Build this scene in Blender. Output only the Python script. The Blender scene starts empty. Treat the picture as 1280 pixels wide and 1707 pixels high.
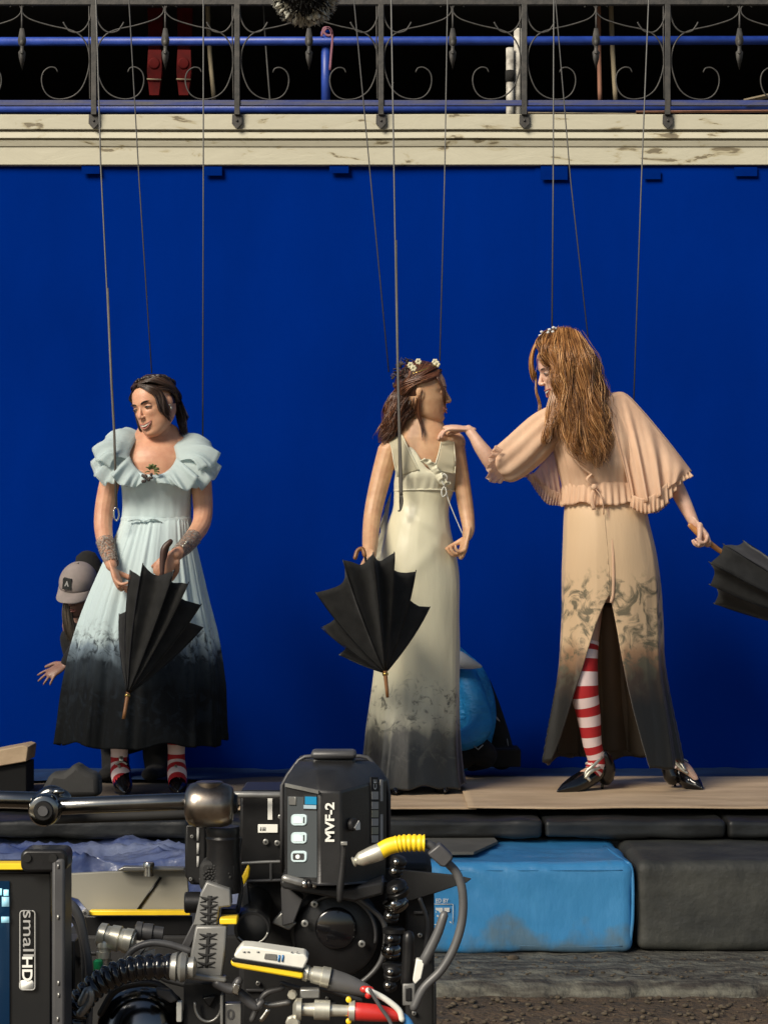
import bpy, bmesh, math, random
import numpy as np
from mathutils import Vector, Matrix, noise as mnoise

# ------------------------------------------------------------------ camera, world, sun, exposure
SC = bpy.context.scene
COL = SC.collection
F, HX, HY, ZC = 3600.0, 640.0, 950.0, 0.92        # focal length in pixels, principal column, horizon row, eye height
cam = bpy.data.cameras.new("camera")
camo = bpy.data.objects.new("camera", cam)
COL.objects.link(camo)
camo.location = (0, 0, ZC)
camo.rotation_euler = (math.pi / 2, 0, 0)
cam.sensor_fit = 'HORIZONTAL'
cam.sensor_width = 36.0
cam.lens = 36.0 * F / 1280.0
cam.shift_y = (HY - 853.5) / 1280.0
cam.clip_end = 300
cam.clip_start = 0.05
SC.camera = camo

SUN_EL, SUN_AZ = math.radians(34.5), math.radians(39)     # light comes from the front, left of the camera
w = bpy.data.worlds.new("World")
SC.world = w
w.use_nodes = True
nt = w.node_tree
sky = nt.nodes.new('ShaderNodeTexSky')
sky.sky_type = 'NISHITA'
sky.sun_disc = False
sky.sun_elevation = SUN_EL
sky.sun_rotation = math.pi + SUN_AZ
nt.links.new(sky.outputs[0], nt.nodes['Background'].inputs[0])
nt.nodes['Background'].inputs[1].default_value = 0.060
sl = bpy.data.lights.new("sun", 'SUN')
so = bpy.data.objects.new("sun", sl)
COL.objects.link(so)
ldir = Vector((math.sin(SUN_AZ) * math.cos(SUN_EL), math.cos(SUN_AZ) * math.cos(SUN_EL), -math.sin(SUN_EL)))
so.rotation_euler = ldir.to_track_quat('-Z', 'Y').to_euler()
so.location = (-3, -2, 6)
sl.energy = 4.6
sl.angle = math.radians(28)
sl.color = (1.0, 0.90, 0.75)
SC.view_settings.view_transform = 'Standard'
SC.view_settings.look = 'None'
SC.view_settings.exposure = 0.60
SC.view_settings.gamma = 1.0
SC.view_settings.use_curve_mapping = False
try:
    SC.cycles.max_bounces = 6
    SC.cycles.transparent_max_bounces = 12
except Exception:
    pass

rnd = random.Random(7)
nrs = np.random.RandomState(5)

# ------------------------------------------------------------------ helpers
def P(px, py, d):
    return np.array(((px - HX) / F * d, d, ZC - (py - HY) / F * d))

def PS(seq, d=None):
    return np.array([P(q[0], q[1], (q[2] if len(q) > 2 else d)) for q in seq])

def spl(pts, n):
    """Catmull-Rom through rows of pts, n samples."""
    p = np.asarray(pts, float)
    m = len(p)
    if m == 2:
        t = np.linspace(0, 1, n)[:, None]
        return p[0] * (1 - t) + p[1] * t
    e = np.vstack([2 * p[0] - p[1], p, 2 * p[-1] - p[-2]])
    u = np.linspace(0, m - 1, n)
    i = np.minimum(u.astype(int), m - 2)
    f = (u - i)[:, None]
    a, b, c, d_ = e[i], e[i + 1], e[i + 2], e[i + 3]
    return 0.5 * ((2 * b) + (-a + c) * f + (2 * a - 5 * b + 4 * c - d_) * f ** 2 + (-a + 3 * b - 3 * c + d_) * f ** 3)

def nrm(v):
    v = np.asarray(v, float)
    return v / (np.linalg.norm(v) + 1e-12)

class MB:
    def __init__(s):
        s.v, s.f, s.m, s.n = [], [], [], 0
    def add(s, v, f, mat=0):
        v = np.asarray(v, float)
        s.v.append(v)
        o = s.n
        s.f.extend([tuple(int(i) + o for i in q) for q in f])
        s.m.extend([mat] * len(f) if isinstance(mat, int) else list(mat))
        s.n += len(v)
        return s
    def grid(s, G, closed=False, mat=0, flip=False):
        """G: rows x cols x 3. mat may be a function of row index."""
        r, c = G.shape[:2]
        fs, ms = [], []
        for i in range(r - 1):
            mi = mat(i) if callable(mat) else mat
            for j in range(c if closed else c - 1):
                k = (j + 1) % c
                q = (i * c + j, i * c + k, (i + 1) * c + k, (i + 1) * c + j)
                fs.append(q[::-1] if flip else q)
                ms.append(mi)
        s.add(G.reshape(-1, 3), fs, ms)
        return s
    def tube(s, pts, r, n=10, k=None, flat=1.0, up=None, cap=True, mat=0, rnd_end=False):
        """Tube along pts (splined to k samples) with radii r; flat squashes along the 'up' axis."""
        pts = np.asarray(pts, float)
        r = np.atleast_1d(np.asarray(r, float))
        if len(r) == 1: r = np.repeat(r, len(pts))
        if k:
            r = spl(r[:, None], k)[:, 0] if len(r) == len(pts) else np.interp(np.linspace(0, 1, k), np.linspace(0, 1, len(r)), r)
            pts = spl(pts, k)
        if rnd_end:
            t0, t1 = nrm(pts[0] - pts[1]), nrm(pts[-1] - pts[-2])
            a0 = [pts[0] + t0 * r[0] * q for q in (.95, .7)]
            a1 = [pts[-1] + t1 * r[-1] * q for q in (.7, .95)]
            pts = np.vstack([a0, pts, a1])
            r = np.concatenate([[r[0] * .3, r[0] * .72], r, [r[-1] * .72, r[-1] * .3]])
        T = np.gradient(pts, axis=0)
        T /= np.linalg.norm(T, axis=1)[:, None] + 1e-12
        U = []
        u = np.array(up, float) if up is not None else (np.array((0, 0, 1.)) if abs(T[0][2]) < .9 else np.array((0, 1., 0)))
        for t in T:
            if up is not None: u = np.array(up, float)
            u = u - t * np.dot(u, t)
            u = nrm(u)
            U.append(u)
        U = np.array(U)
        W = np.cross(T, U)
        a = np.linspace(0, 2 * math.pi, n, endpoint=False)
        G = pts[:, None, :] + r[:, None, None] * (np.cos(a)[None, :, None] * W[:, None, :] + flat * np.sin(a)[None, :, None] * U[:, None, :])
        o = s.n
        s.grid(G, closed=True, mat=mat)
        if cap:
            m0 = mat(0) if callable(mat) else mat
            m1 = mat(len(pts) - 2) if callable(mat) else mat
            s.f.append(tuple(o + i for i in range(n))[::-1]); s.m.append(m0)
            b = o + (len(pts) - 1) * n
            s.f.append(tuple(b + i for i in range(n))); s.m.append(m1)
        return s
    def ell(s, c, r, R=None, n=14, mat=0):
        c = np.asarray(c, float); r = np.atleast_1d(np.asarray(r, float))
        if len(r) == 1: r = np.repeat(r, 3)
        h = max(6, n * 2 // 3)
        ph = np.linspace(0, math.pi, h + 1)[1:-1]
        th = np.linspace(0, 2 * math.pi, n, endpoint=False)
        G = np.stack([np.sin(ph)[:, None] * np.cos(th)[None], np.sin(ph)[:, None] * np.sin(th)[None], np.repeat(np.cos(ph)[:, None], n, 1)], -1)
        v = np.vstack([G.reshape(-1, 3), [[0, 0, 1], [0, 0, -1]]]) * r
        if R is not None: v = v @ np.asarray(R).T
        v = v + c
        fs = []
        for i in range(len(ph) - 1):
            for j in range(n):
                k = (j + 1) % n
                fs.append((i * n + j, (i + 1) * n + j, (i + 1) * n + k, i * n + k))
        L = len(ph) * n
        for j in range(n):
            k = (j + 1) % n
            fs.append((j, k, L)); fs.append(((len(ph) - 1) * n + k, (len(ph) - 1) * n + j, L + 1))
        s.add(v, fs, mat)
        return s
    def prism(s, poly, axis_vec, mat=0):
        """closed polygon (n x 3) extruded by axis_vec"""
        p = np.asarray(poly, float); n = len(p); a = np.asarray(axis_vec, float)
        nn = np.zeros(3)
        for i in range(n): nn += np.cross(p[i] - p[0], p[(i + 1) % n] - p[0])
        fs = [tuple(range(n)), tuple(range(2 * n - 1, n - 1, -1))]
        fs += [(i, i + n, (i + 1) % n + n, (i + 1) % n) for i in range(n)]
        if np.dot(nn, a) > 0: fs = [q[::-1] for q in fs]
        s.add(np.vstack([p, p + a]), fs, mat)
        return s
    def box(s, x0, x1, y0, y1, z0, z1, mat=0):
        return s.prism([(x0, y0, z0), (x1, y0, z0), (x1, y0, z1), (x0, y0, z1)], (0, y1 - y0, 0), mat)
    def lathe(s, prof, c, axis, n=24, mat=0, up=None):
        """prof: list of (distance along axis, radius)"""
        c = np.asarray(c, float); ax = nrm(axis)
        pts = np.array([c + ax * q[0] for q in prof])
        r = [max(q[1], 1e-5) for q in prof]
        u = np.array((0, 0, 1.)) if abs(ax[2]) < .9 else np.array((1., 0, 0))
        u = nrm(u - ax * np.dot(u, ax)); wv = np.cross(ax, u)
        a = np.linspace(0, 2 * math.pi, n, endpoint=False)
        G = pts[:, None, :] + np.array(r)[:, None, None] * (np.cos(a)[None, :, None] * wv + np.sin(a)[None, :, None] * u)
        o = s.n
        s.grid(G, closed=True, mat=mat)
        m0 = mat(0) if callable(mat) else mat
        m1 = mat(len(prof) - 2) if callable(mat) else mat
        s.f.append(tuple(o + i for i in range(n))[::-1]); s.m.append(m0)
        b = o + (len(prof) - 1) * n
        s.f.append(tuple(b + i for i in range(n))); s.m.append(m1)
        return s
    def mesh(s, name, off=(0, 0, 0)):
        me = bpy.data.meshes.new(name)
        v = np.vstack(s.v) - np.asarray(off, float)
        me.from_pydata(v.tolist(), [], s.f)
        me.polygons.foreach_set('material_index', s.m)
        return me

def loc_of(root):
    o = root; L = np.zeros(3)
    while o is not None:
        L = L + np.array(o.location); o = o.parent
    return L

def tag(o, label=None, cat=None, group=None, kind=None):
    if label: o['label'] = label
    if cat: o['category'] = cat
    if group: o['group'] = group
    if kind: o['kind'] = kind
    return o

def obj(name, mb, mats, parent=None, smooth=True, bevel=0, seg=2, solid=0, subd=0, origin=None, label=None, ang=None):
    if not isinstance(mats, (list, tuple)): mats = [mats]
    base = loc_of(parent) if parent is not None else (np.zeros(3) if origin is None else np.asarray(origin, float))
    me = mb.mesh(name, base)
    for m in mats: me.materials.append(m)
    o = bpy.data.objects.new(name, me)
    COL.objects.link(o)
    if parent is not None: o.parent = parent
    elif origin is not None: o.location = origin
    if smooth:
        me.polygons.foreach_set('use_smooth', [True] * len(me.polygons))
        if ang is not None or bevel:
            try: me.set_sharp_from_angle(angle=math.radians(ang or 40))
            except Exception: pass
    if solid:
        md = o.modifiers.new('s', 'SOLIDIFY'); md.thickness = solid; md.offset = 0
    if bevel:
        md = o.modifiers.new('b', 'BEVEL'); md.width = bevel; md.segments = seg; md.limit_method = 'ANGLE'; md.angle_limit = math.radians(35)
    if subd:
        md = o.modifiers.new('u', 'SUBSURF'); md.levels = subd; md.render_levels = subd
    if label: o['label'] = label
    return o

def thing(name, loc, label, cat, group=None):
    o = bpy.data.objects.new(name, None)
    COL.objects.link(o)
    o.location = loc
    o.empty_display_size = .1
    return tag(o, label, cat, group)

def voxel(mb, name, mats, parent, size=.0035, smooth=3, dec=None, tight=False):
    """union of all closed shapes in mb as one continuous skin"""
    base = loc_of(parent)
    me = mb.mesh(name + '_raw', base)
    tmp = bpy.data.objects.new(name + '_raw', me)
    COL.objects.link(tmp)
    r = tmp.modifiers.new('r', 'REMESH'); r.mode = 'VOXEL'; r.voxel_size = size; r.use_smooth_shade = True
    sm = tmp.modifiers.new('m', 'SMOOTH'); sm.factor = .5; sm.iterations = smooth
    if dec:
        dd = tmp.modifiers.new('d', 'DECIMATE'); dd.ratio = dec
    dg = bpy.context.evaluated_depsgraph_get()
    out = bpy.data.meshes.new_from_object(tmp.evaluated_get(dg))
    out.name = name
    bpy.data.objects.remove(tmp)
    bpy.data.meshes.remove(me)
    out.materials.clear()
    for m in (mats if isinstance(mats, (list, tuple)) else [mats]): out.materials.append(m)
    out.polygons.foreach_set('use_smooth', [True] * len(out.polygons))
    o = bpy.data.objects.new(name, out)
    COL.objects.link(o)
    o.parent = parent
    return o

# ------------------------------------------------------------------ materials
def newmat(name):
    m = bpy.data.materials.new(name); m.use_nodes = True
    return m, m.node_tree, m.node_tree.nodes['Principled BSDF']

def rgb(c): return (c[0], c[1], c[2], 1)

def mat(name, c, rough=.6, metal=0, c2=None, ns=8, nd=4, bump=0, bs=60, bd=.003, spec=.5, sss=0, alpha=1, stretch=None, ramp=(.35, .65), emit=None, es=0, coat=0, sheen=0, bstretch=None, trans=0):
    m, t, b = newmat(name)
    N, L = t.nodes, t.links
    b.inputs['Base Color'].default_value = rgb(c)
    b.inputs['Roughness'].default_value = rough
    b.inputs['Metallic'].default_value = metal
    b.inputs['Specular IOR Level'].default_value = spec
    b.inputs['Coat Weight'].default_value = coat
    b.inputs['Sheen Weight'].default_value = sheen
    if sss:
        b.inputs['Subsurface Weight'].default_value = sss
        b.inputs['Subsurface Radius'].default_value = (.012, .005, .003)
        b.inputs['Subsurface Scale'].default_value = 1
    tc = N.new('ShaderNodeTexCoord')
    if c2 is not None:
        mp = N.new('ShaderNodeMapping'); L.new(tc.outputs['Object'], mp.inputs[0])
        if stretch: mp.inputs['Scale'].default_value = stretch
        n = N.new('ShaderNodeTexNoise'); n.inputs['Scale'].default_value = ns; n.inputs['Detail'].default_value = nd
        L.new(mp.outputs[0], n.inputs[0])
        r = N.new('ShaderNodeValToRGB')
        r.color_ramp.elements[0].position, r.color_ramp.elements[1].position = ramp
        r.color_ramp.elements[0].color = rgb(c); r.color_ramp.elements[1].color = rgb(c2)
        L.new(n.outputs[0], r.inputs[0]); L.new(r.outputs[0], b.inputs['Base Color'])
    if bump:
        mp = N.new('ShaderNodeMapping'); L.new(tc.outputs['Object'], mp.inputs[0])
        if bstretch: mp.inputs['Scale'].default_value = bstretch
        n = N.new('ShaderNodeTexNoise'); n.inputs['Scale'].default_value = bs; n.inputs['Detail'].default_value = 6
        L.new(mp.outputs[0], n.inputs[0])
        bp = N.new('ShaderNodeBump'); bp.inputs['Strength'].default_value = bump; bp.inputs['Distance'].default_value = bd
        L.new(n.outputs[0], bp.inputs['Height']); L.new(bp.outputs[0], b.inputs['Normal'])
    if alpha < 1: b.inputs['Alpha'].default_value = alpha
    if emit:
        b.inputs['Emission Color'].default_value = rgb(emit); b.inputs['Emission Strength'].default_value = es
    if trans:
        # thin cloth that lets some light through
        tr = N.new('ShaderNodeBsdfTranslucent'); mx = N.new('ShaderNodeMixShader'); mx.inputs[0].default_value = trans
        out = N['Material Output']
        tr.inputs[0].default_value = rgb(c)
        L.new(b.outputs[0], mx.inputs[1]); L.new(tr.outputs[0], mx.inputs[2]); L.new(mx.outputs[0], out.inputs[0])
    return m

def dyed(name, stops, z0, z1, dist=.12, dscale=9, rough=.6, vein=None, satin=0, weave=True, spec=.4, trans=0):
    """cloth dyed in bands of height: stops = [(z, colour)], ragged by noise; vein=(zlo, zhi, colour, scale, thresh)"""
    m, t, b = newmat(name)
    N, L = t.nodes, t.links
    tc = N.new('ShaderNodeTexCoord')
    sx = N.new('ShaderNodeSeparateXYZ'); L.new(tc.outputs['Object'], sx.inputs[0])
    mp = N.new('ShaderNodeMapping'); mp.inputs['Scale'].default_value = (1, 1, .38); L.new(tc.outputs['Object'], mp.inputs[0])
    n = N.new('ShaderNodeTexNoise'); n.inputs['Scale'].default_value = dscale; n.inputs['Detail'].default_value = 8; n.inputs['Distortion'].default_value = 1.0
    L.new(mp.outputs[0], n.inputs[0])
    a = N.new('ShaderNodeMath'); a.operation = 'MULTIPLY_ADD'; L.new(n.outputs[0], a.inputs[0]); a.inputs[1].default_value = dist * 2; a.inputs[2].default_value = -dist
    ad = N.new('ShaderNodeMath'); ad.operation = 'ADD'; L.new(a.outputs[0], ad.inputs[0]); L.new(sx.outputs[2], ad.inputs[1])
    mr = N.new('ShaderNodeMapRange'); mr.inputs[1].default_value = z0; mr.inputs[2].default_value = z1; L.new(ad.outputs[0], mr.inputs[0])
    r = N.new('ShaderNodeValToRGB'); cr = r.color_ramp
    while len(cr.elements) < len(stops): cr.elements.new(.5)
    for e, (z, c) in zip(cr.elements, stops):
        e.position = (z - z0) / (z1 - z0); e.color = rgb(c)
    L.new(mr.outputs[0], r.inputs[0])
    last = r.outputs[0]
    if vein:
        zlo, zhi, vc, vs, th = vein
        n2 = N.new('ShaderNodeTexNoise'); n2.inputs['Scale'].default_value = vs; n2.inputs['Detail'].default_value = 9; n2.inputs['Distortion'].default_value = 1.4; n2.inputs['Roughness'].default_value = .62
        L.new(tc.outputs['Object'], n2.inputs[0])
        c2 = N.new('ShaderNodeMapRange'); c2.inputs[1].default_value = th; c2.inputs[2].default_value = th + .12; c2.inputs[4].default_value = .85; L.new(n2.outputs[0], c2.inputs[0])
        zl = N.new('ShaderNodeMapRange'); zl.inputs[1].default_value = zhi + .03; zl.inputs[2].default_value = zhi - .05; L.new(ad.outputs[0], zl.inputs[0])
        zh = N.new('ShaderNodeMapRange'); zh.inputs[1].default_value = zlo - .05; zh.inputs[2].default_value = zlo + .05; L.new(ad.outputs[0], zh.inputs[0])
        m1 = N.new('ShaderNodeMath'); m1.operation = 'MULTIPLY'; L.new(c2.outputs[0], m1.inputs[0]); L.new(zl.outputs[0], m1.inputs[1])
        m2 = N.new('ShaderNodeMath'); m2.operation = 'MULTIPLY'; L.new(m1.outputs[0], m2.inputs[0]); L.new(zh.outputs[0], m2.inputs[1])
        mx = N.new('ShaderNodeMix'); mx.data_type = 'RGBA'; L.new(m2.outputs[0], mx.inputs[0]); L.new(last, mx.inputs[6]); mx.inputs[7].default_value = rgb(vc)
        last = mx.outputs[2]
    L.new(last, b.inputs['Base Color'])
    b.inputs['Roughness'].default_value = rough
    b.inputs['Specular IOR Level'].default_value = spec
    if satin:
        b.inputs['Sheen Weight'].default_value = satin
        b.inputs['Sheen Roughness'].default_value = .4
    n3 = N.new('ShaderNodeTexNoise'); n3.inputs['Scale'].default_value = 35; n3.inputs['Detail'].default_value = 5
    mp3 = N.new('ShaderNodeMapping'); mp3.inputs['Scale'].default_value = (1, 1, .25); L.new(tc.outputs['Object'], mp3.inputs[0]); L.new(mp3.outputs[0], n3.inputs[0])
    bp = N.new('ShaderNodeBump'); bp.inputs['Strength'].default_value = .5; bp.inputs['Distance'].default_value = .004
    L.new(n3.outputs[0], bp.inputs['Height']); L.new(bp.outputs[0], b.inputs['Normal'])
    if trans:
        tr = N.new('ShaderNodeBsdfTranslucent'); mxs = N.new('ShaderNodeMixShader'); mxs.inputs[0].default_value = trans
        L.new(last, tr.inputs[0]); L.new(b.outputs[0], mxs.inputs[1]); L.new(tr.outputs[0], mxs.inputs[2]); L.new(mxs.outputs[0], N['Material Output'].inputs[0])
    return m

M = {}
M['black'] = mat('black_plastic', (.005, .005, .0055), .36, spec=.32, c2=(.009, .009, .0095), ns=30, bump=.2, bs=300, bd=.0006)
M['blackm'] = mat('black_matte', (.004, .004, .0045), .8, c2=(.008, .008, .0075), ns=20, bump=.3, bs=120, bd=.001)
M['vf'] = mat('charcoal_shell', (.0115, .0115, .012), .42, spec=.35, c2=(.016, .016, .0165), ns=40, bump=.25, bs=500, bd=.0005)
M['dgrey'] = mat('dark_grey_shell', (.034, .034, .036), .45, c2=(.048, .048, .05), ns=30, bump=.15, bs=400, bd=.0004)
M['grey'] = mat('grey_metal', (.18, .18, .175), .35, .6, c2=(.27, .27, .25), ns=25, bump=.2, bs=150, bd=.0008)
M['steel'] = mat('brushed_steel', (.35, .35, .33), .25, 1, c2=(.5, .49, .45), ns=40, bump=.1, bs=200, bd=.0005)
M['chrome'] = mat('dark_chrome', (.12, .12, .12), .16, 1, c2=(.2, .2, .19), ns=10)
M['bronze'] = mat('worn_bronze_metal', (.12, .095, .075), .3, 1, c2=(.36, .32, .27), ns=30, nd=8, bump=.2, bs=90, bd=.0006)
M['silver'] = mat('connector_silver', (.62, .6, .5), .35, .7, c2=(.42, .41, .35), ns=60)
M['yellow'] = mat('yellow_plastic', (.75, .52, .015), .42, c2=(.66, .43, .01), ns=20, bump=.1)
M['white'] = mat('white_plastic', (.62, .62, .56), .45, c2=(.5, .5, .46), ns=30)
M['print'] = mat('white_print', (.62, .62, .58), .6)
M['printg'] = mat('grey_print', (.28, .28, .27), .6)
M['red'] = mat('red_rubber', (.45, .02, .015), .4, c2=(.35, .015, .012), ns=20, coat=.3)
M['green'] = mat('green_plastic', (.01, .3, .1), .45)
M['rubber'] = mat('rubber_cable', (.03, .03, .031), .45, c2=(.05, .05, .05), ns=30)
M['cablegrey'] = mat('grey_cable', (.055, .055, .056), .42, c2=(.08, .08, .08), ns=30)
M['bluecable'] = mat('blue_cable', (.03, .15, .35), .4)
M['panel'] = mat('grey_panel', (.23, .22, .18), .6, c2=(.19, .185, .155), ns=6, bump=.25, bs=25, bd=.002)
M['iron'] = mat('wrought_iron', (.026, .026, .025), .6, .3, c2=(.05, .047, .043), ns=30, bump=.4, bs=80, bd=.002)
M['wire'] = mat('steel_wire', (.11, .11, .105), .5, .4)
M['wired'] = mat('dark_wire', (.05, .05, .048), .6)
M['sheath'] = mat('grey_wire_sheath', (.085, .08, .068), .6, c2=(.11, .10, .085), ns=30)
M['bluepaint'] = mat('blue_painted_pipe', (.007, .03, .2), .45, c2=(.014, .045, .27), ns=15, nd=8, bump=.3, bs=60, bd=.002)
M['bluerail'] = mat('grey_timber_blue_reflection', (.06, .06, .075), .7, c2=(.015, .03, .15), ns=10, nd=8, stretch=(.4, 1, 6), bump=.5, bs=50)  # blue streaks put the blue pipe's reflection into the rail colour
M['redpaint'] = mat('red_strap', (.075, .002, .002), .8, spec=.15, c2=(.045, .002, .002), ns=20)
M['oldwood'] = mat('old_pale_wood', (.26, .22, .14), .8, c2=(.15, .12, .08), ns=12, stretch=(1, 1, .15), bump=.5, bs=60)
M['redwood'] = mat('reddish_wood', (.3, .14, .09), .8, c2=(.18, .09, .06), ns=12, stretch=(1, 1, .15), bump=.5, bs=60)
M['void'] = mat('unlit_depth_black', (.004, .004, .004), .95)  # near-black colour stands in for the darkness of unlit depths
M['tape'] = mat('dark_blue_tape', (.0003, .011, .11), .95, c2=(.0003, .013, .12), ns=20, spec=0)
M['umb'] = mat('black_umbrella_cloth', (.015, .015, .0145), .8, spec=.2, c2=(.023, .023, .022), ns=25, bump=.35, bs=250, bd=.0012, sheen=.1)
M['umbwood'] = mat('varnished_umbrella_wood', (.28, .12, .035), .4, c2=(.17, .07, .02), ns=15, stretch=(1, 1, .2))
M['umbwood2'] = mat('orange_umbrella_wood', (.55, .25, .08), .4, c2=(.42, .18, .06), ns=15)
M['brass'] = mat('brass', (.6, .42, .12), .3, 1)
M['patent'] = mat('black_patent_leather', (.004, .004, .005), .16, coat=.35)
M['blackcloth'] = mat('black_cloth', (.0035, .0035, .0035), .95, c2=(.007, .0065, .006), ns=20, bump=.5, bs=90)
M['bluejacket'] = mat('blue_jacket_fabric', (.012, .24, .55), .6, c2=(.01, .18, .45), ns=8, bump=1, bs=11, bd=.03, bstretch=(.6, 1, 1.6))
M['whitecloth'] = mat('white_fleece', (.5, .52, .52), .85, bump=.5, bs=80)
M['cap'] = mat('beige_grey_cap', (.21, .18, .165), .85, c2=(.25, .21, .195), ns=20, bump=.3, bs=200, bd=.001)
M['capdark'] = mat('dark_cap_mesh', (.012, .014, .013), .9)
M['hoodie'] = mat('grey_brown_hoodie', (.07, .06, .05), .9, c2=(.05, .045, .04), ns=12, bump=.5, bs=60)
M['furb'] = mat('black_fur', (.008, .008, .008), .85)
M['furw'] = mat('off_white_fur', (.62, .62, .54), .85, c2=(.3, .3, .27), ns=20)
M['pink'] = mat('pink_ribbon', (.16, .06, .085), .7)
def skinmat(name, c, c2):
    m = mat(name, c, .46, c2=c2, ns=26, nd=9, bump=.35, bs=160, bd=.0012, sss=.15, spec=.45, ramp=(.3, .7))
    return m
M['skin1'] = skinmat('fair_skin_warm', (.65, .36, .225), (.54, .26, .16))
M['skin2'] = skinmat('fair_skin_golden', (.62, .385, .22), (.51, .28, .155))
M['skin3'] = skinmat('pale_skin_pink', (.66, .43, .32), (.55, .33, .235))
M['skin4'] = skinmat('tanned_skin', (.26, .145, .105), (.21, .115, .085))
M['lip'] = mat('lip', (.40, .15, .115), .4)
M['mouth'] = mat('mouth_inside', (.12, .03, .025), .6)
M['teeth'] = mat('teeth', (.72, .68, .58), .3)
M['eyew'] = mat('eye_white', (.5, .46, .42), .25)
M['iris'] = mat('iris', (.04, .02, .012), .2)
M['brow'] = mat('brow_hair', (.022, .012, .008), .8)
for _n, _c, _d, _e in (('hair1', (.016, .008, .005), (.032, .016, .010), (.07, .036, .022)), ('hair2', (.045, .016, .007), (.105, .038, .017), (.23, .095, .042)), ('hair3', (.10, .038, .010), (.26, .115, .034), (.46, .245, .095))):
    M[_n + 's'] = [mat(_n + _q, _x, .40, c2=tuple(v * 1.35 for v in _x), ns=20, stretch=(1, 1, .4), spec=.6) for _q, _x in (('_dark', _c), ('_mid', _d), ('_light', _e))]
M['hair1'] = mat('dark_brown_hair', (.022, .010, .006), .42, c2=(.05, .024, .014), ns=22, stretch=(1, 1, .4), spec=.6)
M['hair2'] = mat('auburn_brown_hair', (.06, .022, .010), .42, c2=(.13, .05, .02), ns=22, stretch=(1, 1, .4), spec=.6)
M['hair3'] = mat('copper_hair', (.09, .032, .008), .45, c2=(.34, .15, .04), ns=26, stretch=(1, 1, .35), spec=.5)
M['sockr'] = mat('sock_red', (.42, .012, .015), .8, bump=.4, bs=300, bd=.001)
M['sockw'] = mat('sock_pink_white', (.78, .62, .59), .8, bump=.4, bs=300, bd=.001)
M['lace'] = mat('grey_lace', (.40, .35, .30), .85, c2=(.2, .16, .13), ns=120, bump=.8, bs=260, bd=.003)
for _m in (M['lace'],):
    _t = _m.node_tree; _n = _t.nodes.new('ShaderNodeTexNoise'); _n.inputs['Scale'].default_value = 110; _n.inputs['Detail'].default_value = 3
    _c = _t.nodes.new('ShaderNodeTexCoord'); _t.links.new(_c.outputs['Object'], _n.inputs[0])
    _r = _t.nodes.new('ShaderNodeMapRange'); _r.inputs[1].default_value = .46; _r.inputs[2].default_value = .56; _r.inputs[4].default_value = .85; _r.inputs[3].default_value = .1
    _t.links.new(_n.outputs[0], _r.inputs[0]); _t.links.new(_r.outputs[0], _t.nodes['Principled BSDF'].inputs['Alpha'])
M['flowerw'] = mat('cream_petal', (.55, .52, .36), .7)
M['leafg'] = mat('olive_leaf', (.12, .15, .05), .6, c2=(.2, .22, .09), ns=60)
M['leafd'] = mat('dark_berry', (.03, .022, .022), .5, c2=(.09, .07, .06), ns=60)
M['dressw'] = mat('pale_blue_organza', (.62, .74, .75), .7, c2=(.58, .7, .7), ns=10, bump=.3, bs=40, bd=.003, trans=.25)
M['organza'] = mat('sheer_pale_blue_organza', (.66, .76, .76), .7, alpha=.74, trans=.35, bump=.4, bs=50, bd=.004)
M['dress1'] = dyed('pale_blue_gown_dipped_black', [(0, (.005, .0055, .0055)), (.42, (.008, .0095, .011)), (.54, (.03, .04, .05)), (.60, (.20, .26, .31)), (.645, (.56, .68, .69)), (1.2, (.62, .74, .75))], 0, 1.2, .075, 15, .75, vein=(.25, .68, (.015, .02, .026), 17, .49), trans=.12, spec=.12)
M['dress2'] = dyed('cream_satin_gown_dipped_black', [(0, (.008, .008, .0075)), (.16, (.010, .010, .0095)), (.24, (.045, .045, .04)), (.33, (.36, .35, .27)), (.44, (.62, .59, .43)), (1.5, (.69, .65, .46))], 0, 1.5, .085, 12, .38, vein=(.12, .45, (.045, .045, .038), 20, .52), satin=.3, spec=.5)
M['dress3'] = dyed('peach_satin_skirt_dipped_black', [(0, (.007, .0065, .005)), (.38, (.009, .008, .006)), (.48, (.045, .028, .017)), (.57, (.30, .175, .095)), (.63, (.60, .43, .26)), (1.4, (.66, .47, .29))], 0, 1.4, .09, 8, .5, vein=(.46, .90, (.075, .075, .048), 12, .485), satin=.25)
M['lining'] = dyed('dark_brown_skirt_lining', [(0, (.02, .016, .012)), (.3, (.06, .045, .03)), (.7, (.20, .135, .085)), (.95, (.05, .033, .022))], 0, .95, .08, 8, .6)
M['peach'] = mat('peach_chiffon', (.86, .62, .43), .7, c2=(.80, .55, .37), ns=10, bump=.5, bs=50, bd=.004, trans=.3, alpha=.92, bstretch=(1, 1, .4))
M['cape'] = mat('sheer_peach_cape', (.90, .66, .47), .7, c2=(.84, .59, .41), ns=10, bump=.5, bs=50, bd=.004, trans=.3, alpha=.80, bstretch=(1, 1, .4))
M['peachsheer'] = mat('sheer_peach_chiffon', (.84, .60, .44), .7, alpha=.62, trans=.3, bump=.4, bs=40, bd=.003)
M['cream'] = mat('cream_satin', (.68, .65, .49), .36, c2=(.63, .60, .44), ns=8, bump=.3, bs=30, bd=.003, sheen=.2)
M['sheercream'] = mat('sheer_cream_mesh', (.66, .62, .46), .7, alpha=.72, trans=.3)

# ------------------------------------------------------------------ setting
def X(px, d): return (px - HX) / F * d
def Z(py, d): return ZC - (py - HY) / F * d

def pbox(mb, x0, y0, x1, y1, d, th, mat=0):
    return mb.box(X(x0, d), X(x1, d), d, d + th, Z(y1, d), Z(y0, d), mat)

def ppoly(mb, pts, d, th, mat=0):
    return mb.prism([P(q[0], q[1], d) for q in pts], (0, th, 0), mat)

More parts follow.
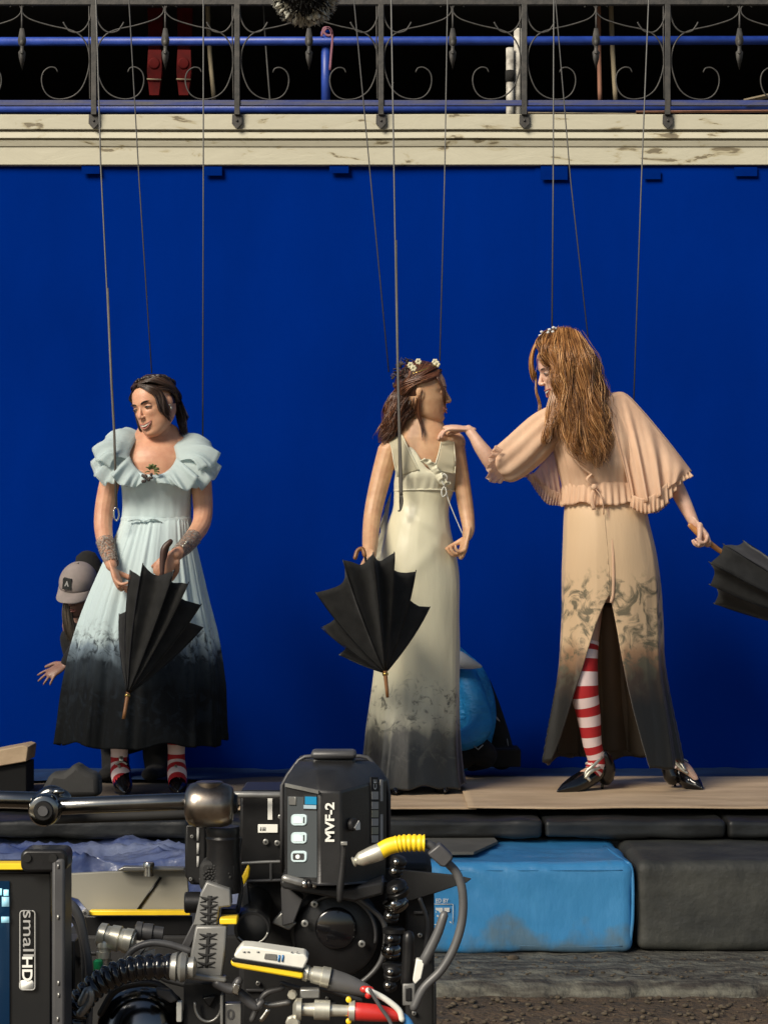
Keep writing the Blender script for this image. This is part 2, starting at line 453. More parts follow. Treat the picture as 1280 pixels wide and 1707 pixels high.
def softbox(x0, x1, y0, y1, z0, z1, rr=.03, res=.05, amp=.006, ns=3.0, seed=0, sag=0):
    """rounded, slightly lumpy upholstered block"""
    mb = MB()
    c = np.array([(x0 + x1) / 2, (y0 + y1) / 2, (z0 + z1) / 2]); h = np.array([x1 - x0, y1 - y0, z1 - z0]) / 2
    def side(ax, sg):
        a, b = [(1, 2), (2, 0), (0, 1)][ax]
        def coords(L):
            n = max(3, int(2 * L / res))
            t = np.linspace(-1, 1, n + 1) * L
            ex = np.array([L - rr, L - rr * .6, L - rr * .25])
            return np.unique(np.concatenate([t, ex, -ex]))
        U, V = np.meshgrid(coords(h[a]), coords(h[b]), indexing='ij')
        G = np.zeros(U.shape + (3,)); G[..., a] = U; G[..., b] = V; G[..., ax] = sg * h[ax]
        inner = np.clip(G, -(h - rr), h - rr)
        dv = G - inner
        ln = np.linalg.norm(dv, axis=-1, keepdims=True)
        nn = dv / (ln + 1e-9)
        Q = inner + nn * rr
        for i in range(Q.shape[0]):
            for j in range(Q.shape[1]):
                w_ = Q[i, j] + c
                k = mnoise.noise(Vector(w_) * ns + Vector((seed * 7.1, 3.3, 1.7))) + .5 * mnoise.noise(Vector(w_) * ns * 2.7 + Vector((seed * 3.1, 0, 0)))
                Q[i, j] += nn[i, j] * amp * k
        mb.grid(Q + c, flip=(sg > 0) != True if False else (sg < 0))
    for ax in range(3):
        side(ax, 1); side(ax, -1)
    return mb

def weld(o, dist=.0005):
    bm = bmesh.new(); bm.from_mesh(o.data); bmesh.ops.remove_doubles(bm, verts=bm.verts, dist=dist)
    bmesh.ops.recalc_face_normals(bm, faces=bm.faces); bm.to_mesh(o.data); bm.free()

# ground
M['dirt'] = mat('brown_dirt', (.11, .07, .038), .95, c2=(.045, .032, .02), ns=14, nd=12, bump=1, bs=45, bd=.02, ramp=(.3, .7))
M['conc'] = mat('rough_grey_concrete', (.15, .145, .115), .92, c2=(.04, .034, .028), ns=11, nd=14, bump=1, bs=30, bd=.02, ramp=(.36, .62), stretch=(.6, 2, 3))
g = MB(); g.box(-60, 60, -30, 90, -.9, -.505)
o = obj('ground', g, M['dirt'], smooth=False); tag(o, kind='structure')
# relief of the dirt near the step, and the broken concrete step itself
G = np.zeros((60, 200, 3))
for i, y in enumerate(np.linspace(5.6, 7.2, 60)):
    for j, x in enumerate(np.linspace(-2.2, 2.2, 200)):
        G[i, j] = (x, y, -.484 + .008 * mnoise.noise(Vector((x * 9, y * 9, 0))) + .006 * mnoise.noise(Vector((x * 30, y * 30, 2))))
o = obj('dirt_path', MB().grid(G), M['dirt']); tag(o, kind='structure')
pb = MB()
for i in range(620):
    y = rnd.uniform(6.3, 7.06); x = rnd.uniform(.05, 1.5) if i % 3 else rnd.uniform(-1.5, 1.5); r = rnd.uniform(.003, .012)
    pb.ell((x, y, -.480 + r * .3), (r, r * rnd.uniform(.6, 1), r * rnd.uniform(.4, .7)), n=6)
for i in range(520):
    y = rnd.uniform(7.16, 7.56); x = rnd.uniform(-1.5, 1.5); r = rnd.uniform(.003, .009)
    pb.ell((x, y, -.435 + r * .3), (r, r * .8, r * .5), n=6)
M['peb'] = mat('grey_gravel', (.11, .085, .055), .95, c2=(.05, .038, .025), ns=40)
o = obj('gravel', pb, M['peb'], smooth=True); tag(o, kind='stuff', label='small stones strewn over the dirt and concrete step', cat='gravel')
# concrete step with ragged front edge
G = []
for j, x in enumerate(np.linspace(-3, 3, 400)):
    e = .02 * mnoise.noise(Vector((x * 5, 0, 5))) + .012 * mnoise.noise(Vector((x * 22, 0, 9)))
    col = []
    prof = [(7.08, -.52), (7.08, -.50), (7.085, -.475), (7.10, -.452), (7.13, -.442), (7.18, -.438), (7.24, -.436), (7.27, -.43), (7.34, -.432), (7.5, -.433), (7.8, -.433), (9.5, -.433)]
    for k, (y, z) in enumerate(prof):
        f = 1 if k < 5 else .3
        col.append((x, y + e * f * 1.6, z + .010 * mnoise.noise(Vector((x * 12, y * 12, k))) * (k > 1)))
    G.append(col)
G = np.array(G)
o = obj('concrete_step', MB().grid(G, flip=True), M['conc']); tag(o, kind='structure')

# building behind: back wall, floor slab, slab added over the balcony to keep the sun out
bd = thing('balcony_building', (0, 12, -.43), 'dark building with a balcony hall behind the railing, unlit inside', 'building')
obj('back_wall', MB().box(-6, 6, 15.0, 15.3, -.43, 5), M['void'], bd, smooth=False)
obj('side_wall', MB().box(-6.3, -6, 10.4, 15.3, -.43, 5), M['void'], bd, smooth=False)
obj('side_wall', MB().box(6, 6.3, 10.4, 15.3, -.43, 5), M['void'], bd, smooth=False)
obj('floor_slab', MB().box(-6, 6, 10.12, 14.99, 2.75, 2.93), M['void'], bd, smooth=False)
obj('shading_ceiling', MB().box(-6, 6, 10.35, 14.99, 3.72, 3.9), M['void'], bd, smooth=False)  # unseen slab added so the sun does not light the hall
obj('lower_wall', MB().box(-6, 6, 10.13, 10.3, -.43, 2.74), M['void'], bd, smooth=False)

# bluescreen
m, t, b = newmat('bluescreen_cloth'); M['blue'] = m
N, L = t.nodes, t.links
tc = N.new('ShaderNodeTexCoord'); n = N.new('ShaderNodeTexNoise'); n.inputs['Scale'].default_value = 1.6; n.inputs['Detail'].default_value = 5
mp = N.new('ShaderNodeMapping'); mp.inputs['Scale'].default_value = (1, 1, .5); L.new(tc.outputs['Object'], mp.inputs[0]); L.new(mp.outputs[0], n.inputs[0])
r = N.new('ShaderNodeValToRGB'); r.color_ramp.elements[0].position = .3; r.color_ramp.elements[1].position = .7
r.color_ramp.elements[0].color = (.0001, .0138, .145, 1); r.color_ramp.elements[1].color = (.0001, .0168, .175, 1)
L.new(n.outputs[0], r.inputs[0]); L.new(r.outputs[0], b.inputs['Base Color'])
b.inputs['Roughness'].default_value = .9; b.inputs['Specular IOR Level'].default_value = 0
n2 = N.new('ShaderNodeTexNoise'); n2.inputs['Scale'].default_value = 2.2; n2.inputs['Detail'].default_value = 3; L.new(mp.outputs[0], n2.inputs[0])
bp = N.new('ShaderNodeBump'); bp.inputs['Strength'].default_value = .35; bp.inputs['Distance'].default_value = .03; L.new(n2.outputs[0], bp.inputs['Height']); L.new(bp.outputs[0], b.inputs['Normal'])
DS = 10.0
bs_ = thing('bluescreen', (0, DS, 0), 'large plain blue screen cloth hung behind the three women', 'bluescreen')
def screen(x0, x1, yoff):
    zs = np.concatenate([[-.43, -.1], np.linspace(-.02, 2.82, 50)])
    G = np.zeros((len(zs), 60, 3))
    for i, z in enumerate(zs):
        for j, x in enumerate(np.linspace(x0, x1, 60)):
            G[i, j] = (x, DS + yoff - .068 * min(1, max(0, (z - 1.6) / 1.2)) ** 1.5 + .006 * math.sin(x * 3.1 + .6 * math.sin(z * 1.7)) * min(1, max(0, (2.8 - z) / .8)) + .008 * mnoise.noise(Vector((x * 1.6, z * .6, yoff * 50))) + .002 * mnoise.noise(Vector((x * 7, z * 3, 3))), z)
    return MB().grid(G)
xs = X(890, DS)
obj('cloth', screen(-4, xs + .02, 0), M['blue'], bs_)
obj('cloth', screen(xs, 4, -.006), M['blue'], bs_)
for x0, x1, y0, y1 in [(136, 166, 274, 289), (340, 370, 277, 292), (549, 581, 274, 288), (901, 946, 273, 299), (1072, 1101, 283, 298), (1224, 1262, 278, 293)]:
    obj('tape_patch', pbox(MB(), x0, y0, x1, y1, 9.914, .002), M['tape'], bs_, smooth=False)
# folded blue floor cloth behind the cardboard
G = np.zeros((16, 160, 3))
for i, y in enumerate(np.linspace(9.40, 9.985, 16)):
    for j, x in enumerate(np.linspace(-2.2, 2.2, 160)):
        G[i, j] = (x, y, .002 + .010 * mnoise.noise(Vector((x * 3, y * 6, 1))) + .006 * mnoise.noise(Vector((x * 11, y * 14, 1))))
M['bluefloor'] = mat('dark_blue_floor_cloth', (.003, .03, .10), .75, c2=(.002, .02, .07), ns=6, bump=.4, bs=12, bd=.01)
o = obj('blue_floor_cloth', MB().grid(G), M['bluefloor'])
tag(o, 'rumpled dark blue cloth on the deck at the foot of the screen', 'cloth')

# cream ledge: boards of moulding
m, t, b = newmat('peeling_cream_paint'); M['ledge'] = m
N, L = t.nodes, t.links
tc = N.new('ShaderNodeTexCoord'); mp = N.new('ShaderNodeMapping'); mp.inputs['Scale'].default_value = (.55, 1, 1.6); L.new(tc.outputs['Object'], mp.inputs[0])
n = N.new('ShaderNodeTexNoise'); n.inputs['Scale'].default_value = 9; n.inputs['Detail'].default_value = 10; n.inputs['Roughness'].default_value = .6; n.inputs['Distortion'].default_value = .6; L.new(mp.outputs[0], n.inputs[0])
r = N.new('ShaderNodeValToRGB'); cr = r.color_ramp
cr.elements[0].position = .0; cr.elements[0].color = (.12, .10, .065, 1); cr.elements[1].position = 1; cr.elements[1].color = (.40, .385, .30, 1)
e = cr.elements.new(.37); e.color = (.12, .10, .06, 1); e = cr.elements.new(.385); e.color = (.28, .25, .16, 1); e = cr.elements.new(.43); e.color = (.36, .345, .265, 1)
L.new(n.outputs[0], r.inputs[0]); L.new(r.outputs[0], b.inputs['Base Color']); b.inputs['Roughness'].default_value = .62
bp = N.new('ShaderNodeBump'); bp.inputs['Strength'].default_value = .7; bp.inputs['Distance'].default_value = .004; L.new(n.outputs[0], bp.inputs['Height']); L.new(bp.outputs[0], b.inputs['Normal'])
DL = 9.9
lg = thing('balcony_ledge', (0, DL, Z(275, DL)), 'cream painted moulded timber ledge with peeling paint under the railing', 'ledge')
def strip(prof, name='board', bow=0):
    """prof: list of (py, depth) down the face; extruded along x, a little uneven"""
    xs_ = np.linspace(-2.6, 2.6, 90)
    G = np.array([[(x, d, Z(py, DL) + .0022 * mnoise.noise(Vector((x * 1.3, py * .02, 4))) ) for x in xs_] for py, d in prof])
    return obj(name, MB().grid(G, flip=True), M['ledge'], lg, ang=30)
strip([(191, 10.2), (191, 9.885), (193, 9.88), (216, 9.88), (217, 9.884), (217, 9.93)])
strip([(219, 9.93), (219, 9.9), (220, 9.893), (222.5, 9.890), (230.5, 9.885), (231, 9.89), (231, 9.93)])
strip([(234, 9.93), (234, 9.897), (235, 9.892), (243, 9.900), (244, 9.905), (244, 9.94)])
strip([(246, 9.94), (246, 9.915), (247, 9.912), (272.5, 9.912), (274, 9.915), (274.5, 9.99)])
obj('board', MB().box(-2.6, 2.6, 9.906, 10.11, Z(273, DL), Z(193, DL)), M['ledge'], lg, smooth=False)
# chips of broken edge
# railing
DR = 9.86
rl = thing('iron_railing', (0, DR, Z(190, DR)), 'black wrought iron railing with scrolls and arrow pendants above the cream ledge', 'railing')
obj('top_rail', pbox(MB(), -300, -2, 1600, 6.5, DR - .01, .03), M['iron'], rl, bevel=.002)
obj('bottom_rail', pbox(MB(), -300, 166, 1600, 175, DR - .005, .025), M['bluerail'], rl, bevel=.002)
posts = [-83, 156, 395, 635, 874, 1113, 1352]
brk = None
for px in posts:
    mb = pbox(MB(), px - 4.5, 6, px + 4.5, 190, DR - .013, .022)
    mb.tube(PS([(px - 7.5, 8), (px - 7.5, 60), (px - 6, 164)], DR), .0035, n=6)
    obj('post', mb, M['iron'], rl, bevel=.0015)
    mb = ppoly(MB(), [(px - 8, 190), (px + 8, 190), (px + 8.5, 205), (px, 214), (px - 8.5, 205)], 9.862, .012)
    mb.ell(P(px, 200, 9.86), .006, n=8)
    obj('bracket', mb, M['iron'], rl, bevel=.001)
sc_pts = [(-61, 120), (-57, 113), (-47, 112), (-37, 120), (-34, 134), (-38, 150), (-48, 161), (-64, 165), (-84, 161), (-100, 148), (-110, 125), (-114, 100), (-110, 76), (-98, 58), (-80, 49), (-52, 43), (-27, 36), (-12, 30), (-3, 22), (-1, 14), (-5, 8), (-14, 7), (-20, 11)]
sc_up = [(-116, 8), (-114, 28), (-107, 44), (-95, 53), (-80, 51), (-73, 43), (-69, 36)]
for a, b2 in zip(posts[:-1], posts[1:]):
    mx_ = (a + b2) / 2
    for sg in (1, -1):
        jj = rnd.uniform(-1.5, 1.5)
        mb = MB().tube(PS([(mx_ + sg * q[0] + jj, q[1] + jj * .4) for q in sc_pts], DR), [.0028] + [.0034] * 8 + [.0036] * 8 + [.0034] * 4 + [.0025, .0025], n=6, k=70, flat=.8)
        obj('scroll', mb, M['iron'], rl)
        obj('scroll', MB().tube(PS([(mx_ + sg * q[0], q[1]) for q in sc_up], DR), .004, n=6, k=28), M['iron'], rl)
    x = mx_
    mb = MB().tube(PS([(x, 8), (x, 58)], DR), .0045, n=6)
    ppoly(mb, [(x - 3, 46), (x + 3, 46), (x + 7, 66), (x + 6, 72), (x + 3, 76), (x + 3, 82), (x + 6, 86), (x + 5, 96), (x, 116), (x - 5, 96), (x - 6, 86), (x - 3, 82), (x - 3, 76), (x - 6, 72), (x - 7, 66)], DR - .005, .008)
    mb.ell(P(x, 70, DR - .004), (.012, .007, .016), n=8)
    mb.lathe([(-.003, .004), (0, .008), (.003, .004)], P(x, 87, DR - .006), (0, 1, 0), n=10)
    obj('pendant', mb, M['iron'], rl)
# blue pipes behind
DPi = 10.35
bp_ = thing('blue_pipe_barrier', (0, DPi, 2.95), 'blue painted scaffold pipe barrier behind the iron railing', 'barrier')
obj('pipe', MB().tube([P(-300, 69, DPi), P(1600, 66, DPi)], .021, n=14), M['bluepaint'], bp_)
obj('pipe', MB().tube([P(-300, 181, DPi), P(1600, 179, DPi)], .023, n=14), M['bluepaint'], bp_)
for px in (543,):
    obj('upright_pipe', MB().tube([P(px, 56, DPi + .03), P(px, 191, DPi + .03)], .022, n=14), M['bluepaint'], bp_)
obj('pipe_cap', MB().lathe([(0, .026), (.012, .026), (.02, .015)], P(543, 57, DPi + .03), (0, 0, 1)), M['tape'], bp_)
o = obj('ribbon', MB().tube(PS([(536, 60), (540, 46), (550, 47), (553, 56), (546, 58), (540, 52), (548, 45), (554, 60), (552, 90), (550, 116)], DPi - .02), .006, n=6, k=40, flat=.3), M['pink'], origin=P(543, 57, DPi - .02))
tag(o, 'faded pink ribbon knotted round the blue pipe joint under the fur microphone cover', 'ribbon')
# things standing in the dark behind
def post_thing(name, pts, r, m_, label, cat, grp=None, n=10, flat=1.0):
    o = obj(name, MB().tube(PS(pts), r, n=n, k=14, flat=flat, up=(0, 1, 0)), m_, origin=P(*pts[-1]))
    tag(o, label, cat, grp); return o
post_thing('wooden_pole', [(345, -60, 10.7), (348, 60, 10.7), (357, 167, 10.7)], .011, M['oldwood'], 'thin pale wooden pole right of the two red straps', 'pole', 'poles standing behind the railing')
post_thing('wooden_pole', [(997, -60, 10.7), (998, 60, 10.7), (1000, 167, 10.7)], .011, M['redwood'], 'reddish brown wooden pole, left of the close pair on the right', 'pole', 'poles standing behind the railing')
post_thing('wooden_pole', [(1017, -60, 10.7), (1020, 60, 10.7), (1026, 167, 10.7)], .012, M['oldwood'], 'pale wooden pole, right of the close pair on the right', 'pole', 'poles standing behind the railing')
post_thing('hanging_rope', [(436, -60, 10.6), (442, 60, 10.6), (452, 190, 10.6)], .004, M['wired'], 'thin dark cord hanging behind the railing left of the fur cover', 'cord')
for px, lab in ((257, 'red strap hanging behind the railing, left one of the pair'), (306, 'red strap hanging behind the railing, right one of the pair')):
    rt = thing('red_strap', P(px, 155, 10.55), lab, 'strap', 'red straps behind the railing')
    ppoly(mb := MB(), [(px - 13, -60), (px + 17, -60), (px + 14, 60), (px + 8, 90), (px - 10, 90), (px - 10, 60)], 10.75, .03)
    obj('webbing', mb, M['redpaint'], rt, bevel=.004)
    ppoly(mb := MB(), [(px - 10, 82), (px + 12, 82), (px + 13, 118), (px + 8, 158), (px - 8, 158), (px - 12, 118)], 10.5, .05)
    mb.lathe([(-.006, .024), (0, .03), (.003, .03)], P(px, 105, 10.5), (0, 1, 0), n=16)
    obj('end_fitting', mb, M['redpaint'], rt, bevel=.006)
    obj('stitching', MB().tube(PS([(px - 12, 131), (px + 12, 132)], 10.49), .004, n=5), M['oldwood'], rt)
wt = thing('white_tube_pair', P(855, 190, 10.3), 'two dirty white upright tubes taped together at the right of the ledge', 'tubes')
M['dirtywhite'] = mat('dirty_white_tube', (.5, .48, .42), .6, c2=(.16, .15, .13), ns=14, nd=8, ramp=(.4, .62), bump=.3)
for (x0, y0, r_) in ((850, 79, .019), (863, 47, .019)):
    obj('tube', MB().lathe([(0, r_ * .5), (.001, r_), (.5, r_), (.501, r_ * .5)], P(x0, y0, 10.3 + (x0 - 850) * .002), (0, 0, -1), n=14), M['dirtywhite'], wt)
obj('dark_tape', MB().lathe([(0, .022), (.055, .022)], P(850, 117, 10.3), (0, 0, -1), n=14), M['blackcloth'], wt)
# lumber lying on the ledge at the far right
for i, (a, b3, mm, lab) in enumerate([((1240, 168, 10.3), (1330, 148, 10.3), 'oldwood', 'pale plank leaning at the far right behind the railing'), ((1060, 186, 10.22), (1330, 184, 10.2), 'redwood', 'thin reddish batten lying on the ledge at the right'), ((880, 188, 10.22), (1060, 190, 10.2), 'oldwood', 'thin pale batten lying on the ledge right of the white tubes')]):
    o = obj('batten', MB().tube(PS([a, b3]), .012 if i else .022, n=4, flat=.5), M[mm], origin=P(*a), smooth=False); tag(o, lab, 'batten', 'battens on the balcony')

# fur wind cover
FM = P(509, -12, 7.0)
fm = thing('fur_windshield', FM, 'shaggy black fur microphone cover with off-white rim hanging at the top edge', 'microphone cover')
core = MB().ell(FM, (.092, .10, .088), n=24)
obj('core', core, M['furb'], fm)
fb, fw = MB(), MB()
for i in range(2200):
    v = nrm(nrs.normal(size=3))
    white = math.hypot(v[0], v[2]) > .80 and v[2] < .75
    a = FM + v * np.array((.088, .092, .082)); ln = rnd.uniform(.015, .03) * (1.1 if white else 1.2)
    dn = v + np.array((0, 0, -.35)) + nrs.normal(size=3) * .45
    e = a + nrm(dn) * ln
    (fw if white and i % 5 else fb).tube([a, (a + e) / 2 + nrs.normal(size=3) * .003, e], [.0045, .0035, .0006], n=3, cap=False)
for i in range(120):
    a_ = rnd.uniform(0, 2 * math.pi); v = np.array((math.cos(a_), rnd.uniform(-.5, .2), math.sin(a_)))
    a = FM + v * np.array((.088, .092, .084)); e = a + nrm(v + nrs.normal(size=3) * .3 + np.array((0, 0, -.2))) * rnd.uniform(.018, .03)
    fw.tube([a, (a + e) / 2, e], [.009, .011, .003], n=6, flat=.5)
tag(obj('black_fur', fb, M['furb'], fm), kind='stuff'); tag(obj('white_fur', fw, M['furw'], fm), kind='stuff')
obj('boom_pole', MB().tube([FM + np.array((0, 0, .05)), FM + np.array((.15, -.3, 1.8))], .012, n=10), M['black'], fm)

# platform: padded black mats with cardboard on top
M['padb'] = mat('black_padded_vinyl', (.012, .0125, .012), .42, c2=(.022, .023, .022), ns=9, nd=8, bump=.35, bs=12, bd=.012, bstretch=(1, 1, 1.5))
M['padb2'] = mat('worn_black_mat', (.018, .019, .017), .6, c2=(.045, .044, .036), ns=5, nd=10, bump=.7, bs=10, bd=.01)
M['card'] = mat('brown_cardboard', (.58, .43, .275), .85, c2=(.36, .25, .15), ns=4.5, nd=12, bump=.7, bs=14, bd=.008, ramp=(.35, .75), stretch=(.5, 1.5, 1))
edges = [(-2.3, X(318, 8.2)), (X(318, 8.2), X(905, 8.2)), (X(905, 8.2), X(1210, 8.2)), (X(1210, 8.2), 2.3)]
labs = ['black padded mat edging the deck, left end behind the support arm', 'long black padded mat edging the deck behind the viewfinder', 'black padded mat edging the deck above the dark grey crash mat', 'black padded mat edging the deck at the far right']
for i, ((a, b3), lb) in enumerate(zip(edges, labs)):
    mb = softbox(a + .004, b3 - .004, 8.17, 9.95, -.098, -.03, .018, .035, .008, 7, i)
    o = obj('deck_mat', mb, M['padb'], origin=((a + b3) / 2, 9, -.1)); weld(o)
    tag(o, lb, 'mat', 'black padded mats under the cardboard')
o = obj('stage_deck', softbox(-2.3, 2.3, 8.25, 9.97, -.42, -.106, .02, .2, .003), M['padb2'], origin=(0, 9, -.42)); weld(o)
tag(o, 'low dark deck carrying the padded mats and cardboard', 'deck')
def sheet(x0, x1, y0, y1, z, seed, name, m_, lab, cat, amp=.006, curl=.02, grp=None, edge=None, nx=50, ny=22):
    G = np.zeros((ny, nx, 3))
    for i, v in enumerate(np.linspace(0, 1, ny)):
        for j, u in enumerate(np.linspace(0, 1, nx)):
            x = x0 + (x1 - x0) * u; y = y0 + (y1 - y0) * v
            if edge: y += edge(x) * (1 - v)
            y += .020 * mnoise.noise(Vector((x * 3, seed, v * 3))) * (1 - v) + .02 * mnoise.noise(Vector((x * 2.5, seed + 9, 1))) * v
            G[i, j] = (x, y, z + amp * mnoise.noise(Vector((x * 2.2, y * 2.2, seed))) + curl * .25 * (1 - v) ** 6 * mnoise.noise(Vector((x * 3, seed, 1))))
    o = obj(name, MB().grid(G), m_, origin=((x0 + x1) / 2, (y0 + y1) / 2, z), solid=.005)
    tag(o, lab, cat, grp); return o
sheet(X(415, 9), X(795, 8.3), 8.33, 9.58, -.004, 1, 'cardboard_sheet', M['card'], 'cardboard sheet under the cream gown, lapped by the next sheet on its right', 'cardboard', grp='cardboard sheets on the deck')
sheet(X(780, 8.3), X(1330, 9.8), 8.30, 9.56, .004, 2, 'cardboard_sheet', M['card'], 'cardboard sheet under the high heels of the tall woman at the right', 'cardboard', grp='cardboard sheets on the deck')
M['cardd'] = mat('dull_grey_brown_cardboard', (.13, .10, .07), .9, c2=(.08, .062, .045), ns=5, nd=9, bump=.6, bs=10, bd=.01)
sheet(-2.2, X(420, 9), 8.45, 9.72, -.016, 4, 'cardboard_sheet', M['cardd'], 'dirty grey-brown cardboard sheet under the blue gown at the left', 'cardboard', amp=.012, grp='cardboard sheets on the deck')
sheet(X(330, 8.5), X(640, 8.5), 8.42, 9.3, .022, 7, 'cardboard_sheet', M['cardd'], 'raised grey cardboard flap between the blue gown and the cream gown', 'cardboard', amp=.025, grp='cardboard sheets on the deck')
# small printed mark and creases on the cardboard
o = obj('paper_scrap', pbox(MB(), 1038, 1316, 1060, 1317, 9.05, .07), mat('dark_print', (.12, .075, .05), .9), smooth=False)
tag(o, 'small flat dark scrap on the cardboard between the two high heels', 'scrap')
# folded cardboard at far left edge
o = obj('folded_cardboard', MB().prism([P(-60, 1262, 9.0), P(38, 1243, 9.0), P(47, 1246, 9.0), P(44, 1270, 9.0), P(-60, 1288, 9.0)], (0, .22, 0)), M['card'], origin=P(0, 1280, 9.0), bevel=.004)
tag(o, 'folded cardboard piece sticking in at the left edge above the support arm', 'cardboard')
o = obj('under_card_dark', MB().prism([P(-60, 1288, 9.02), P(44, 1272, 9.02), P(44, 1360, 9.02), P(-60, 1360, 9.02)], (0, .2, 0)), M['void'], origin=P(0, 1340, 9.0), bevel=.004)  # black fill stands for the dark beneath the folded cardboard
tag(o, 'black block standing in for the dark under the folded cardboard at the left edge', 'box')

# crash mats
M['crashb'] = mat('blue_crash_mat_vinyl', (.03, .21, .46), .42, c2=(.055, .27, .54), ns=2.5, nd=5, bump=.5, bs=9, bd=.014, coat=.1, bstretch=(1.6, 1, .8))
m = M['crashb']; t = m.node_tree; N, L = t.nodes, t.links
tc = N.new('ShaderNodeTexCoord'); sx = N.new('ShaderNodeSeparateXYZ'); L.new(tc.outputs['Object'], sx.inputs[0])
n = N.new('ShaderNodeTexNoise'); n.inputs['Scale'].default_value = 7; n.inputs['Detail'].default_value = 10; L.new(tc.outputs['Object'], n.inputs[0])
mr = N.new('ShaderNodeMapRange'); mr.inputs[1].default_value = .16; mr.inputs[2].default_value = -.02; mr.inputs[3].default_value = -.10; mr.inputs[4].default_value = .22; L.new(sx.outputs[2], mr.inputs[0])
ad = N.new('ShaderNodeMath'); ad.operation = 'ADD'; L.new(n.outputs[0], ad.inputs[0]); L.new(mr.outputs[0], ad.inputs[1])
m2_ = N.new('ShaderNodeMapRange'); m2_.inputs[1].default_value = .55; m2_.inputs[2].default_value = .72; m2_.inputs[4].default_value = .75; L.new(ad.outputs[0], m2_.inputs[0])
bb = N['Principled BSDF']; src = bb.inputs['Base Color'].links[0].from_socket
mx = N.new('ShaderNodeMix'); mx.data_type = 'RGBA'; L.new(m2_.outputs[0], mx.inputs[0]); L.new(src, mx.inputs[6]); mx.inputs[7].default_value = (.12, .17, .19, 1); L.new(mx.outputs[2], bb.inputs['Base Color'])
xa, xb = X(560, 7.6), X(1056, 7.6)
mb = softbox(xa, xb, 7.6, 8.42, -.43, -.112, .035, .035, .010, 4, 3)
cm = thing('blue_crash_mat', ((xa + xb) / 2, 8, -.43), 'light blue vinyl crash mat with scuffs on the ground before the deck', 'crash mat')
for k, v in enumerate(mb.v):
    # diagonal drag wrinkles on the front
    for i in range(len(v)):
        x, y, z = v[i]
        if y < 7.75:
            f = max(0, 1 - abs(x - X(790, 7.6)) / .45)
            v[i][1] -= .012 * f * max(0, math.sin((x * 1.0 + z * .9) * 44 + 2 * math.sin(z * 9 + x * 3))) * 1.5
        if z > -.14: v[i][2] += .006 * mnoise.noise(Vector((x * 5, y * 9, 2)))
ob = obj('mat_cover', mb, M['crashb'], cm); weld(ob)
obj('piping', MB().tube([(xb - .012, 7.62, -.41), (xb - .002, 7.61, -.3), (xb - .004, 7.62, -.14), (xb - .03, 7.66, -.112), (xb - .06, 8.0, -.108)], .006, n=8, k=20), M['crashb'], cm)
obj('seam', MB().tube([(x, 7.597 + .002 * math.sin(x * 9), -.138) for x in np.linspace(xa + .05, xb - .04, 30)], .0022, n=5), M['crashb'], cm)
obj('seam', MB().tube([(x, 7.600, -.405 + .002 * math.sin(x * 7)) for x in np.linspace(xa + .05, xb - .04, 30)], .0022, n=5), M['crashb'], cm)
# grey square cover lying on top of it and printed box
o = obj('grey_flat_panel', MB().prism([P(640, 1428, 7.72), P(790, 1426, 7.72), P(830, 1408, 8.05), P(820, 1397, 8.3), P(640, 1397, 8.3)], (0, 0, .012)), mat('worn_grey_board', (.11, .105, .09), .8, c2=(.08, .078, .065), ns=9), origin=P(700, 1420, 7.9), bevel=.003)
tag(o, 'worn grey board lying on top of the blue crash mat behind the yellow plug', 'board')
xa2, xb2 = X(1062, 7.6), 2.4
M['crashg'] = mat('dark_grey_crash_mat', (.03, .031, .027), .62, c2=(.06, .06, .05), ns=6, nd=12, bump=.8, bs=22, bd=.008, ramp=(.38, .66))
mb = softbox(xa2, xb2, 7.62, 8.42, -.43, -.108, .035, .045, .009, 4, 6)
o = obj('dark_crash_mat', mb, M['crashg'], origin=(1.6, 8, -.43)); weld(o)
tag(o, 'dark grey worn crash mat right of the blue one', 'crash mat')
# left low: another blue mat under a crumpled tarp
mb = softbox(-2.4, X(556, 7.6), 7.64, 8.42, -.43, -.13, .035, .06, .006, 4, 9)
o = obj('hidden_crash_mat', mb, M['crashg'], origin=(-1, 8, -.43)); weld(o)
tag(o, 'dark crash mat under the crumpled blue tarp at the left', 'crash mat')
M['tarp'] = mat('blue_plastic_tarp', (.05, .08, .22), .28, c2=(.22, .25, .36), ns=4, nd=8, bump=.6, bs=7, bd=.03, spec=.9)
G = np.zeros((70, 220, 3))
for i, v in enumerate(np.linspace(0, 1, 70)):
    for j, x in enumerate(np.linspace(-2.1, X(470, 7.6), 220)):
        y = 7.5 + .85 * v
        rz = (.35 - abs(mnoise.noise(Vector((x * 1.6 + y * .8, y * 6, 0)))) ** .6) * .09 + (.3 - abs(mnoise.noise(Vector((x * 4 - y * 3, y * 13, 4))))) * .035 + .005 * mnoise.noise(Vector((x * 40, y * 40, 4)))
        z = -.115 + rz - (max(0, .12 - v) * 2.4) ** 1 * 1.0
        yy = y if v > .12 else 7.5 + .85 * .12 - (.12 - v) * .12 + .6 * rz
        G[i, j] = (x, yy, z)
o = obj('crumpled_tarp', MB().grid(G), M['tarp'], origin=(-1, 8, -.1))
tag(o, 'crumpled shiny blue plastic tarp over the mats at the left', 'tarp')
# pebble on the step
o = obj('pebble', MB().ell(P(855, 1598, 7.5), (.022, .015, .012), n=10), M['peb'], origin=P(855, 1598, 7.5)); tag(o, 'single pale pebble on the step below the blue crash mat', 'pebble')

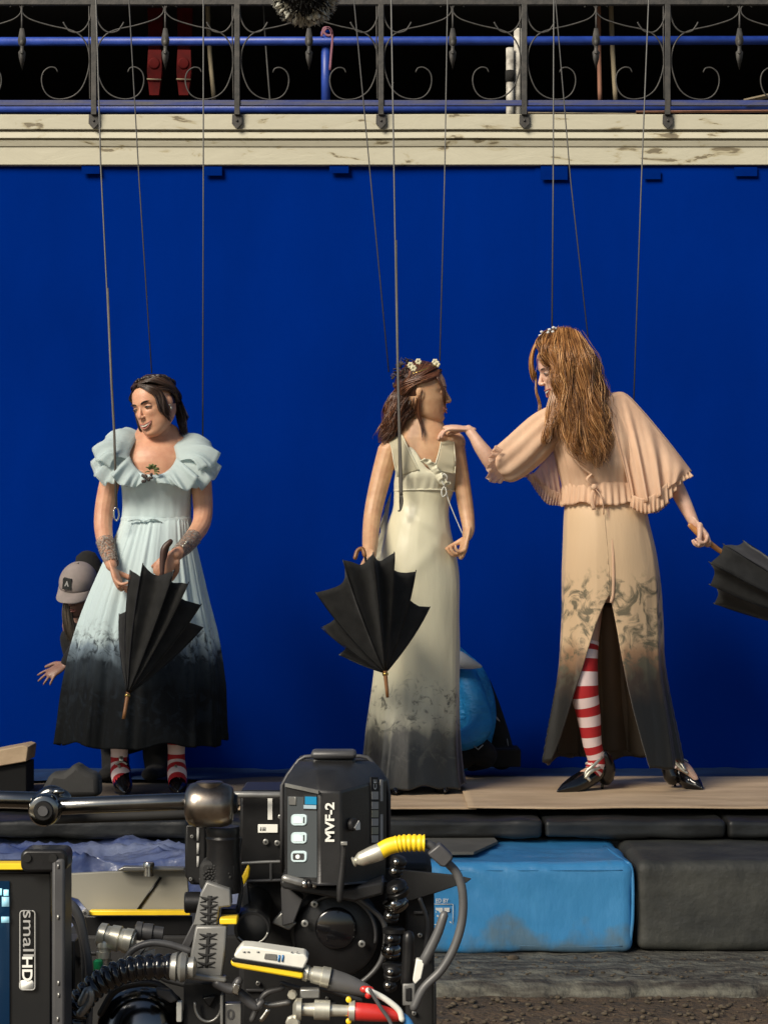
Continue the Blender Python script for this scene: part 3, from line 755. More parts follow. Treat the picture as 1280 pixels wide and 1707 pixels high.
# flag on stands, added out of view to darken the set towards the floor
fg = thing('added_shade_flag', (-3, 3.0, -.5), 'large black flag stretched on a pipe frame, added unseen on two high stands to shade the lower scene', 'flag')
obj('flag_cloth', MB().box(-8.5, 2.2, 3.0, 3.02, 3.1, 5.95), M['blackcloth'], fg, smooth=False)
obj('frame_pipe', MB().tube([(-8.5, 3.01, 5.97), (2.2, 3.01, 5.97)], .025, n=10), M['grey'], fg)
for x in (-8.5, 2.2):
    obj('stand', MB().tube([(x, 3.05, -.5), (x, 3.05, 6.0)], .025, n=10), M['grey'], fg)

# ------------------------------------------------------------------ people
def headT(origin, yaw, pitch, roll, s):
    R = (Matrix.Rotation(math.radians(yaw), 3, 'Z') @ Matrix.Rotation(math.radians(pitch), 3, 'X') @ Matrix.Rotation(math.radians(roll), 3, 'Y'))
    R = np.array(R)
    o = np.asarray(origin, float)
    def T(p): return o + s * (np.asarray(p, float) @ R.T)
    return T, R

SL = np.array([(.1215, .006, .028, .010), (.119, -.012, .045, .028), (.110, -.034, .064, .043), (.095, -.055, .083, .056), (.070, -.0745, .099, .068), (.045, -.0845, .106, .0735),
 (.025, -.0885, .108, .0745), (.008, -.0865, .107, .073), (-.012, -.086, .101, .0712), (-.030, -.0865, .092, .069), (-.045, -.0875, .080, .0655), (-.060, -.086, .062, .0615), (-.075, -.0835, .038, .0555),
 (-.090, -.082, .008, .0455), (-.101, -.078, -.016, .034), (-.109, -.068, -.034, .020), (-.112, -.060, -.042, .008)])
def head(mb, T, R, s, open_=.0, smile=.6, jaw=1.0):
    E = lambda c, r, n=16: mb.ell(T(c), np.array(r) * s, R, n)
    S_ = spl(SL, 60); nth = 72
    gx = lambda x, z, x0, z0, sx, sz: math.exp(-((x - x0) / sx) ** 2 - ((z - z0) / sz) ** 2)
    G = np.zeros((60, nth, 3))
    for i, (z, f, b_, w_) in enumerate(S_):
        if z < -.02: w_ *= 1 + (jaw - 1) * min(1, (-.02 - z) / .04)
        if z < -.06: z2 = z - open_ * .007 * min(1, (-.06 - z) / .02)
        else: z2 = z
        yc = min(.012, (f + b_) / 2 + .012)
        for j in range(nth):
            a_ = j / nth * 2 * math.pi; x = w_ * math.cos(a_); sn = math.sin(a_)
            if sn < 0:
                ff = 1 + .05 * math.cos(a_) ** 2
                y = yc - (yc - f) * abs(sn) ** .93
                d = 0
                for k in (1, -1):
                    d += -.0065 * gx(x, z, .031 * k, .008, .017, .011) + .0022 * gx(x, z, .026 * k, .027, .016, .007)
                    d += (.0030 + .0035 * smile) * gx(x, z, .036 * k, -.022 + .006 * smile, .017, .015)
                    d += -.0022 * smile * gx(x, z, .030 * k, -.050, .006, .013) - .002 * gx(x, z, .060 * k, .035, .012, .02)
                d += .0035 * gx(x, z, 0, -.053, .021, .014) - .0030 * gx(x, z, 0, -.075, .014, .006) + .0040 * gx(x, z, 0, -.093, .015, .010)
                y -= d
            else:
                y = yc + (b_ - yc) * sn
            G[i, j] = T((x, y, z2))
    mb.grid(G, closed=True); k0 = mb.n - 60 * nth
    mb.f.append(tuple(k0 + i for i in range(nth))[::-1]); mb.m.append(0)
    k0 += 59 * nth; mb.f.append(tuple(k0 + i for i in range(nth))); mb.m.append(0)
    for k in (1, -1):
        E((.031 * k, -.0700, .008), (.0150, .0118, .0095), 18)
        E((.0080 * k, -.0955, -.0270), (.0068, .0085, .0056), 12)
        E((.073 * k, .010, -.002), (.006, .015, .026), 14)
        E((.0765 * k, .016, .006), (.006, .013, .019), 14)
    mb.tube([T((0, -.080, .024)), T((0, -.0865, .006)), T((0, -.0985, -.016)), T((0, -.1015, -.0245)), T((0, -.090, -.0305))], np.array([.0060, .0062, .0080, .0084, .0055]) * s, n=12, k=12, rnd_end=True)

def face_parts(par, T, R, s, open_=.5, smile=.7, lid=.5, look=(0, 0), brow=1.0, teeth=True, show_l=True, show_r=True, lipm=None):
    lipm = lipm or M['lip']
    w = .0195 + .0095 * smile
    zc = -.060
    def mz(u):        # corner lift
        return zc + .010 * smile * u * u
    yy = lambda u: -.0925 + .013 * u * u
    us = np.linspace(-1, 1, 11)
    up = [T((w * u, yy(u), mz(u) + .0035 * (1 - u * u) + .002 * (abs(u) > .15) * (1 - abs(u)))) for u in us]
    lo = [T((w * u, yy(u) + .001, mz(u) - (.005 + .018 * open_) * (1 - u * u))) for u in us]
    mb = MB().tube(up, np.array([.0008] + [.0026] * 9 + [.0008]) * s, n=8, k=21)
    mb.tube(lo, np.array([.0008] + [.0031] * 9 + [.0008]) * s, n=8, k=21)
    obj('lips', mb, lipm, par)
    if open_ > .1:
        G = np.array([[T((w * u * .93, yy(u) + .0015, mz(u) + (1 - u * u) * (.003 - v * (.008 + .018 * open_)))) for u in us] for v in (0, .5, 1)])
        obj('mouth', MB().grid(G), M['mouth'], par)
        if teeth:
            G = np.array([[T((w * u * .8, yy(u * .8) - .0006, mz(u * .8) + (1 - u * u * .5) * (.003 - v * (.0055 + .004 * open_)))) for u in us] for v in (0, 1)])
            obj('teeth', MB().grid(G), M['teeth'], par)
    for k, sh in ((1, show_l), (-1, show_r)):
        if not sh: continue
        c = np.array((.031 * k, -.0768, .0078))
        e = obj('eye', MB().ell(T(c), np.array((.0125, .0065, .0062 * (1 - .45 * lid))) * s, R, 14), M['eyew'], par)
        ii = c + np.array((.003 * look[0], -.0052, .002 * look[1] - .001 * lid))
        obj('iris', MB().ell(T(ii), np.array((.0048, .0025, .0045 * (1 - .45 * lid))) * s, R, 10), M['iris'], e)
        a = np.linspace(-1, 1, 7)
        obj('eyelashes', MB().tube([T((c[0] + .0145 * u * 1, -.0835 + .006 * u * u, c[2] + .0058 * (1 - u * u) * (1 - .75 * lid) - .001)) for u in a], np.array([.0006, .0015, .0018, .0018, .0018, .0015, .0006]) * s, n=6, k=13), M['brow'], par)
        obj('eyebrow', MB().tube([T((.031 * k + k * .019 * u, -.0860 + .010 * (u * .5 + .5) ** 2, .0275 + .004 * (1 - (u - .2) ** 2) - .002)) for u in a], np.array([.0022, .0027, .0029, .0028, .0024, .0016, .0006]) * s * brow, n=6, k=13, flat=.7), M['brow'], par)

def hand(mb, w, fwd, pn, s=1.0, side=1, curls=(.5, .5, .55, .6), spread=.07, thumb=(.7, .6, .3), tb=.3):
    f = nrm(fwd); p = np.asarray(pn, float); p = nrm(p - f * np.dot(p, f)); l = np.cross(f, p) * side
    w = np.asarray(w, float)
    mb.tube([w - f * .01, w + f * .02 * s, w + f * .055 * s, w + f * .082 * s], np.array([.025, .031, .039, .037]) * s, n=14, k=8, flat=.42, up=p, rnd_end=True)
    L = [.074, .083, .078, .061]
    for i in range(4):
        k = w + f * (.080 - .003 * abs(i - 1)) * s + l * (.0300 - .0200 * i) * s
        a = 0; d0 = f + l * spread * (1.5 - i); pts = [k - f * .02 * s, k]
        for j, fr in enumerate((.45, .32, .25)):
            a += curls[i] * (1.0 if j == 0 else 1.25 if j == 1 else .8)
            d = nrm(d0 * math.cos(a) + p * math.sin(a))
            pts.append(pts[-1] + d * L[i] * fr * s)
        mb.tube(pts, np.array([.0078, .0086, .0074, .0072, .0054]) * s, n=10, k=15, rnd_end=True)
    k = w + f * .022 * s + l * .024 * s
    d = nrm(l * thumb[0] + f * thumb[1] + p * thumb[2]); d2 = nrm(d + f * .5 + p * tb - l * .25)
    mb.tube([k, k + d * .036 * s, k + d * .036 * s + d2 * .032 * s, k + d * .036 * s + d2 * .054 * s], np.array([.0145, .0115, .0105, .0078]) * s, n=10, k=11, rnd_end=True)

def foot(mb, ankle, toe, r=.026):
    a, t_ = np.asarray(ankle, float), np.asarray(toe, float)
    mb.tube([a + (0, 0, .02), a, (a + t_) / 2 + (0, 0, .01), t_], [r, r * 1.05, r * .95, r * .6], n=12, k=10, rnd_end=True)

def shoe(par, ankle, toe, heel_xy, z0=0.0, label=None, buckle=True):
    """black court shoe; ankle: joint centre, toe: tip on ground, heel on ground below the ankle"""
    a, t_ = np.asarray(ankle, float), np.asarray(toe, float)
    hb = np.array((heel_xy[0], heel_xy[1], z0 + .095))
    f = nrm((t_ - hb) * (1, 1, 0))
    ball = hb * .36 + t_ * .64; ball[2] = z0 + .03
    pts = [hb - f * .004 + (0, 0, .005), hb + f * .035 + (0, 0, -.005), (hb * .62 + ball * .38) + (0, 0, .000), ball, (ball * .45 + t_ * .55) * (1, 1, 0) + (0, 0, z0 + .02), t_ * (1, 1, 0) + (0, 0, z0 + .012)]
    mb = MB().tube(pts, [.034, .041, .041, .039, .025, .006], n=18, k=28, flat=1.0, rnd_end=True, up=(0, 0, 1))
    # counter round the heel
    mb.tube([hb + f * .012, hb + f * .008 + (0, 0, .025), hb + f * .002 + (0, 0, .055)], [.038, .039, .037], n=18, k=6, cap=False)
    # heel
    mb.tube([hb + f * .006 + (0, 0, -.01), hb + f * .004 + (0, 0, -.045), hb + f * .008 + (0, 0, -.094)], [.024, .0085, .0055], n=10, k=8)
    # sole
    o = obj('shoe', mb, M['patent'], par)
    if label: o['label'] = label
    sm = MB().tube([np.array((q[0], q[1], q[2] - .024 if i < 4 else z0 + .004)) for i, q in enumerate(pts)], [.022, .028, .028, .034, .024, .008], n=12, k=20, flat=.12, up=(0, 0, 1))
    obj('sole', sm, M['black'], o)
    if buckle:
        c = hb * .62 + ball * .38 + (0, 0, .044)
        bk = MB()
        for q in np.linspace(-1, 1, 9):
            for w_ in (-1, 1):
                bk.ell(c + f * .018 * w_ * abs(q) ** .5 + np.cross(f, (0, 0, 1)) * .02 * q + (0, 0, .008 * (1 - q * q)), .0052, n=6)
        obj('buckle', bk, M['silver'], o)
        st = MB().tube([c + (0, 0, .04) + f * -.02, c + (0, 0, .02) - f * .0, c], [.011, .010, .009], n=8, k=8, flat=.5)
        obj('ankle_strap', st, M['silver'], o)
    return o

def sock(par, pts, radii, n, lab=None, k=None, first=0):
    k = k or n * 4
    mb = MB().tube(pts, np.array(radii), n=18, k=k, mat=lambda i: (int(i / ((k - 1) / n)) + first) % 2, cap=False)
    o = obj('striped_sock', mb, [M['sockw'], M['sockr']], par)
    if lab: o['label'] = lab
    return o

def hair(mb, guides, n, spread=.01, r=.002, wave=0, wl=6, seed=0, k=16, tip=.25, jit=.15, sides=3):
    R_ = np.random.RandomState(seed)
    gs = np.array([spl(g, k) for g in guides])
    tt = np.linspace(0, 1, k)
    for i in range(n):
        u = R_.uniform(0, len(gs) - 1) if len(gs) > 1 else 0
        a = int(min(u, len(gs) - 2)) if len(gs) > 1 else 0
        f = u - a
        g = gs[a] * (1 - f) + gs[min(a + 1, len(gs) - 1)] * f
        off = R_.normal(size=3) * spread
        g = g + off * (.35 + .65 * tt[:, None])
        if wave:
            # strands wave together in locks: phase depends on the guide position
            ph = u * 4.1 + R_.uniform(0, .8); ph2 = u * 6.3 + R_.uniform(0, 1.0)
            am = wave * (tt ** .7)[:, None]
            g = g + am * (np.sin(tt * wl * 2 * math.pi + ph)[:, None] * np.array((1, .2, .15)) + np.sin(tt * wl * 1.7 * math.pi + ph2)[:, None] * np.array((.1, 1, .1)))
        end = R_.uniform(1 - jit, 1)
        kk = max(5, int(k * end))
        rr = r * R_.uniform(.6, 1.4) * np.interp(np.linspace(0, 1, kk), [0, .1, .7, 1], [.7, 1, .9, tip])
        mb.tube(g[:kk], rr, n=sides, cap=False, mat=int(R_.choice([0, 0, 1, 1, 1, 2])))
    return mb

def skull(T, v, f=1.0):
    v = nrm(v)
    c = np.array((0, .014, .032)); r = np.array((.079, .099, .090)) * f
    k = 1 / math.sqrt(sum((v[i] / r[i]) ** 2 for i in range(3)))
    return T(c + v * k)

def scalp(mb, T, face_y=-.60, f=1.0, zmin=-.75, hair_z=.45):
    th = np.linspace(0, 2 * math.pi, 40, endpoint=False); ph = np.linspace(0.02, math.pi - .02, 28)
    vs, idx, fs = [], {}, []
    for i, p in enumerate(ph):
        for j, a in enumerate(th):
            v = np.array((math.sin(p) * math.cos(a), math.sin(p) * math.sin(a), math.cos(p)))
            idx[i, j] = len(vs); vs.append((v, skull(T, v, f)))
    keep = lambda v: (v[2] > zmin) and not (v[1] < face_y * .55 and v[2] < hair_z - .25 * (abs(v[0]))) and not (v[1] < .08 and v[2] < .24)
    for i in range(len(ph) - 1):
        for j in range(40):
            q = [idx[i, j], idx[i + 1, j], idx[i + 1, (j + 1) % 40], idx[i, (j + 1) % 40]]
            if all(keep(vs[k][0]) for k in q): fs.append(q)
    mb.add([v[1] for v in vs], fs)

def vfold(th, t, specs):
    th = th + .20 * np.sin(3 * th + 1) + .10 * np.sin(5 * th + 2.3) + .05 * np.sin(9 * th + .7)
    s_ = 0
    for n, ph, am, dr in specs:
        s_ = s_ + am * (1 - 2 * np.abs(np.sin(n * th / 2 + ph + dr * t)) ** .8)
    return s_

def loft(rows, nz=60, nth=160, d0=9.0, folds=None, span=None, topz=None, hem=0, seed=0, wr=.003):
    """rows: (py, px_left, px_right, depth_radius, depth_offset). folds(th, t, py)->relative radius change. span(t)->(th0, th1)"""
    rows = np.array(rows, float)
    A = spl(rows, nz)
    A[:, 0] = np.maximum.accumulate(A[:, 0])
    G = np.zeros((nz, nth, 3))
    for i, (py, xl, xr, rd, dy) in enumerate(A):
        t = i / (nz - 1)
        if span: a0, a1 = span(t)
        else: a0, a1 = 0, 2 * math.pi
        th = np.linspace(a0, a1, nth, endpoint=span is not None)
        cx = (X(xl, d0) + X(xr, d0)) / 2; a = (X(xr, d0) - X(xl, d0)) / 2
        k = 1 + (folds(th, t, py) if folds else 0)
        kx = 1 + (k - 1) * .75
        z = Z(py, d0) + np.zeros(nth)
        if topz is not None: z = z + topz(th) * max(0, 1 - t * 3)
        if hem: z = z + hem * t ** 4 * (np.sin(th * 5 + seed) + .6 * np.sin(th * 11 + seed * 2))
        G[i, :, 0] = cx + a * kx * np.cos(th)
        G[i, :, 1] = d0 + dy + rd * k * np.sin(th)
        G[i, :, 2] = z
        if wr:
            for j in range(nth):
                q = Vector((G[i, j, 0] * 9, G[i, j, 1] * 9, G[i, j, 2] * 5 + seed))
                e = wr * mnoise.noise(q)
                G[i, j, 0] += e * math.cos(th[j]); G[i, j, 1] += e * math.sin(th[j])
    return MB().grid(G, closed=span is None, flip=True), G

def ruffle(A, B, ns=60, nt=12, waves=8, amp=.02, sag=.0, seed=0, nrm_dir=None, fine=0):
    A = spl(A, ns); B = spl(B, ns)
    G = np.zeros((nt, ns, 3))
    T_ = np.gradient(A, axis=0)
    for i in range(nt):
        t = i / (nt - 1)
        for j in range(ns):
            s_ = j / (ns - 1)
            p = A[j] * (1 - t) + B[j] * t
            n_ = nrm(np.cross(T_[j], B[j] - A[j])) if nrm_dir is None else nrm(nrm_dir)
            ph = waves * s_ * 2 * math.pi
            k = math.sin(ph + .8 * math.sin(s_ * 7 + seed)) + .4 * math.sin(2.1 * ph + seed) + fine * math.sin(ph * 5.3)
            p = p + n_ * (amp * k * t ** 1.2 + sag * math.sin(math.pi * t))
            G[i, j] = p
    return MB().grid(G)

def umbrella(name, label, apex, grip, ribs, ferr, hand_pt, wood, pull=.45, bulge=.03, scal=.06):
    A, E = np.asarray(apex, float), np.asarray(grip, float)
    root = thing(name, tuple(ferr), label, 'umbrella', 'black umbrellas held by the women')
    ax = nrm(E - A); L_ = np.linalg.norm(E - A)
    nt, ns_ = 16, 9
    def rib(k, t):
        e = ribs[k % len(ribs)]
        mid = (A + e) / 2 + nrm((e - A) - ax * np.dot(e - A, ax)) * bulge
        return (1 - t) ** 2 * A + 2 * t * (1 - t) * mid + t * t * e
    mb = MB()
    for k in range(len(ribs)):
        G = np.zeros((nt, ns_, 3))
        for i in range(nt):
            for j in range(ns_):
                s_ = j / (ns_ - 1); t = i / (nt - 1)
                tt = t * (1 - scal * math.sin(math.pi * s_) * t)
                p = rib(k, tt) * (1 - s_) + rib(k + 1, tt) * s_
                c = A + ax * np.dot(p - A, ax)
                f = pull * math.sin(math.pi * s_) ** .8 * min(1, t * 2.5)
                p = p * (1 - f) + c * f
                p = p + .006 * t * mnoise.noise(Vector(p) * 18)
                G[i, j] = p
        mb.grid(G)
    obj('canopy', mb, M['umb'], root, solid=.0012, ang=60)
    for k in range(len(ribs)):
        obj('rib', MB().tube([rib(k, t) - ax * .002 for t in np.linspace(.02, 1.015, 12)], .0022, n=5), M['black'], root)
    obj('shaft', MB().tube([A, np.asarray(hand_pt, float)], .005, n=8), M['black'], root)
    f = np.asarray(ferr, float)
    obj('ferrule', MB().tube([A + ax * .01, A, f], [.010, .0085, .0065], n=10, k=8), M[wood], root)
    obj('collar', MB().lathe([(-.004, .012), (.006, .012)], A - ax * .004, nrm(f - A), n=12), M['brass'], root)
    return root

Dp = 9.0
# =============================== woman in the pale blue gown
w1 = thing('person', (X(255, 9), 9.0, 0), 'dark-haired woman in a pale blue ruffled gown dipped black at the hem', 'person')
T1, R1 = headT(P(257, 678, 8.97), -33, 14, -11, 1.05)
mb = MB()
head(mb, T1, R1, 1.06, .2, 1.0, 1.10)
q = lambda *a: PS(a)
mb.tube(q((266, 690, 9.0), (264, 722, 9.01), (262, 752, 9.02)), [.050, .052, .066], n=18, k=8, rnd_end=True)
mb.tube(q((262, 742, 9.02), (260, 775, 8.99), (260, 820, 8.99), (260, 865, 9.0), (258, 920, 9.0), (258, 965, 9.0)), [.115, .142, .128, .124, .165, .17], n=64, k=30, flat=.62, up=(0, 1, 0), rnd_end=True)
for k, x in ((-1, 205), (1, 325)):
    mb.ell(P(x, 758, 9.0), (.052, .05, .05)); mb.tube(q((262, 735, 9.02), ((262 + x) / 2, 742, 9.02), (x, 752, 9.01)), [.045, .045, .045], n=12, k=6, rnd_end=True)
    mb.ell(P(260 + k * 25, 800, 8.94), (.052, .052, .05))
mb.tube(q((200, 755, 9.0), (182, 808, 8.99), (172, 868, 8.96), (177, 912, 8.88), (186, 944, 8.80)), [.046, .043, .039, .033, .023], n=14, k=22, rnd_end=True)
mb.tube(q((330, 755, 9.0), (336, 812, 8.99), (337, 868, 8.93), (316, 902, 8.80), (294, 924, 8.66)), [.046, .044, .039, .032, .023], n=14, k=22, rnd_end=True)
hand(mb, P(187, 944, 8.80), (.35, -.3, -.85), (.85, -.1, .35), .98, -1, (.30, .45, .5, .5), .05, (.5, .5, .6), .5)
hand(mb, P(294, 924, 8.66), (-.72, -.1, -.72), (-.15, .9, -.1), 1.0, 1, (.45, .55, .6, .6), .06, (.6, .6, .5), .5)
mb.tube(q((228, 950, 9.0), (215, 1090, 8.99), (200, 1200, 9.0), (198, 1262, 9.0), (199, 1285, 9.0)), [.085, .065, .045, .032, .034], n=14, k=24, rnd_end=True)
mb.tube(q((288, 950, 9.0), (290, 1090, 9.0), (294, 1200, 9.02), (294, 1262, 9.02), (294, 1282, 9.02)), [.085, .065, .045, .032, .034], n=14, k=24, rnd_end=True)
foot(mb, P(199, 1282, 9.0), P(205, 1310, 8.86)); foot(mb, P(294, 1280, 9.02), P(296, 1306, 8.9))
b1 = voxel(mb, 'body', M['skin1'], w1, .0027, 3, .42)
face_parts(w1, T1, R1, 1.06, .40, 1.25, .5, (-.5, -1), 1.8)
sock(w1, PS([(200, 1200, 9.0), (199, 1245, 9.0), (199, 1272, 9.0), (201, 1290, 8.96), (204, 1310, 8.88)]), [.048, .037, .036, .041, .036], 8)
sock(w1, PS([(294, 1200, 9.02), (294, 1240, 9.02), (294, 1268, 9.02), (295, 1288, 8.98), (296, 1308, 8.90)]), [.048, .037, .036, .041, .036], 8)
shoe(w1, P(199, 1282, 9.0), P(208, 1322, 8.80), (X(199, 9), 9.02))
shoe(w1, P(294, 1280, 9.02), P(297, 1320, 8.84), (X(294, 9.04), 9.06))
for x, y, d in ((200, 1284, 8.94), (294, 1284, 8.955)):
    obj('shoe_strap', MB().tube(PS([(x - 2, y - 8, d), (x + 2, y + 6, d - .03), (x + 4, y + 20, d - .07)]), [.006, .010, .007], n=8, k=12, flat=.5, up=(0, 1, 0)), M['silver'], w1)
# gown: skirt
def f1(th, t, py):
    g = max(0, min(1, t * 1.2))
    return vfold(th, t, [(13, .4, .055 * g, .6), (7, 1.3, .05 * g, .4), (29, .2, .018, 0), (47, .9, .012 * (1 - g) + .004, 0)])
mb, _ = loft([(866, 203, 318, .10, 0), (885, 196, 322, .125, 0), (930, 176, 331, .165, 0), (1000, 145, 347, .21, 0), (1070, 121, 362, .245, 0), (1140, 107, 371, .27, 0), (1200, 98, 374, .285, 0), (1238, 93, 376, .29, 0)], 80, 260, folds=f1, hem=.010, seed=1)
dr = obj('gown_skirt', mb, M['dress1'], w1, solid=.003)
# bodice
def tb1(th): return .075 * (1 + np.sin(th)) * .5 + .03 * np.cos(th * 2)
def f1b(th, t, py): return .012 * np.sin(th * 23) * .4 + .03 * np.exp(-((th - 4.2) ** 2) * 6 - (t - .35) ** 2 * 20) + .03 * np.exp(-((th - 5.2) ** 2) * 6 - (t - .35) ** 2 * 20)
mb, _ = loft([(782, 196, 324, .130, -.012), (800, 201, 322, .136, -.012), (822, 204, 319, .116, -.005), (845, 205, 318, .100, 0), (866, 204, 317, .096, 0)], 26, 140, folds=f1b, topz=tb1)
obj('gown_bodice', mb, M['dress1'], w1, solid=.003)
obj('waist_band', loft([(862, 203, 318, .096, 0), (866, 202, 319, .099, 0), (872, 203, 318, .102, 0)], 6, 90, wr=.001)[0], M['dress1'], w1, solid=.003)
bw = MB()
bw.tube(q((240, 870, 8.89), (228, 866, 8.885), (214, 869, 8.9)), [.003, .009, .004], n=8, k=10, flat=.4); bw.tube(q((240, 870, 8.89), (255, 865, 8.885), (270, 871, 8.895)), [.003, .009, .004], n=8, k=10, flat=.4); bw.ell(P(241, 869, 8.885), (.008, .006, .006))
obj('waist_bow', bw, M['dressw'], w1)
# ruffles: two tiers per shoulder plus the neckline frill
def rf(A, B, **k):
    return ruffle(PS(A), PS(B), **k)
UL, UR = (-.45, -.35, .8), (.45, -.35, .8)
rfl = [
 ([(232, 722, 9.05), (222, 742, 8.95), (216, 762, 8.92), (226, 780, 8.895)], [(190, 742, 9.10), (158, 768, 8.96), (158, 796, 8.88), (192, 811, 8.85)], dict(waves=3.3, amp=.015, sag=.026, fine=.15, seed=1, nrm_dir=UL)),
 ([(234, 721, 9.05), (224, 738, 8.95), (216, 756, 8.91), (218, 768, 8.90)], [(200, 726, 9.08), (163, 740, 8.97), (158, 766, 8.88), (182, 778, 8.86)], dict(waves=2.6, amp=.013, sag=.034, fine=.12, seed=3, nrm_dir=UL)),
 ([(216, 760, 8.90), (224, 776, 8.885), (236, 787, 8.872), (249, 794, 8.868)], [(184, 790, 8.84), (200, 808, 8.83), (222, 812, 8.83), (240, 805, 8.84)], dict(waves=2.6, amp=.013, sag=.010, seed=5, nrm_dir=(0, -1, .2))),
 ([(292, 730, 9.05), (292, 748, 8.95), (293, 766, 8.92), (284, 781, 8.895)], [(342, 752, 9.10), (366, 778, 8.96), (352, 804, 8.88), (316, 820, 8.85)], dict(waves=3.3, amp=.015, sag=.026, fine=.15, seed=2, nrm_dir=UR)),
 ([(290, 729, 9.05), (290, 744, 8.95), (294, 760, 8.91), (296, 770, 8.90)], [(330, 732, 9.08), (364, 752, 8.97), (356, 776, 8.88), (330, 786, 8.86)], dict(waves=2.6, amp=.013, sag=.034, fine=.12, seed=4, nrm_dir=UR)),
 ([(294, 764, 8.90), (286, 778, 8.885), (272, 789, 8.872), (256, 794, 8.868)], [(332, 794, 8.84), (312, 818, 8.83), (290, 808, 8.83), (262, 806, 8.84)], dict(waves=2.6, amp=.013, sag=.010, seed=6, nrm_dir=(0, -1, .2))),
]
for A, B, k in rfl:
    obj('ruffle', rf(A, B, **k), M['organza'], w1, solid=.0015)
# corsage of leaves and berries
lf = MB()
for i in range(14):
    a = rnd.uniform(-.6, 3.4); c = P(254, 786, 8.84) + np.array((math.cos(a), -.3, math.sin(a))) * .010
    lf.tube([c, c + np.array((math.cos(a) * .010, -.010, math.sin(a) * .012 + .004)), c + np.array((math.cos(a) * .022, -.006, math.sin(a) * .02))], [.003, .008, .001], n=6, k=7, flat=.3)
cs = obj('corsage', lf, M['leafg'], w1)
br = MB()
for i in range(12): br.ell(P(246 + rnd.uniform(-8, 8), 798 + rnd.uniform(-9, 7), 8.83), .007, n=8)
obj('berries', br, M['leafd'], cs)
# lace at the wrists
for pts, rr in ((PS([(175, 902, 8.895), (180, 920, 8.86), (187, 940, 8.81)]), [.038, .034, .0275]), (PS([(322, 896, 8.82), (308, 911, 8.74), (295, 923, 8.67)]), [.036, .033, .0275])):
    obj('lace_cuff', MB().tube(pts, rr, n=20, k=14, cap=False), M['lace'], w1, solid=.002)
br = MB()
for i in range(16):
    a = i / 16 * 6.28; c = P(303, 915, 8.70)
    br.ell(c + np.array((math.cos(a) * .022, math.sin(a) * .03, math.cos(a) * .028)), .0055, n=6)
obj('bracelet', br, M['silver'], w1)
obj('earring', MB().ell(T1((.082, -.002, -.025)), (.006, .006, .009), n=8).ell(T1((.083, -.006, -.012)), .005, n=8), M['silver'], w1)
# hair: swept back from a centre parting, locks framing the face, lengths behind the neck
hb = MB()
scalp(hb, T1, -.75, 1.02, -.55, .55)
gd = []
for k in range(8):
    y0 = -.78 + .2 * k
    gd.append([skull(T1, (.03, y0, .72 + .1 * (k > 1)), 1.06), skull(T1, (.55, y0 * .6 - .05, .62), 1.15), skull(T1, (.88, .10 + .05 * k, .20), 1.16), skull(T1, (.60, .80, -.22), 1.18), skull(T1, (.1, .98, -.35), 1.15)])
hair(hb, gd, 520, .0035, .0024, seed=1, k=14)
gd = [[np.array(0)] * 0]
gd = []
for k in range(8):
    y0 = -.78 + .2 * k
    gd.append([skull(T1, (-.03, y0, .72 + .1 * (k > 1)), 1.05), skull(T1, (-.55, y0 * .6 - .05, .62), 1.10), skull(T1, (-.88, .10 + .05 * k, .20), 1.08), skull(T1, (-.60, .80, -.22), 1.08), skull(T1, (-.1, .98, -.35), 1.1)])
hair(hb, gd, 300, .0035, .0024, seed=2, k=14)
for sg in (1, -1):
    hair(hb, [[skull(T1, (sg * x0, y0, z0), 1.05), skull(T1, (sg * .95, y0 + .3, z0 - .3), 1.08), skull(T1, (sg * .80, .62, -.35), 1.08), skull(T1, (sg * .4, .85, -.50), 1.1)] for x0, y0, z0 in ((.9, -.15, .5), (.95, 0, .32), (.92, .25, .3))], 160, .004, .0022, .001, 1, 50 + sg, 14)
hair(hb, [[skull(T1, (.76, -.56, .40), 1.05), skull(T1, (.97, -.16, .22), 1.09), skull(T1, (.95, .28, .02), 1.09), skull(T1, (.72, .66, -.25), 1.10)], [skull(T1, (.84, -.40, .45), 1.05), skull(T1, (.98, -.04, .30), 1.09), skull(T1, (.95, .35, .12), 1.09), skull(T1, (.72, .66, -.12), 1.10)]], 220, .004, .0021, .001, 1, 72, 15)
# left-of-image lock hanging behind the cheek, right-of-image fringe over the temple
hair(hb, [[skull(T1, (-.05, -.80, .66), 1.06), skull(T1, (-.72, -.66, .30), 1.08), skull(T1, (-.95, -.45, -.05), 1.04), T1((-.074, -.040, -.07)), T1((-.070, -.012, -.13)), T1((-.062, .005, -.17))],
          [skull(T1, (-.10, -.72, .70), 1.06), skull(T1, (-.80, -.50, .25), 1.08), skull(T1, (-1, -.2, -.1), 1.04), T1((-.078, .0, -.09)), T1((-.066, .03, -.15)), T1((-.05, .04, -.19))]], 210, .004, .0018, .003, 1.5, 3, 18, jit=.4)
hair(hb, [[skull(T1, (.03, -.78, .66), 1.05), skull(T1, (.42, -.80, .38), 1.08), skull(T1, (.72, -.74, .06), 1.08), T1((.072, -.060, -.022)), T1((.076, -.040, -.055))],
          [skull(T1, (.05, -.72, .68), 1.06), skull(T1, (.58, -.66, .42), 1.09), skull(T1, (.88, -.50, .08), 1.09), T1((.075, -.046, -.035)), T1((.078, -.030, -.060)), T1((.076, -.018, -.085))],
          [skull(T1, (.05, -.70, .68), 1.06), skull(T1, (.62, -.60, .40), 1.10), skull(T1, (.94, -.40, .06), 1.09), T1((.083, -.022, -.03)), T1((.082, -.006, -.05))]], 240, .003, .0018, .002, 1, 4, 16, jit=.4)
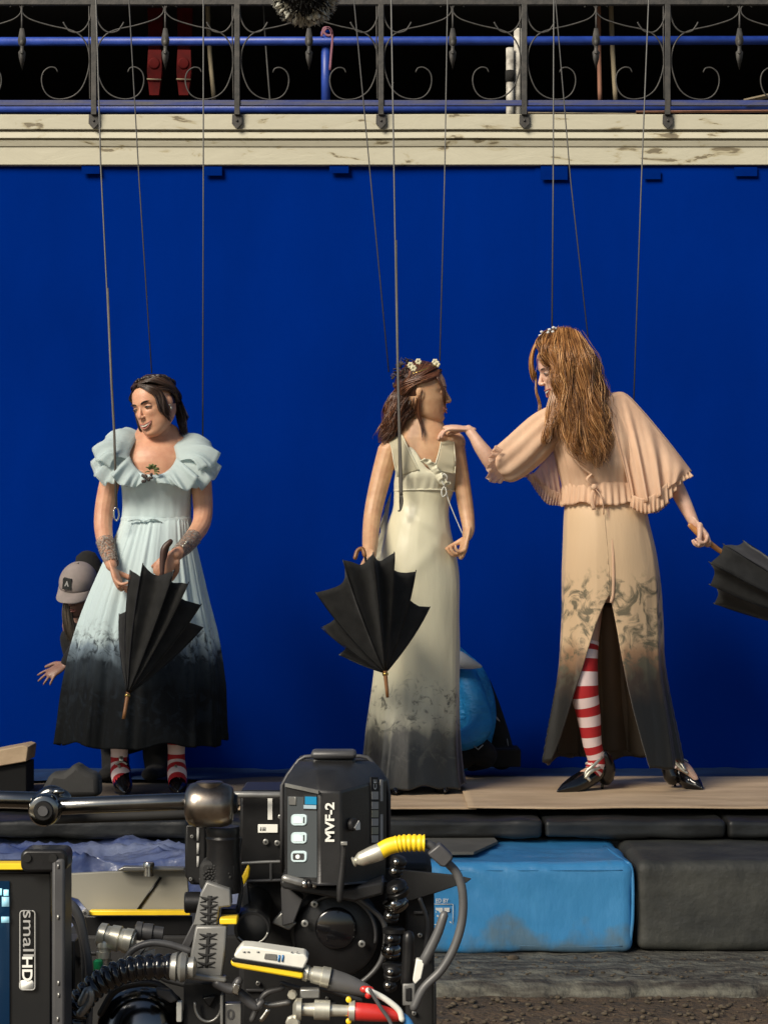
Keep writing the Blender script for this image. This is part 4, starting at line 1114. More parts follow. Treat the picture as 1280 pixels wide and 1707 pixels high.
# braid-like twist round the crown
for sg in (1, -1):
    pts = [skull(T1, (sg * .05, -.55, .85), 1.1), skull(T1, (sg * .6, -.1, .78), 1.13), skull(T1, (sg * .75, .5, .45), 1.14), skull(T1, (sg * .3, .95, .25), 1.16)]
    C = spl(pts, 50)
    for ph in range(3):
        a = np.linspace(0, 9, 50) * 2 + ph * 2.09
        hb.tube(C + .006 * np.stack([np.sin(a), np.cos(a), np.sin(a * 1.0)], -1), .006, n=6)
hair(hb, [[skull(T1, (.45, .85, .1), 1.1), skull(T1, (.5, .9, -.35), 1.15), T1((.055, .085, -.09)), T1((.050, .07, -.14))], [skull(T1, (-.2, .98, .1), 1.1), skull(T1, (.0, .98, -.35), 1.2), T1((.02, .1, -.09)), T1((.02, .08, -.15))]], 260, .008, .0024, .004, 2, 6, 16)
obj('hair', hb, M['hair1s'], w1)
obj('hair_ribbon', ruffle([T1((.06, .095, .03)), T1((.05, .11, .03))], [T1((.085, .085, -.08)), T1((.045, .11, -.09))], 12, 10, 1, .004), mat('midnight_blue_ribbon', (.004, .006, .04), .5), w1, solid=.002)
# her umbrella
U1 = PS([(199, 1024, 8.66), (217, 952, 8.58), (238, 941, 8.49), (290, 952, 8.46), (314, 972, 8.47), (335, 1008, 8.55), (338, 1046, 8.66), (262, 985, 8.70)])
umbrella('umbrella', 'black umbrella half closed, hanging point down before the pale blue gown', P(213, 1158, 8.60), P(283, 905, 8.6), U1, P(206, 1199, 8.57), P(284, 900, 8.62), 'umbwood', .34)
o = obj('handle_grip', MB().tube(PS([(284, 903, 8.62), (274, 915, 8.615), (271, 935, 8.61), (270, 960, 8.6)]), [.011, .014, .012, .008], n=12, k=12, rnd_end=True), mat('dark_brown_handle', (.06, .025, .015), .4), bpy.data.objects['umbrella'])

# =============================== woman in the cream gown
w2 = thing('person', (X(700, 9), 9.0, 0), 'brown-haired woman in a long cream satin gown, turned to the tall woman', 'person')
T2, R2 = headT(P(706, 656, 8.98), 88, 2, -4, 1.07)
mb = MB()
head(mb, T2, R2, 1.07, .3, 1.0, 1.0)
mb.tube(q((699, 668, 9.0), (703, 705, 9.0), (706, 738, 9.0)), [.050, .050, .060], n=18, k=8, rnd_end=True)
mb.tube(q((706, 730, 9.0), (708, 770, 9.0), (706, 820, 9.0), (700, 868, 9.0), (700, 930, 9.0), (702, 975, 9.0)), [.11, .128, .108, .112, .145, .15], n=64, k=30, flat=.68, up=(0, 1, 0), rnd_end=True)
for k, x, y in ((-1, 652, 748), (1, 758, 738)):
    mb.ell(P(x, y, 9.0), (.046, .046, .046)); mb.tube(q((704, 718, 9.0), ((704 + x) / 2, (718 + y) / 2 + 1, 9.0), (x, y - 4, 9.0)), [.044, .04, .04], n=12, k=6, rnd_end=True)
mb.tube(q((648, 750, 9.0), (634, 800, 8.99), (621, 858, 8.96), (617, 905, 8.86), (616, 932, 8.78)), [.046, .042, .037, .033, .024], n=14, k=22, rnd_end=True)
mb.tube(q((757, 742, 9.0), (768, 795, 8.99), (777, 850, 8.96), (781, 880, 8.92), (779, 893, 8.90)), [.044, .036, .032, .026, .022], n=14, k=22, rnd_end=True)
hand(mb, P(615, 928, 8.77), (-.25, -.25, -.9), (.5, .5, 0), .98, 1, (.7, .8, .8, .8), .04, (.6, .6, .5), .5)
hand(mb, P(779, 890, 8.90), (-.25, -.12, -.9), (-.85, -.2, .2), .95, 1, (.75, .8, .85, .9), .04, (.35, .7, .7), .5)
for x0, x1, dy in ((672, 655, 0), (728, 730, .03)):
    mb.tube(q((x0, 960, 9.0), (x0, 1100, 9.0 + dy), (x1, 1210, 9.0 + dy), (x1, 1275, 9.0 + dy)), [.085, .062, .045, .032], n=14, k=20, rnd_end=True)
    foot(mb, P(x1, 1278, 9.0 + dy), P(x1 + 6, 1312, 8.85 + dy))
b2 = voxel(mb, 'body', M['skin2'], w2, .0027, 3, .42)
face_parts(w2, T2, R2, 1.07, .35, 1.0, .5, (0, 0), 1.0)
shoe(w2, P(655, 1278, 9.0), P(660, 1324, 8.8), (X(655, 9), 9.0)); shoe(w2, P(730, 1278, 9.03), P(742, 1322, 8.84), (X(730, 9), 9.03))
def f2(th, t, py):
    k = np.clip((py - 1080) / 230, 0, 1)
    return vfold(th, t, [(5, .9, .012 + .05 * k, 1.0), (9, .2, .005 + .03 * k, .5)]) + (1 - k) * (.016 * np.sin(th * 3 + py * .035) - .04 * np.exp(-((py - 905 - 55 * (th - 4.9)) / 10) ** 2) * np.exp(-(th - 5.1) ** 2 * 1.5) - .03 * np.exp(-((py - 845 - 30 * (th - 4.6)) / 7) ** 2) * np.exp(-(th - 4.4) ** 2 * 1.5) + .035 * np.exp(-((th - 4.2 - (py - 950) * .0012) / .12) ** 2) * np.clip((py - 950) / 80, 0, 1) + .050 * np.exp(-((py - 868 - 26 * (th - 4.7)) / 9) ** 2) * np.exp(-(th - 4.9) ** 2) * 1.6 + .045 * np.exp(-((py - 890 - 40 * (th - 4.7)) / 12) ** 2) * np.exp(-(th - 4.5) ** 2) + .045 * np.exp(-((py - 940 + 60 * (th - 4.7)) / 16) ** 2) * np.exp(-(th - 4.9) ** 2 * 2))
mb, _ = loft([(816, 657, 757, .092, 0), (846, 656, 749, .086, 0), (880, 645, 751, .102, 0), (930, 633, 761, .124, 0), (980, 629, 766, .13, 0), (1050, 627, 767, .13, 0), (1120, 622, 766, .135, 0), (1180, 615, 767, .15, 0), (1240, 607, 770, .18, 0), (1285, 602, 774, .20, 0), (1308, 600, 778, .21, 0)], 80, 200, folds=f2, hem=.008, seed=2)
obj('gown_skirt', mb, M['dress2'], w2, solid=.003)
# bodice: gathered cups with a V front
def tb2(th):
    f = np.exp(-((th - 4.85) ** 2) * 5)
    return .055 - .085 * f + .02 * np.exp(-((th - 4.2) ** 2) * 9) - .05 * (np.sin(th) > .2)
def f2b(th, t, py): return (.011 * np.sin(th * 31 + t + 2.2 * np.sin(th * 6)) + .010 * np.sin(th * 17 + 3 * t + 1.5 * np.sin(th * 4))) * np.exp(-((th - 4.7) ** 2) * .8) * (.25 + .75 * t) + .14 * np.exp(-((th - 4.2) ** 2) * 8 - (t - .45) ** 2 * 9) + .14 * np.exp(-((th - 5.25) ** 2) * 8 - (t - .45) ** 2 * 9)
mb, _ = loft([(774, 661, 760, .098, 0), (790, 659, 761, .105, -.002), (805, 657, 760, .10, 0), (819, 657, 757, .092, 0)], 22, 200, folds=f2b, topz=tb2)
obj('gown_bodice', mb, M['cream'], w2, solid=.003)
obj('underbust_band', MB().tube([P(657 + 51 * (1 + math.cos(a)) , 815 + 6 * math.sin(a * 1) * .5 + (4 if math.sin(a) < 0 else 0), 9 + .096 * math.sin(a)) for a in np.linspace(0, 2 * math.pi, 40)], .004, n=6), M['cream'], w2)
for A, B in (([(662, 716, 9.03), (672, 730, 8.935), (684, 756, 8.898), (698, 784, 8.885)], [(645, 728, 9.04), (652, 744, 8.93), (657, 772, 8.90), (662, 795, 8.90)]),
             ([(738, 720, 9.02), (735, 738, 8.935), (730, 760, 8.898), (722, 784, 8.885)], [(755, 722, 9.02), (757, 744, 8.93), (759, 770, 8.91), (758, 790, 8.905)])):
    obj('shoulder_strap', ruffle(PS(A), PS(B), 30, 8, 2, .003), M['sheercream'], w2, solid=.0012)
    obj('strap_edge', MB().tube(PS(A), .003, n=6, k=24), M['cream'], w2)
    obj('strap_edge', MB().tube(PS(B), .0025, n=6, k=24), M['cream'], w2)
obj('bodice_frill', ruffle(PS([(700, 768, 8.895), (712, 776, 8.89), (722, 790, 8.89), (732, 806, 8.89), (742, 812, 8.9)]), PS([(708, 763, 8.88), (722, 770, 8.87), (733, 784, 8.87), (741, 798, 8.87), (752, 806, 8.885)]), 50, 6, 5, .006), M['cream'], w2, solid=.0015)
cd = MB()
cd.tube(PS([(742, 812, 8.885), (748, 835, 8.88), (760, 865, 8.87), (771, 890, 8.86)]), .0021, n=6, k=30)
cd.tube(PS([(741, 810, 8.885), (736, 818, 8.875), (738, 828, 8.875), (744, 822, 8.875), (742, 812, 8.88)]), .0028, n=6, k=24)
cd.tube(PS([(741, 808, 8.885), (745, 796, 8.875), (740, 790, 8.875), (736, 800, 8.88), (741, 810, 8.88)]), .0028, n=6, k=24)
obj('drawstring', cd, M['white'], w2)
# sheer panel at the back left
obj('sheer_train', ruffle(PS([(652, 820, 9.02), (646, 870, 9.04), (640, 930, 9.06)]), PS([(640, 850, 9.05), (630, 900, 9.08), (622, 945, 9.1)]), 30, 8, 3, .006), M['sheercream'], w2, solid=.0012)
# hair
hb = MB()
scalp(hb, T2, -.70, 1.02, -.6, .5)
for sg, nn in ((-1, 420), (1, 260)):
    gd = []
    for k in range(9):
        y0 = -.72 + .17 * k
        gd.append([skull(T2, (sg * .04, y0, .76), 1.05), skull(T2, (sg * .55, y0 * .7, .66), 1.10), skull(T2, (sg * .92, .05 + .06 * k, .36), 1.09), skull(T2, (sg * .70, .72, .02), 1.09), skull(T2, (sg * .2, .98, -.10), 1.12)])
    hair(hb, gd, nn, .004, .0023, .002, 1, 11 + sg, 15)
for sg, nn in ((-1, 420), (1, 160)):
    gd = [[skull(T2, (sg * x0, y0, z0), 1.05), skull(T2, (sg * x1, y1, z1), 1.09), skull(T2, (sg * .97, .16, z2), 1.09), skull(T2, (sg * .74, .70, z2 - .22), 1.10), skull(T2, (sg * .35, .95, -.30), 1.13)]
          for x0, y0, z0, x1, y1, z1, z2 in ((.20, -.76, .70, .80, -.30, .42, .28), (.40, -.74, .56, .84, -.34, .36, .20), (.55, -.70, .42, .86, -.36, .28, .14), (.66, -.62, .30, .88, -.34, .20, .08))]
    hair(hb, gd, nn, .004, .0023, .0015, 1, 31 + sg, 15)
for sg in (1, -1):
    hair(hb, [[skull(T2, (sg * x0, y0, z0), 1.05), skull(T2, (sg * .95, y0 + .3, z0 - .3), 1.08), skull(T2, (sg * .80, .62, -.35), 1.10), skull(T2, (sg * .4, .85, -.55), 1.12)] for x0, y0, z0 in ((.9, -.20, .5), (.95, -.02, .36), (.92, .25, .3))], 200, .004, .0022, .001, 1, 60 + sg, 14)
hair(hb, [[skull(T2, (-.76, -.56, .40), 1.05), skull(T2, (-.97, -.16, .22), 1.09), skull(T2, (-.95, .28, .02), 1.09), skull(T2, (-.72, .66, -.25), 1.10), skull(T2, (-.4, .85, -.5), 1.1)], [skull(T2, (-.84, -.40, .45), 1.05), skull(T2, (-.98, -.04, .30), 1.09), skull(T2, (-.95, .35, .12), 1.09), skull(T2, (-.72, .66, -.12), 1.10), skull(T2, (-.4, .85, -.4), 1.1)]], 220, .004, .0021, .001, 1, 71, 15)
# curls down the back
hair(hb, [PS([(700, 640, 8.93), (694, 662, 8.925), (686, 686, 8.93), (672, 704, 8.95), (660, 718, 8.97)]), PS([(672, 640, 9.0), (655, 660, 8.97), (646, 690, 8.97), (640, 718, 8.98), (636, 746, 9.0)]), PS([(680, 635, 8.95), (665, 662, 8.93), (656, 690, 8.94), (650, 715, 8.95), (640, 738, 8.97)]), PS([(688, 640, 8.94), (680, 665, 8.93), (670, 688, 8.94), (656, 706, 8.96), (648, 722, 8.98)]), PS([(690, 625, 9.03), (676, 650, 9.06), (664, 690, 9.06), (650, 720, 9.05)])], 1700, .013, .0017, .013, 2.6, 12, 26, jit=.35)
# loose strands beside the cheek and before the ear
hair(hb, [[skull(T2, (-.1, -.78, .62), 1.06), skull(T2, (-.62, -.78, .30), 1.07), T2((-.060, -.083, .010)), T2((-.056, -.086, -.030)), T2((-.050, -.084, -.062))], [skull(T2, (-.1, -.74, .66), 1.06), skull(T2, (-.66, -.70, .34), 1.08), T2((-.066, -.072, .02)), T2((-.066, -.078, -.02)), T2((-.054, -.080, -.05))]], 70, .0022, .0019, .001, 1, 13, 16)
hair(hb, [PS([(704, 648, 8.89), (701, 672, 8.90), (703, 700, 8.925), (712, 730, 8.90)]), PS([(693, 668, 8.90), (694, 690, 8.93), (702, 715, 8.92), (705, 740, 8.90)])], 26, .002, .0016, .002, 1, 14, 14)
hair(hb, [[skull(T2, (.1, -.78, .62), 1.06), skull(T2, (.62, -.74, .30), 1.07), T2((.068, -.075, .0)), T2((.066, -.08, -.05)), T2((.062, -.07, -.10))]], 60, .004, .0018, .002, 1, 15, 16)
obj('hair', hb, M['hair2s'], w2)
# flowers, dark twigs and gold band
hd = obj('headband', MB().tube([skull(T2, (-.30, -.62, .80), 1.13), skull(T2, (-.62, -.35, .70), 1.13), skull(T2, (-.80, .0, .55), 1.14), skull(T2, (-.80, .3, .45), 1.13)], .0035, n=6, k=20), M['brass'], w2)
fl = MB()
for c in ((-.74, .28, .66), (-.60, .42, .80), (-.30, -.70, .92), (-.12, -.60, 1.0), (-.5, .1, .95)):
    cc = skull(T2, c, 1.16)
    for i in range(6):
        a = i * 1.047; v = np.array((math.cos(a) * .008, -.004, math.sin(a) * .008))
        fl.ell(cc + v, (.0065, .004, .0065), n=7)
obj('flowers', fl, M['flowerw'], hd)
tw = MB()
for i in range(46):
    c = skull(T2, (-.3 + rnd.uniform(-.4, .5), .75 + rnd.uniform(-.5, .3), .75 + rnd.uniform(-.7, .35)), 1.12)
    v = nrm(np.array((-.6, rnd.uniform(-.6, .3), rnd.uniform(-.3, 1))) + nrs.normal(size=3) * .5)
    tw.tube([c, c + v * .014, c + v * .026 + nrs.normal(size=3) * .004], [.003, .006, .001], n=5, k=6, flat=.35)
obj('leaf_spray', tw, M['leafd'], hd)
U2 = PS([(566, 1090, 8.74), (536, 1046, 8.66), (527, 988, 8.56), (572, 935, 8.46), (622, 923, 8.42), (657, 922, 8.46), (693, 952, 8.58), (716, 1012, 8.66), (640, 985, 8.74)])
umbrella('umbrella', 'wide spread black umbrella hanging point down before the cream gown', P(642, 1122, 8.62), P(612, 928, 8.62), U2, P(646, 1163, 8.60), P(608, 925, 8.70), 'umbwood', .30)
o = obj('handle_grip', MB().tube(PS([(608, 926, 8.70), (604, 915, 8.71), (596, 918, 8.71), (592, 930, 8.7)]), .009, n=10, k=12, rnd_end=True), M['umbwood'], bpy.data.objects['umbrella.001'])

# =============================== tall woman in peach
w3 = thing('person', (X(1010, 9), 9.0, 0), 'tall copper-haired woman in a peach chiffon blouse and slit skirt, leaning left', 'person')
T3, R3 = headT(P(938, 615, 9.0), -80, 20, 4, 1.10)
mb = MB()
head(mb, T3, R3, 1.10, .8, 1.0, .95)
mb.tube(q((950, 640, 9.02), (965, 668, 9.02), (982, 700, 9.02)), [.050, .050, .066], n=18, k=8, rnd_end=True)
mb.tube(q((980, 695, 9.02), (985, 740, 9.0), (1000, 790, 9.0), (1010, 835, 9.0), (1016, 890, 9.0), (1018, 940, 9.0)), [.12, .135, .125, .128, .165, .17], n=64, k=30, flat=.64, up=(0, 1, 0), rnd_end=True)
mb.tube(q((975, 690, 9.02), (950, 700, 9.0), (925, 712, 8.98)), [.05, .046, .044], n=12, k=6, rnd_end=True)
mb.tube(q((985, 685, 9.02), (1015, 676, 9.03), (1040, 682, 9.03)), [.05, .045, .044], n=12, k=6, rnd_end=True)
mb.tube(q((928, 712, 8.98), (880, 748, 8.93), (832, 778, 8.88), (806, 752, 8.86), (790, 728, 8.87), (781, 716, 8.885)), [.046, .042, .035, .031, .022, .020], n=14, k=26, rnd_end=True)
hand(mb, P(781, 715, 8.885), (-.93, .20, .06), (-.05, .15, -.95), .92, -1, (.30, .38, .40, .42), .10, (.5, .7, .3), .2)
mb.tube(q((1040, 685, 9.03), (1080, 740, 9.02), (1118, 795, 9.0), (1140, 838, 8.96), (1158, 874, 8.92)), [.045, .040, .035, .031, .021], n=14, k=22, rnd_end=True)
hand(mb, P(1158, 872, 8.92), (.45, -.15, -.75), (-.45, -.3, -.45), .98, -1, (.95, 1.0, 1.0, 1.05), .03, (.1, .8, .6), .4)
mb.tube(q((985, 925, 9.0), (978, 1050, 8.965), (975, 1092, 8.945), (974, 1150, 8.94), (981, 1193, 8.95), (987, 1239, 8.96), (993, 1268, 8.97), (995, 1284, 8.97)), [.080, .055, .050, .054, .046, .036, .032, .033], n=16, k=34, rnd_end=True)
mb.tube(q((1045, 925, 9.0), (1070, 1080, 9.02), (1098, 1190, 9.05), (1118, 1255, 9.07), (1126, 1278, 9.08)), [.08, .055, .045, .033, .033], n=14, k=24, rnd_end=True)
foot(mb, P(994, 1284, 8.97), P(950, 1312, 8.9)); foot(mb, P(1128, 1274, 9.08), P(1158, 1298, 9.0))
b3_ = voxel(mb, 'body', M['skin3'], w3, .0027, 3, .42)
face_parts(w3, T3, R3, 1.10, .85, 1.0, .6, (0, -1), .9)
sock(w3, PS([(976, 1070, 8.955), (975, 1092, 8.945), (974, 1150, 8.94), (981, 1193, 8.95), (987, 1239, 8.96), (994, 1268, 8.97), (990, 1286, 8.965), (982, 1296, 8.95)]), [.056, .0535, .0575, .0495, .0395, .0365, .0395, .034], 19, k=76)
sock(w3, PS([(1098, 1190, 9.05), (1118, 1252, 9.07), (1126, 1272, 9.08), (1132, 1284, 9.06)]), [.049, .037, .034, .030], 7)
shoe(w3, P(994, 1284, 8.97), P(930, 1322, 8.86), (X(1006, 9), 9.0), label='black high heel shoe with a silver strap, pointing left')
shoe(w3, P(1128, 1274, 9.08), P(1170, 1306, 8.97), (X(1124, 9.1), 9.12))
for pts in ([(1004, 1262, 8.925), (990, 1276, 8.905), (976, 1290, 8.90), (984, 1303, 8.895)], [(1000, 1280, 8.92), (986, 1286, 8.90), (975, 1298, 8.895)], [(1122, 1268, 9.035), (1134, 1280, 9.02), (1146, 1290, 9.0)], [(1132, 1266, 9.03), (1142, 1284, 9.0)]):
    obj('shoe_strap', MB().tube(PS(pts), [.006, .008, .006], n=8, k=12, flat=.5, up=(0, 1, 0)), M['silver'], w3)
for pts in ([(1008, 1258, 8.97), (1014, 1280, 8.985), (1010, 1296, 9.0)], [(1112, 1262, 9.05), (1114, 1280, 9.06), (1120, 1296, 9.06)]):
    obj('shoe_back', MB().tube(PS(pts), [.020, .030, .034], n=12, k=10, rnd_end=True), M['patent'], w3)
# skirt with the slit
def span3(t):
    if t < .40: return (4.60 - .012, 4.60 + .012 + 2 * math.pi)
    else: g = (t - .40) / .60
    c = 4.60 - .12 * g
    wl, wr_ = .95 * g ** .75, .72 * g ** .9
    return (c + wr_, c - wl + 2 * math.pi)
def f3(th, t, py):
    k = np.clip((py - 960) / 300, 0, 1)
    return vfold(th, t, [(6, 1.9, .01 + .06 * k, .8), (11, .2, .004 + .025 * k, .5)])
mb, G3 = loft([(838, 941, 1076, .108, 0), (870, 939, 1083, .125, 0), (920, 937, 1094, .14, 0), (980, 936, 1102, .145, 0), (1040, 934, 1105, .15, 0), (1100, 930, 1107, .165, 0), (1160, 921, 1116, .19, 0), (1220, 911, 1128, .22, 0), (1272, 903, 1137, .24, 0)], 90, 240, folds=f3, span=span3, hem=.012, seed=3)
o = obj('skirt', mb, [M['dress3'], M['lining']], w3)
sd = o.modifiers.new('s', 'SOLIDIFY'); sd.thickness = .004; sd.offset = -1; sd.material_offset = 1; sd.material_offset_rim = 0
def f3i(th, t, py): return vfold(th, t, [(15, .3, .07, .7), (9, 1.1, .06, .3)])
mb, _ = loft([(1010, 950, 1095, .11, .015), (1100, 945, 1098, .125, .03), (1200, 935, 1115, .15, .05), (1262, 930, 1122, .17, .05)], 50, 160, folds=f3i, span=lambda t: (.15, math.pi - .15), hem=.01)
obj('skirt_lining', mb, M['lining'], w3, solid=.003)
obj('front_seam', MB().tube(PS([(1012, 845, 8.888), (1018, 880, 8.875), (1022, 930, 8.86), (1022, 985, 8.853), (1018, 1005, 8.85)]), .006, n=6, k=24, flat=.5, up=(0, 1, 0)), M['peach'], w3)
# blouse bodice
def f3b(th, t, py): return .011 * np.sin(th * 26 + 2 * t + 1.5 * np.sin(th * 5)) + .014 * np.sin(th * 13 + 1 + 1.2 * np.sin(th * 3)) + .10 * np.exp(-((th - 4.3) ** 2) * 8 - (t - .6) ** 2 * 12) + .10 * np.exp(-((th - 5.2) ** 2) * 8 - (t - .6) ** 2 * 12)
mb, _ = loft([(668, 940, 1035, .07, .02), (690, 922, 1050, .095, .015), (730, 915, 1062, .110, 0), (770, 925, 1066, .112, -.01), (800, 934, 1064, .105, 0), (822, 940, 1066, .098, 0)], 44, 200, folds=f3b, wr=.006, seed=5)
obj('blouse', mb, M['peach'], w3, solid=.003)
obj('neckline', MB().tube(PS([(950, 700, 8.90), (935, 720, 8.885), (945, 745, 8.87), (965, 775, 8.865), (990, 795, 8.87)]), .008, n=8, k=24, flat=.4), M['peach'], w3)
def f3p(th, t, py): return .03 * np.sin(th * 38 + .6 * np.sin(th * 3)) * (.3 + t) + .02 * np.sin(th * 11) * t
mb, _ = loft([(806, 938, 1070, .105, 0), (812, 937, 1072, .110, 0), (826, 936, 1074, .118, 0), (842, 934, 1076, .128, 0)], 14, 320, folds=f3p, wr=.002, hem=.006)
obj('peplum', mb, M['peach'], w3, solid=.002)
kb = MB()
kb.ell(P(990, 812, 8.87), (.014, .012, .014)); kb.tube(PS([(990, 812, 8.87), (978, 800, 8.865), (986, 790, 8.865)]), [.004, .010, .008], n=8, k=8, flat=.5)
kb.tube(PS([(990, 814, 8.87), (986, 830, 8.86), (990, 850, 8.86)]), [.006, .009, .008], n=8, k=10, flat=.3); kb.tube(PS([(992, 814, 8.87), (1004, 832, 8.86), (1006, 858, 8.86)]), [.006, .009, .006], n=8, k=10, flat=.3)
obj('waist_bow', kb, M['peach'], w3)
# sleeves: a wide chiffon cape sleeve per arm with a frilled edge
def sleeve(A, B, ns=50, nt=20, waves=4, amp=.014, name='sleeve', m_=None, sag=.0, seed=0, nd=None):
    return obj(name, ruffle(PS(A), PS(B), ns, nt, waves, amp, sag, seed, nd), m_ or M['peach'], w3, solid=.0015)
# image-left sleeve: tube round the upper arm
sp = spl(PS([(935, 700, 8.98), (905, 715, 8.96), (870, 745, 8.93), (838, 772, 8.89), (824, 784, 8.88)]), 26)
sr = spl(np.array([[.07], [.078], [.083], [.078], [.055]]), 26)[:, 0]
nth = 60; G = np.zeros((26, nth, 3)); Tn = np.gradient(sp, axis=0)
for i in range(26):
    t_ = nrm(Tn[i]); u = nrm(np.array((0, 1, 0)) - t_ * t_[1]); v_ = np.cross(t_, u)
    for j in range(nth):
        a = j / nth * 2 * math.pi
        rr_ = sr[i] * (1 + .07 * math.sin(a * 9 + i * .12) + .05 * math.sin(a * 4 + i * .25))
        G[i, j] = sp[i] + rr_ * (u * math.cos(a) * .75 + v_ * math.sin(a)) + np.array((0, 0, -.018 * math.sin(i / 25 * math.pi)))
obj('sleeve', MB().grid(G, closed=True), M['peach'], w3, solid=.0015)
sleeve([(838, 750, 8.83), (826, 764, 8.80), (828, 782, 8.82), (842, 796, 8.86)], [(826, 742, 8.82), (815, 766, 8.78), (813, 800, 8.80), (836, 806, 8.86)], 60, 8, 7, .008, 'sleeve_frill', M['peachsheer'])
# drape hanging under the left arm
sleeve([(866, 772, 8.98), (885, 790, 8.97), (905, 770, 8.97), (925, 750, 8.98)], [(850, 790, 9.0), (893, 805, 9.0), (920, 832, 9.0), (938, 838, 9.0)], 60, 16, 6, .010, 'sleeve_drape', M['peachsheer'])
sleeve([(886, 786, 8.99), (900, 800, 8.99), (918, 815, 8.99), (936, 822, 8.99)], [(884, 804, 9.0), (896, 822, 9.0), (912, 840, 9.0), (932, 843, 9.0)], 80, 8, 12, .008, 'sleeve_frill', M['peachsheer'])
# image-right cape sleeve
sleeve([(1008, 668, 8.92), (1022, 656, 8.97), (1040, 655, 9.0), (1068, 682, 9.0), (1110, 732, 8.99), (1152, 784, 8.98)], [(1050, 832, 8.90), (1062, 838, 8.88), (1078, 838, 8.86), (1096, 830, 8.86), (1114, 814, 8.88), (1136, 798, 8.92)], 110, 30, 3.6, .016, 'sleeve', M['cape'], .024, 2, (.15, -1, .25))
sleeve([(1018, 654, 9.0), (1042, 655, 9.02), (1070, 682, 9.02), (1112, 732, 9.02), (1153, 785, 9.0)], [(1046, 826, 9.08), (1070, 832, 9.1), (1090, 830, 9.1), (1112, 822, 9.1), (1146, 798, 9.06)], 60, 20, 5, .012, 'sleeve', M['peachsheer'], -.01)
sleeve([(1052, 824, 8.885), (1072, 830, 8.86), (1092, 822, 8.86), (1112, 804, 8.88), (1132, 788, 8.92), (1148, 784, 8.95)], [(1050, 846, 8.88), (1072, 856, 8.86), (1092, 853, 8.85), (1112, 838, 8.87), (1134, 806, 8.91), (1156, 794, 8.94)], 120, 8, 15, .008, 'sleeve_frill', M['peach'])
sleeve([(1068, 832, 8.98), (1085, 830, 8.98), (1108, 815, 8.99)], [(1078, 853, 9.0), (1096, 854, 9.0), (1116, 838, 9.0)], 80, 8, 9, .008, 'sleeve_frill', M['peachsheer'])
# hair
hb = MB()
scalp(hb, T3, -.80, 1.04, -.75, .5)
PD = lambda *a: PS(a)
G1 = [PD((908, 553, 8.97), (898, 568, 8.93), (900, 588, 8.92), (912, 604, 8.91), (920, 618, 8.90)),
      PD((918, 551, 8.97), (906, 572, 8.90), (914, 600, 8.885), (926, 630, 8.875), (934, 664, 8.875)),
      PD((925, 550, 8.97), (922, 580, 8.88), (928, 612, 8.87), (938, 650, 8.86), (932, 690, 8.87), (915, 735, 8.87)),
      PD((935, 548, 8.97), (935, 590, 8.87), (942, 640, 8.86), (944, 690, 8.85), (950, 740, 8.84), (975, 775, 8.84)),
      PD((945, 549, 8.97), (948, 590, 8.87), (952, 640, 8.86), (962, 700, 8.84), (985, 750, 8.83), (1000, 782, 8.83)),
      PD((955, 552, 8.98), (970, 595, 8.88), (978, 640, 8.87), (992, 700, 8.85), (1006, 745, 8.84), (1004, 778, 8.84)),
      PD((962, 556, 8.99), (982, 595, 8.92), (990, 640, 8.91), (1002, 690, 8.89), (1012, 735, 8.88), (1008, 765, 8.87)),
      PD((966, 560, 9.02), (992, 600, 8.98), (1002, 640, 8.97), (1012, 680, 8.95), (1014, 710, 8.94))]
hair(hb, G1, 1700, .0085, .0017, .014, 2.6, 21, 34, jit=.35)
hair(hb, G1[2:], 1500, .013, .0015, .016, 3.5, 28, 34, jit=.5)
hair(hb, [PD((930, 555, 9.05), (960, 590, 9.09), (985, 640, 9.08), (1000, 690, 9.05)), PD((955, 560, 9.02), (985, 600, 9.06), (1003, 650, 9.03), (1012, 700, 9.0))], 260, .012, .0025, .006, 3, 22, 22)
hair(hb, [PD((918, 650, 8.90), (912, 680, 8.89), (908, 715, 8.88), (905, 745, 8.88)), PD((930, 660, 8.89), (926, 690, 8.88), (920, 720, 8.875), (914, 742, 8.87))], 160, .006, .0022, .004, 2, 23, 20)
hair(hb, [PD((905, 556, 9.03), (889, 578, 9.04), (883, 604, 9.05), (886, 628, 9.05), (893, 640, 9.05)), PD((902, 560, 9.0), (890, 582, 9.0), (886, 604, 9.01), (889, 620, 9.02), (890, 628, 9.03))], 130, .004, .0018, .002, 1, 27, 16)
hair(hb, [PD((893, 620, 9.04), (894, 650, 9.03), (899, 675, 9.02), (900, 700, 9.0))], 36, .005, .0014, .003, 2, 24, 18)
hair(hb, G1[3:], 260, .018, .0008, .012, 4, 25, 26, jit=.3)
hair(hb, [PD((925, 546, 9.0), (900, 566, 9.0), (884, 598, 9.0), (884, 622, 9.0)), PD((950, 544, 9.0), (985, 580, 9.0), (1002, 630, 9.0), (1016, 690, 8.98))], 60, .010, .0007, .006, 3, 29, 24)
obj('hair', hb, M['hair3s'], w3)
fl = MB()
for i in range(14):
    c = P(914 + rnd.uniform(-14, 12), 553 + rnd.uniform(-5, 5) , 8.97 + rnd.uniform(-.03, .03))
    c[2] -= (c[0] - X(914, 9)) * -.35
    fl.ell(c, (.008, .006, .006), n=7)
obj('hair_flowers', fl, M['whitecloth'], w3)
U3 = PS([(1240, 902, 9.02), (1207, 908, 8.86), (1184, 938, 8.80), (1184, 975, 8.84), (1191, 1006, 8.98), (1214, 1000, 9.14), (1236, 950, 9.18)])
umbrella('umbrella', 'black umbrella held out at the right edge by its orange wooden handle', P(1440, 1060, 9.0), P(1165, 890, 8.93), U3, P(1478, 1082, 9.0), P(1180, 902, 8.935), 'umbwood2', .12, .05, .02)
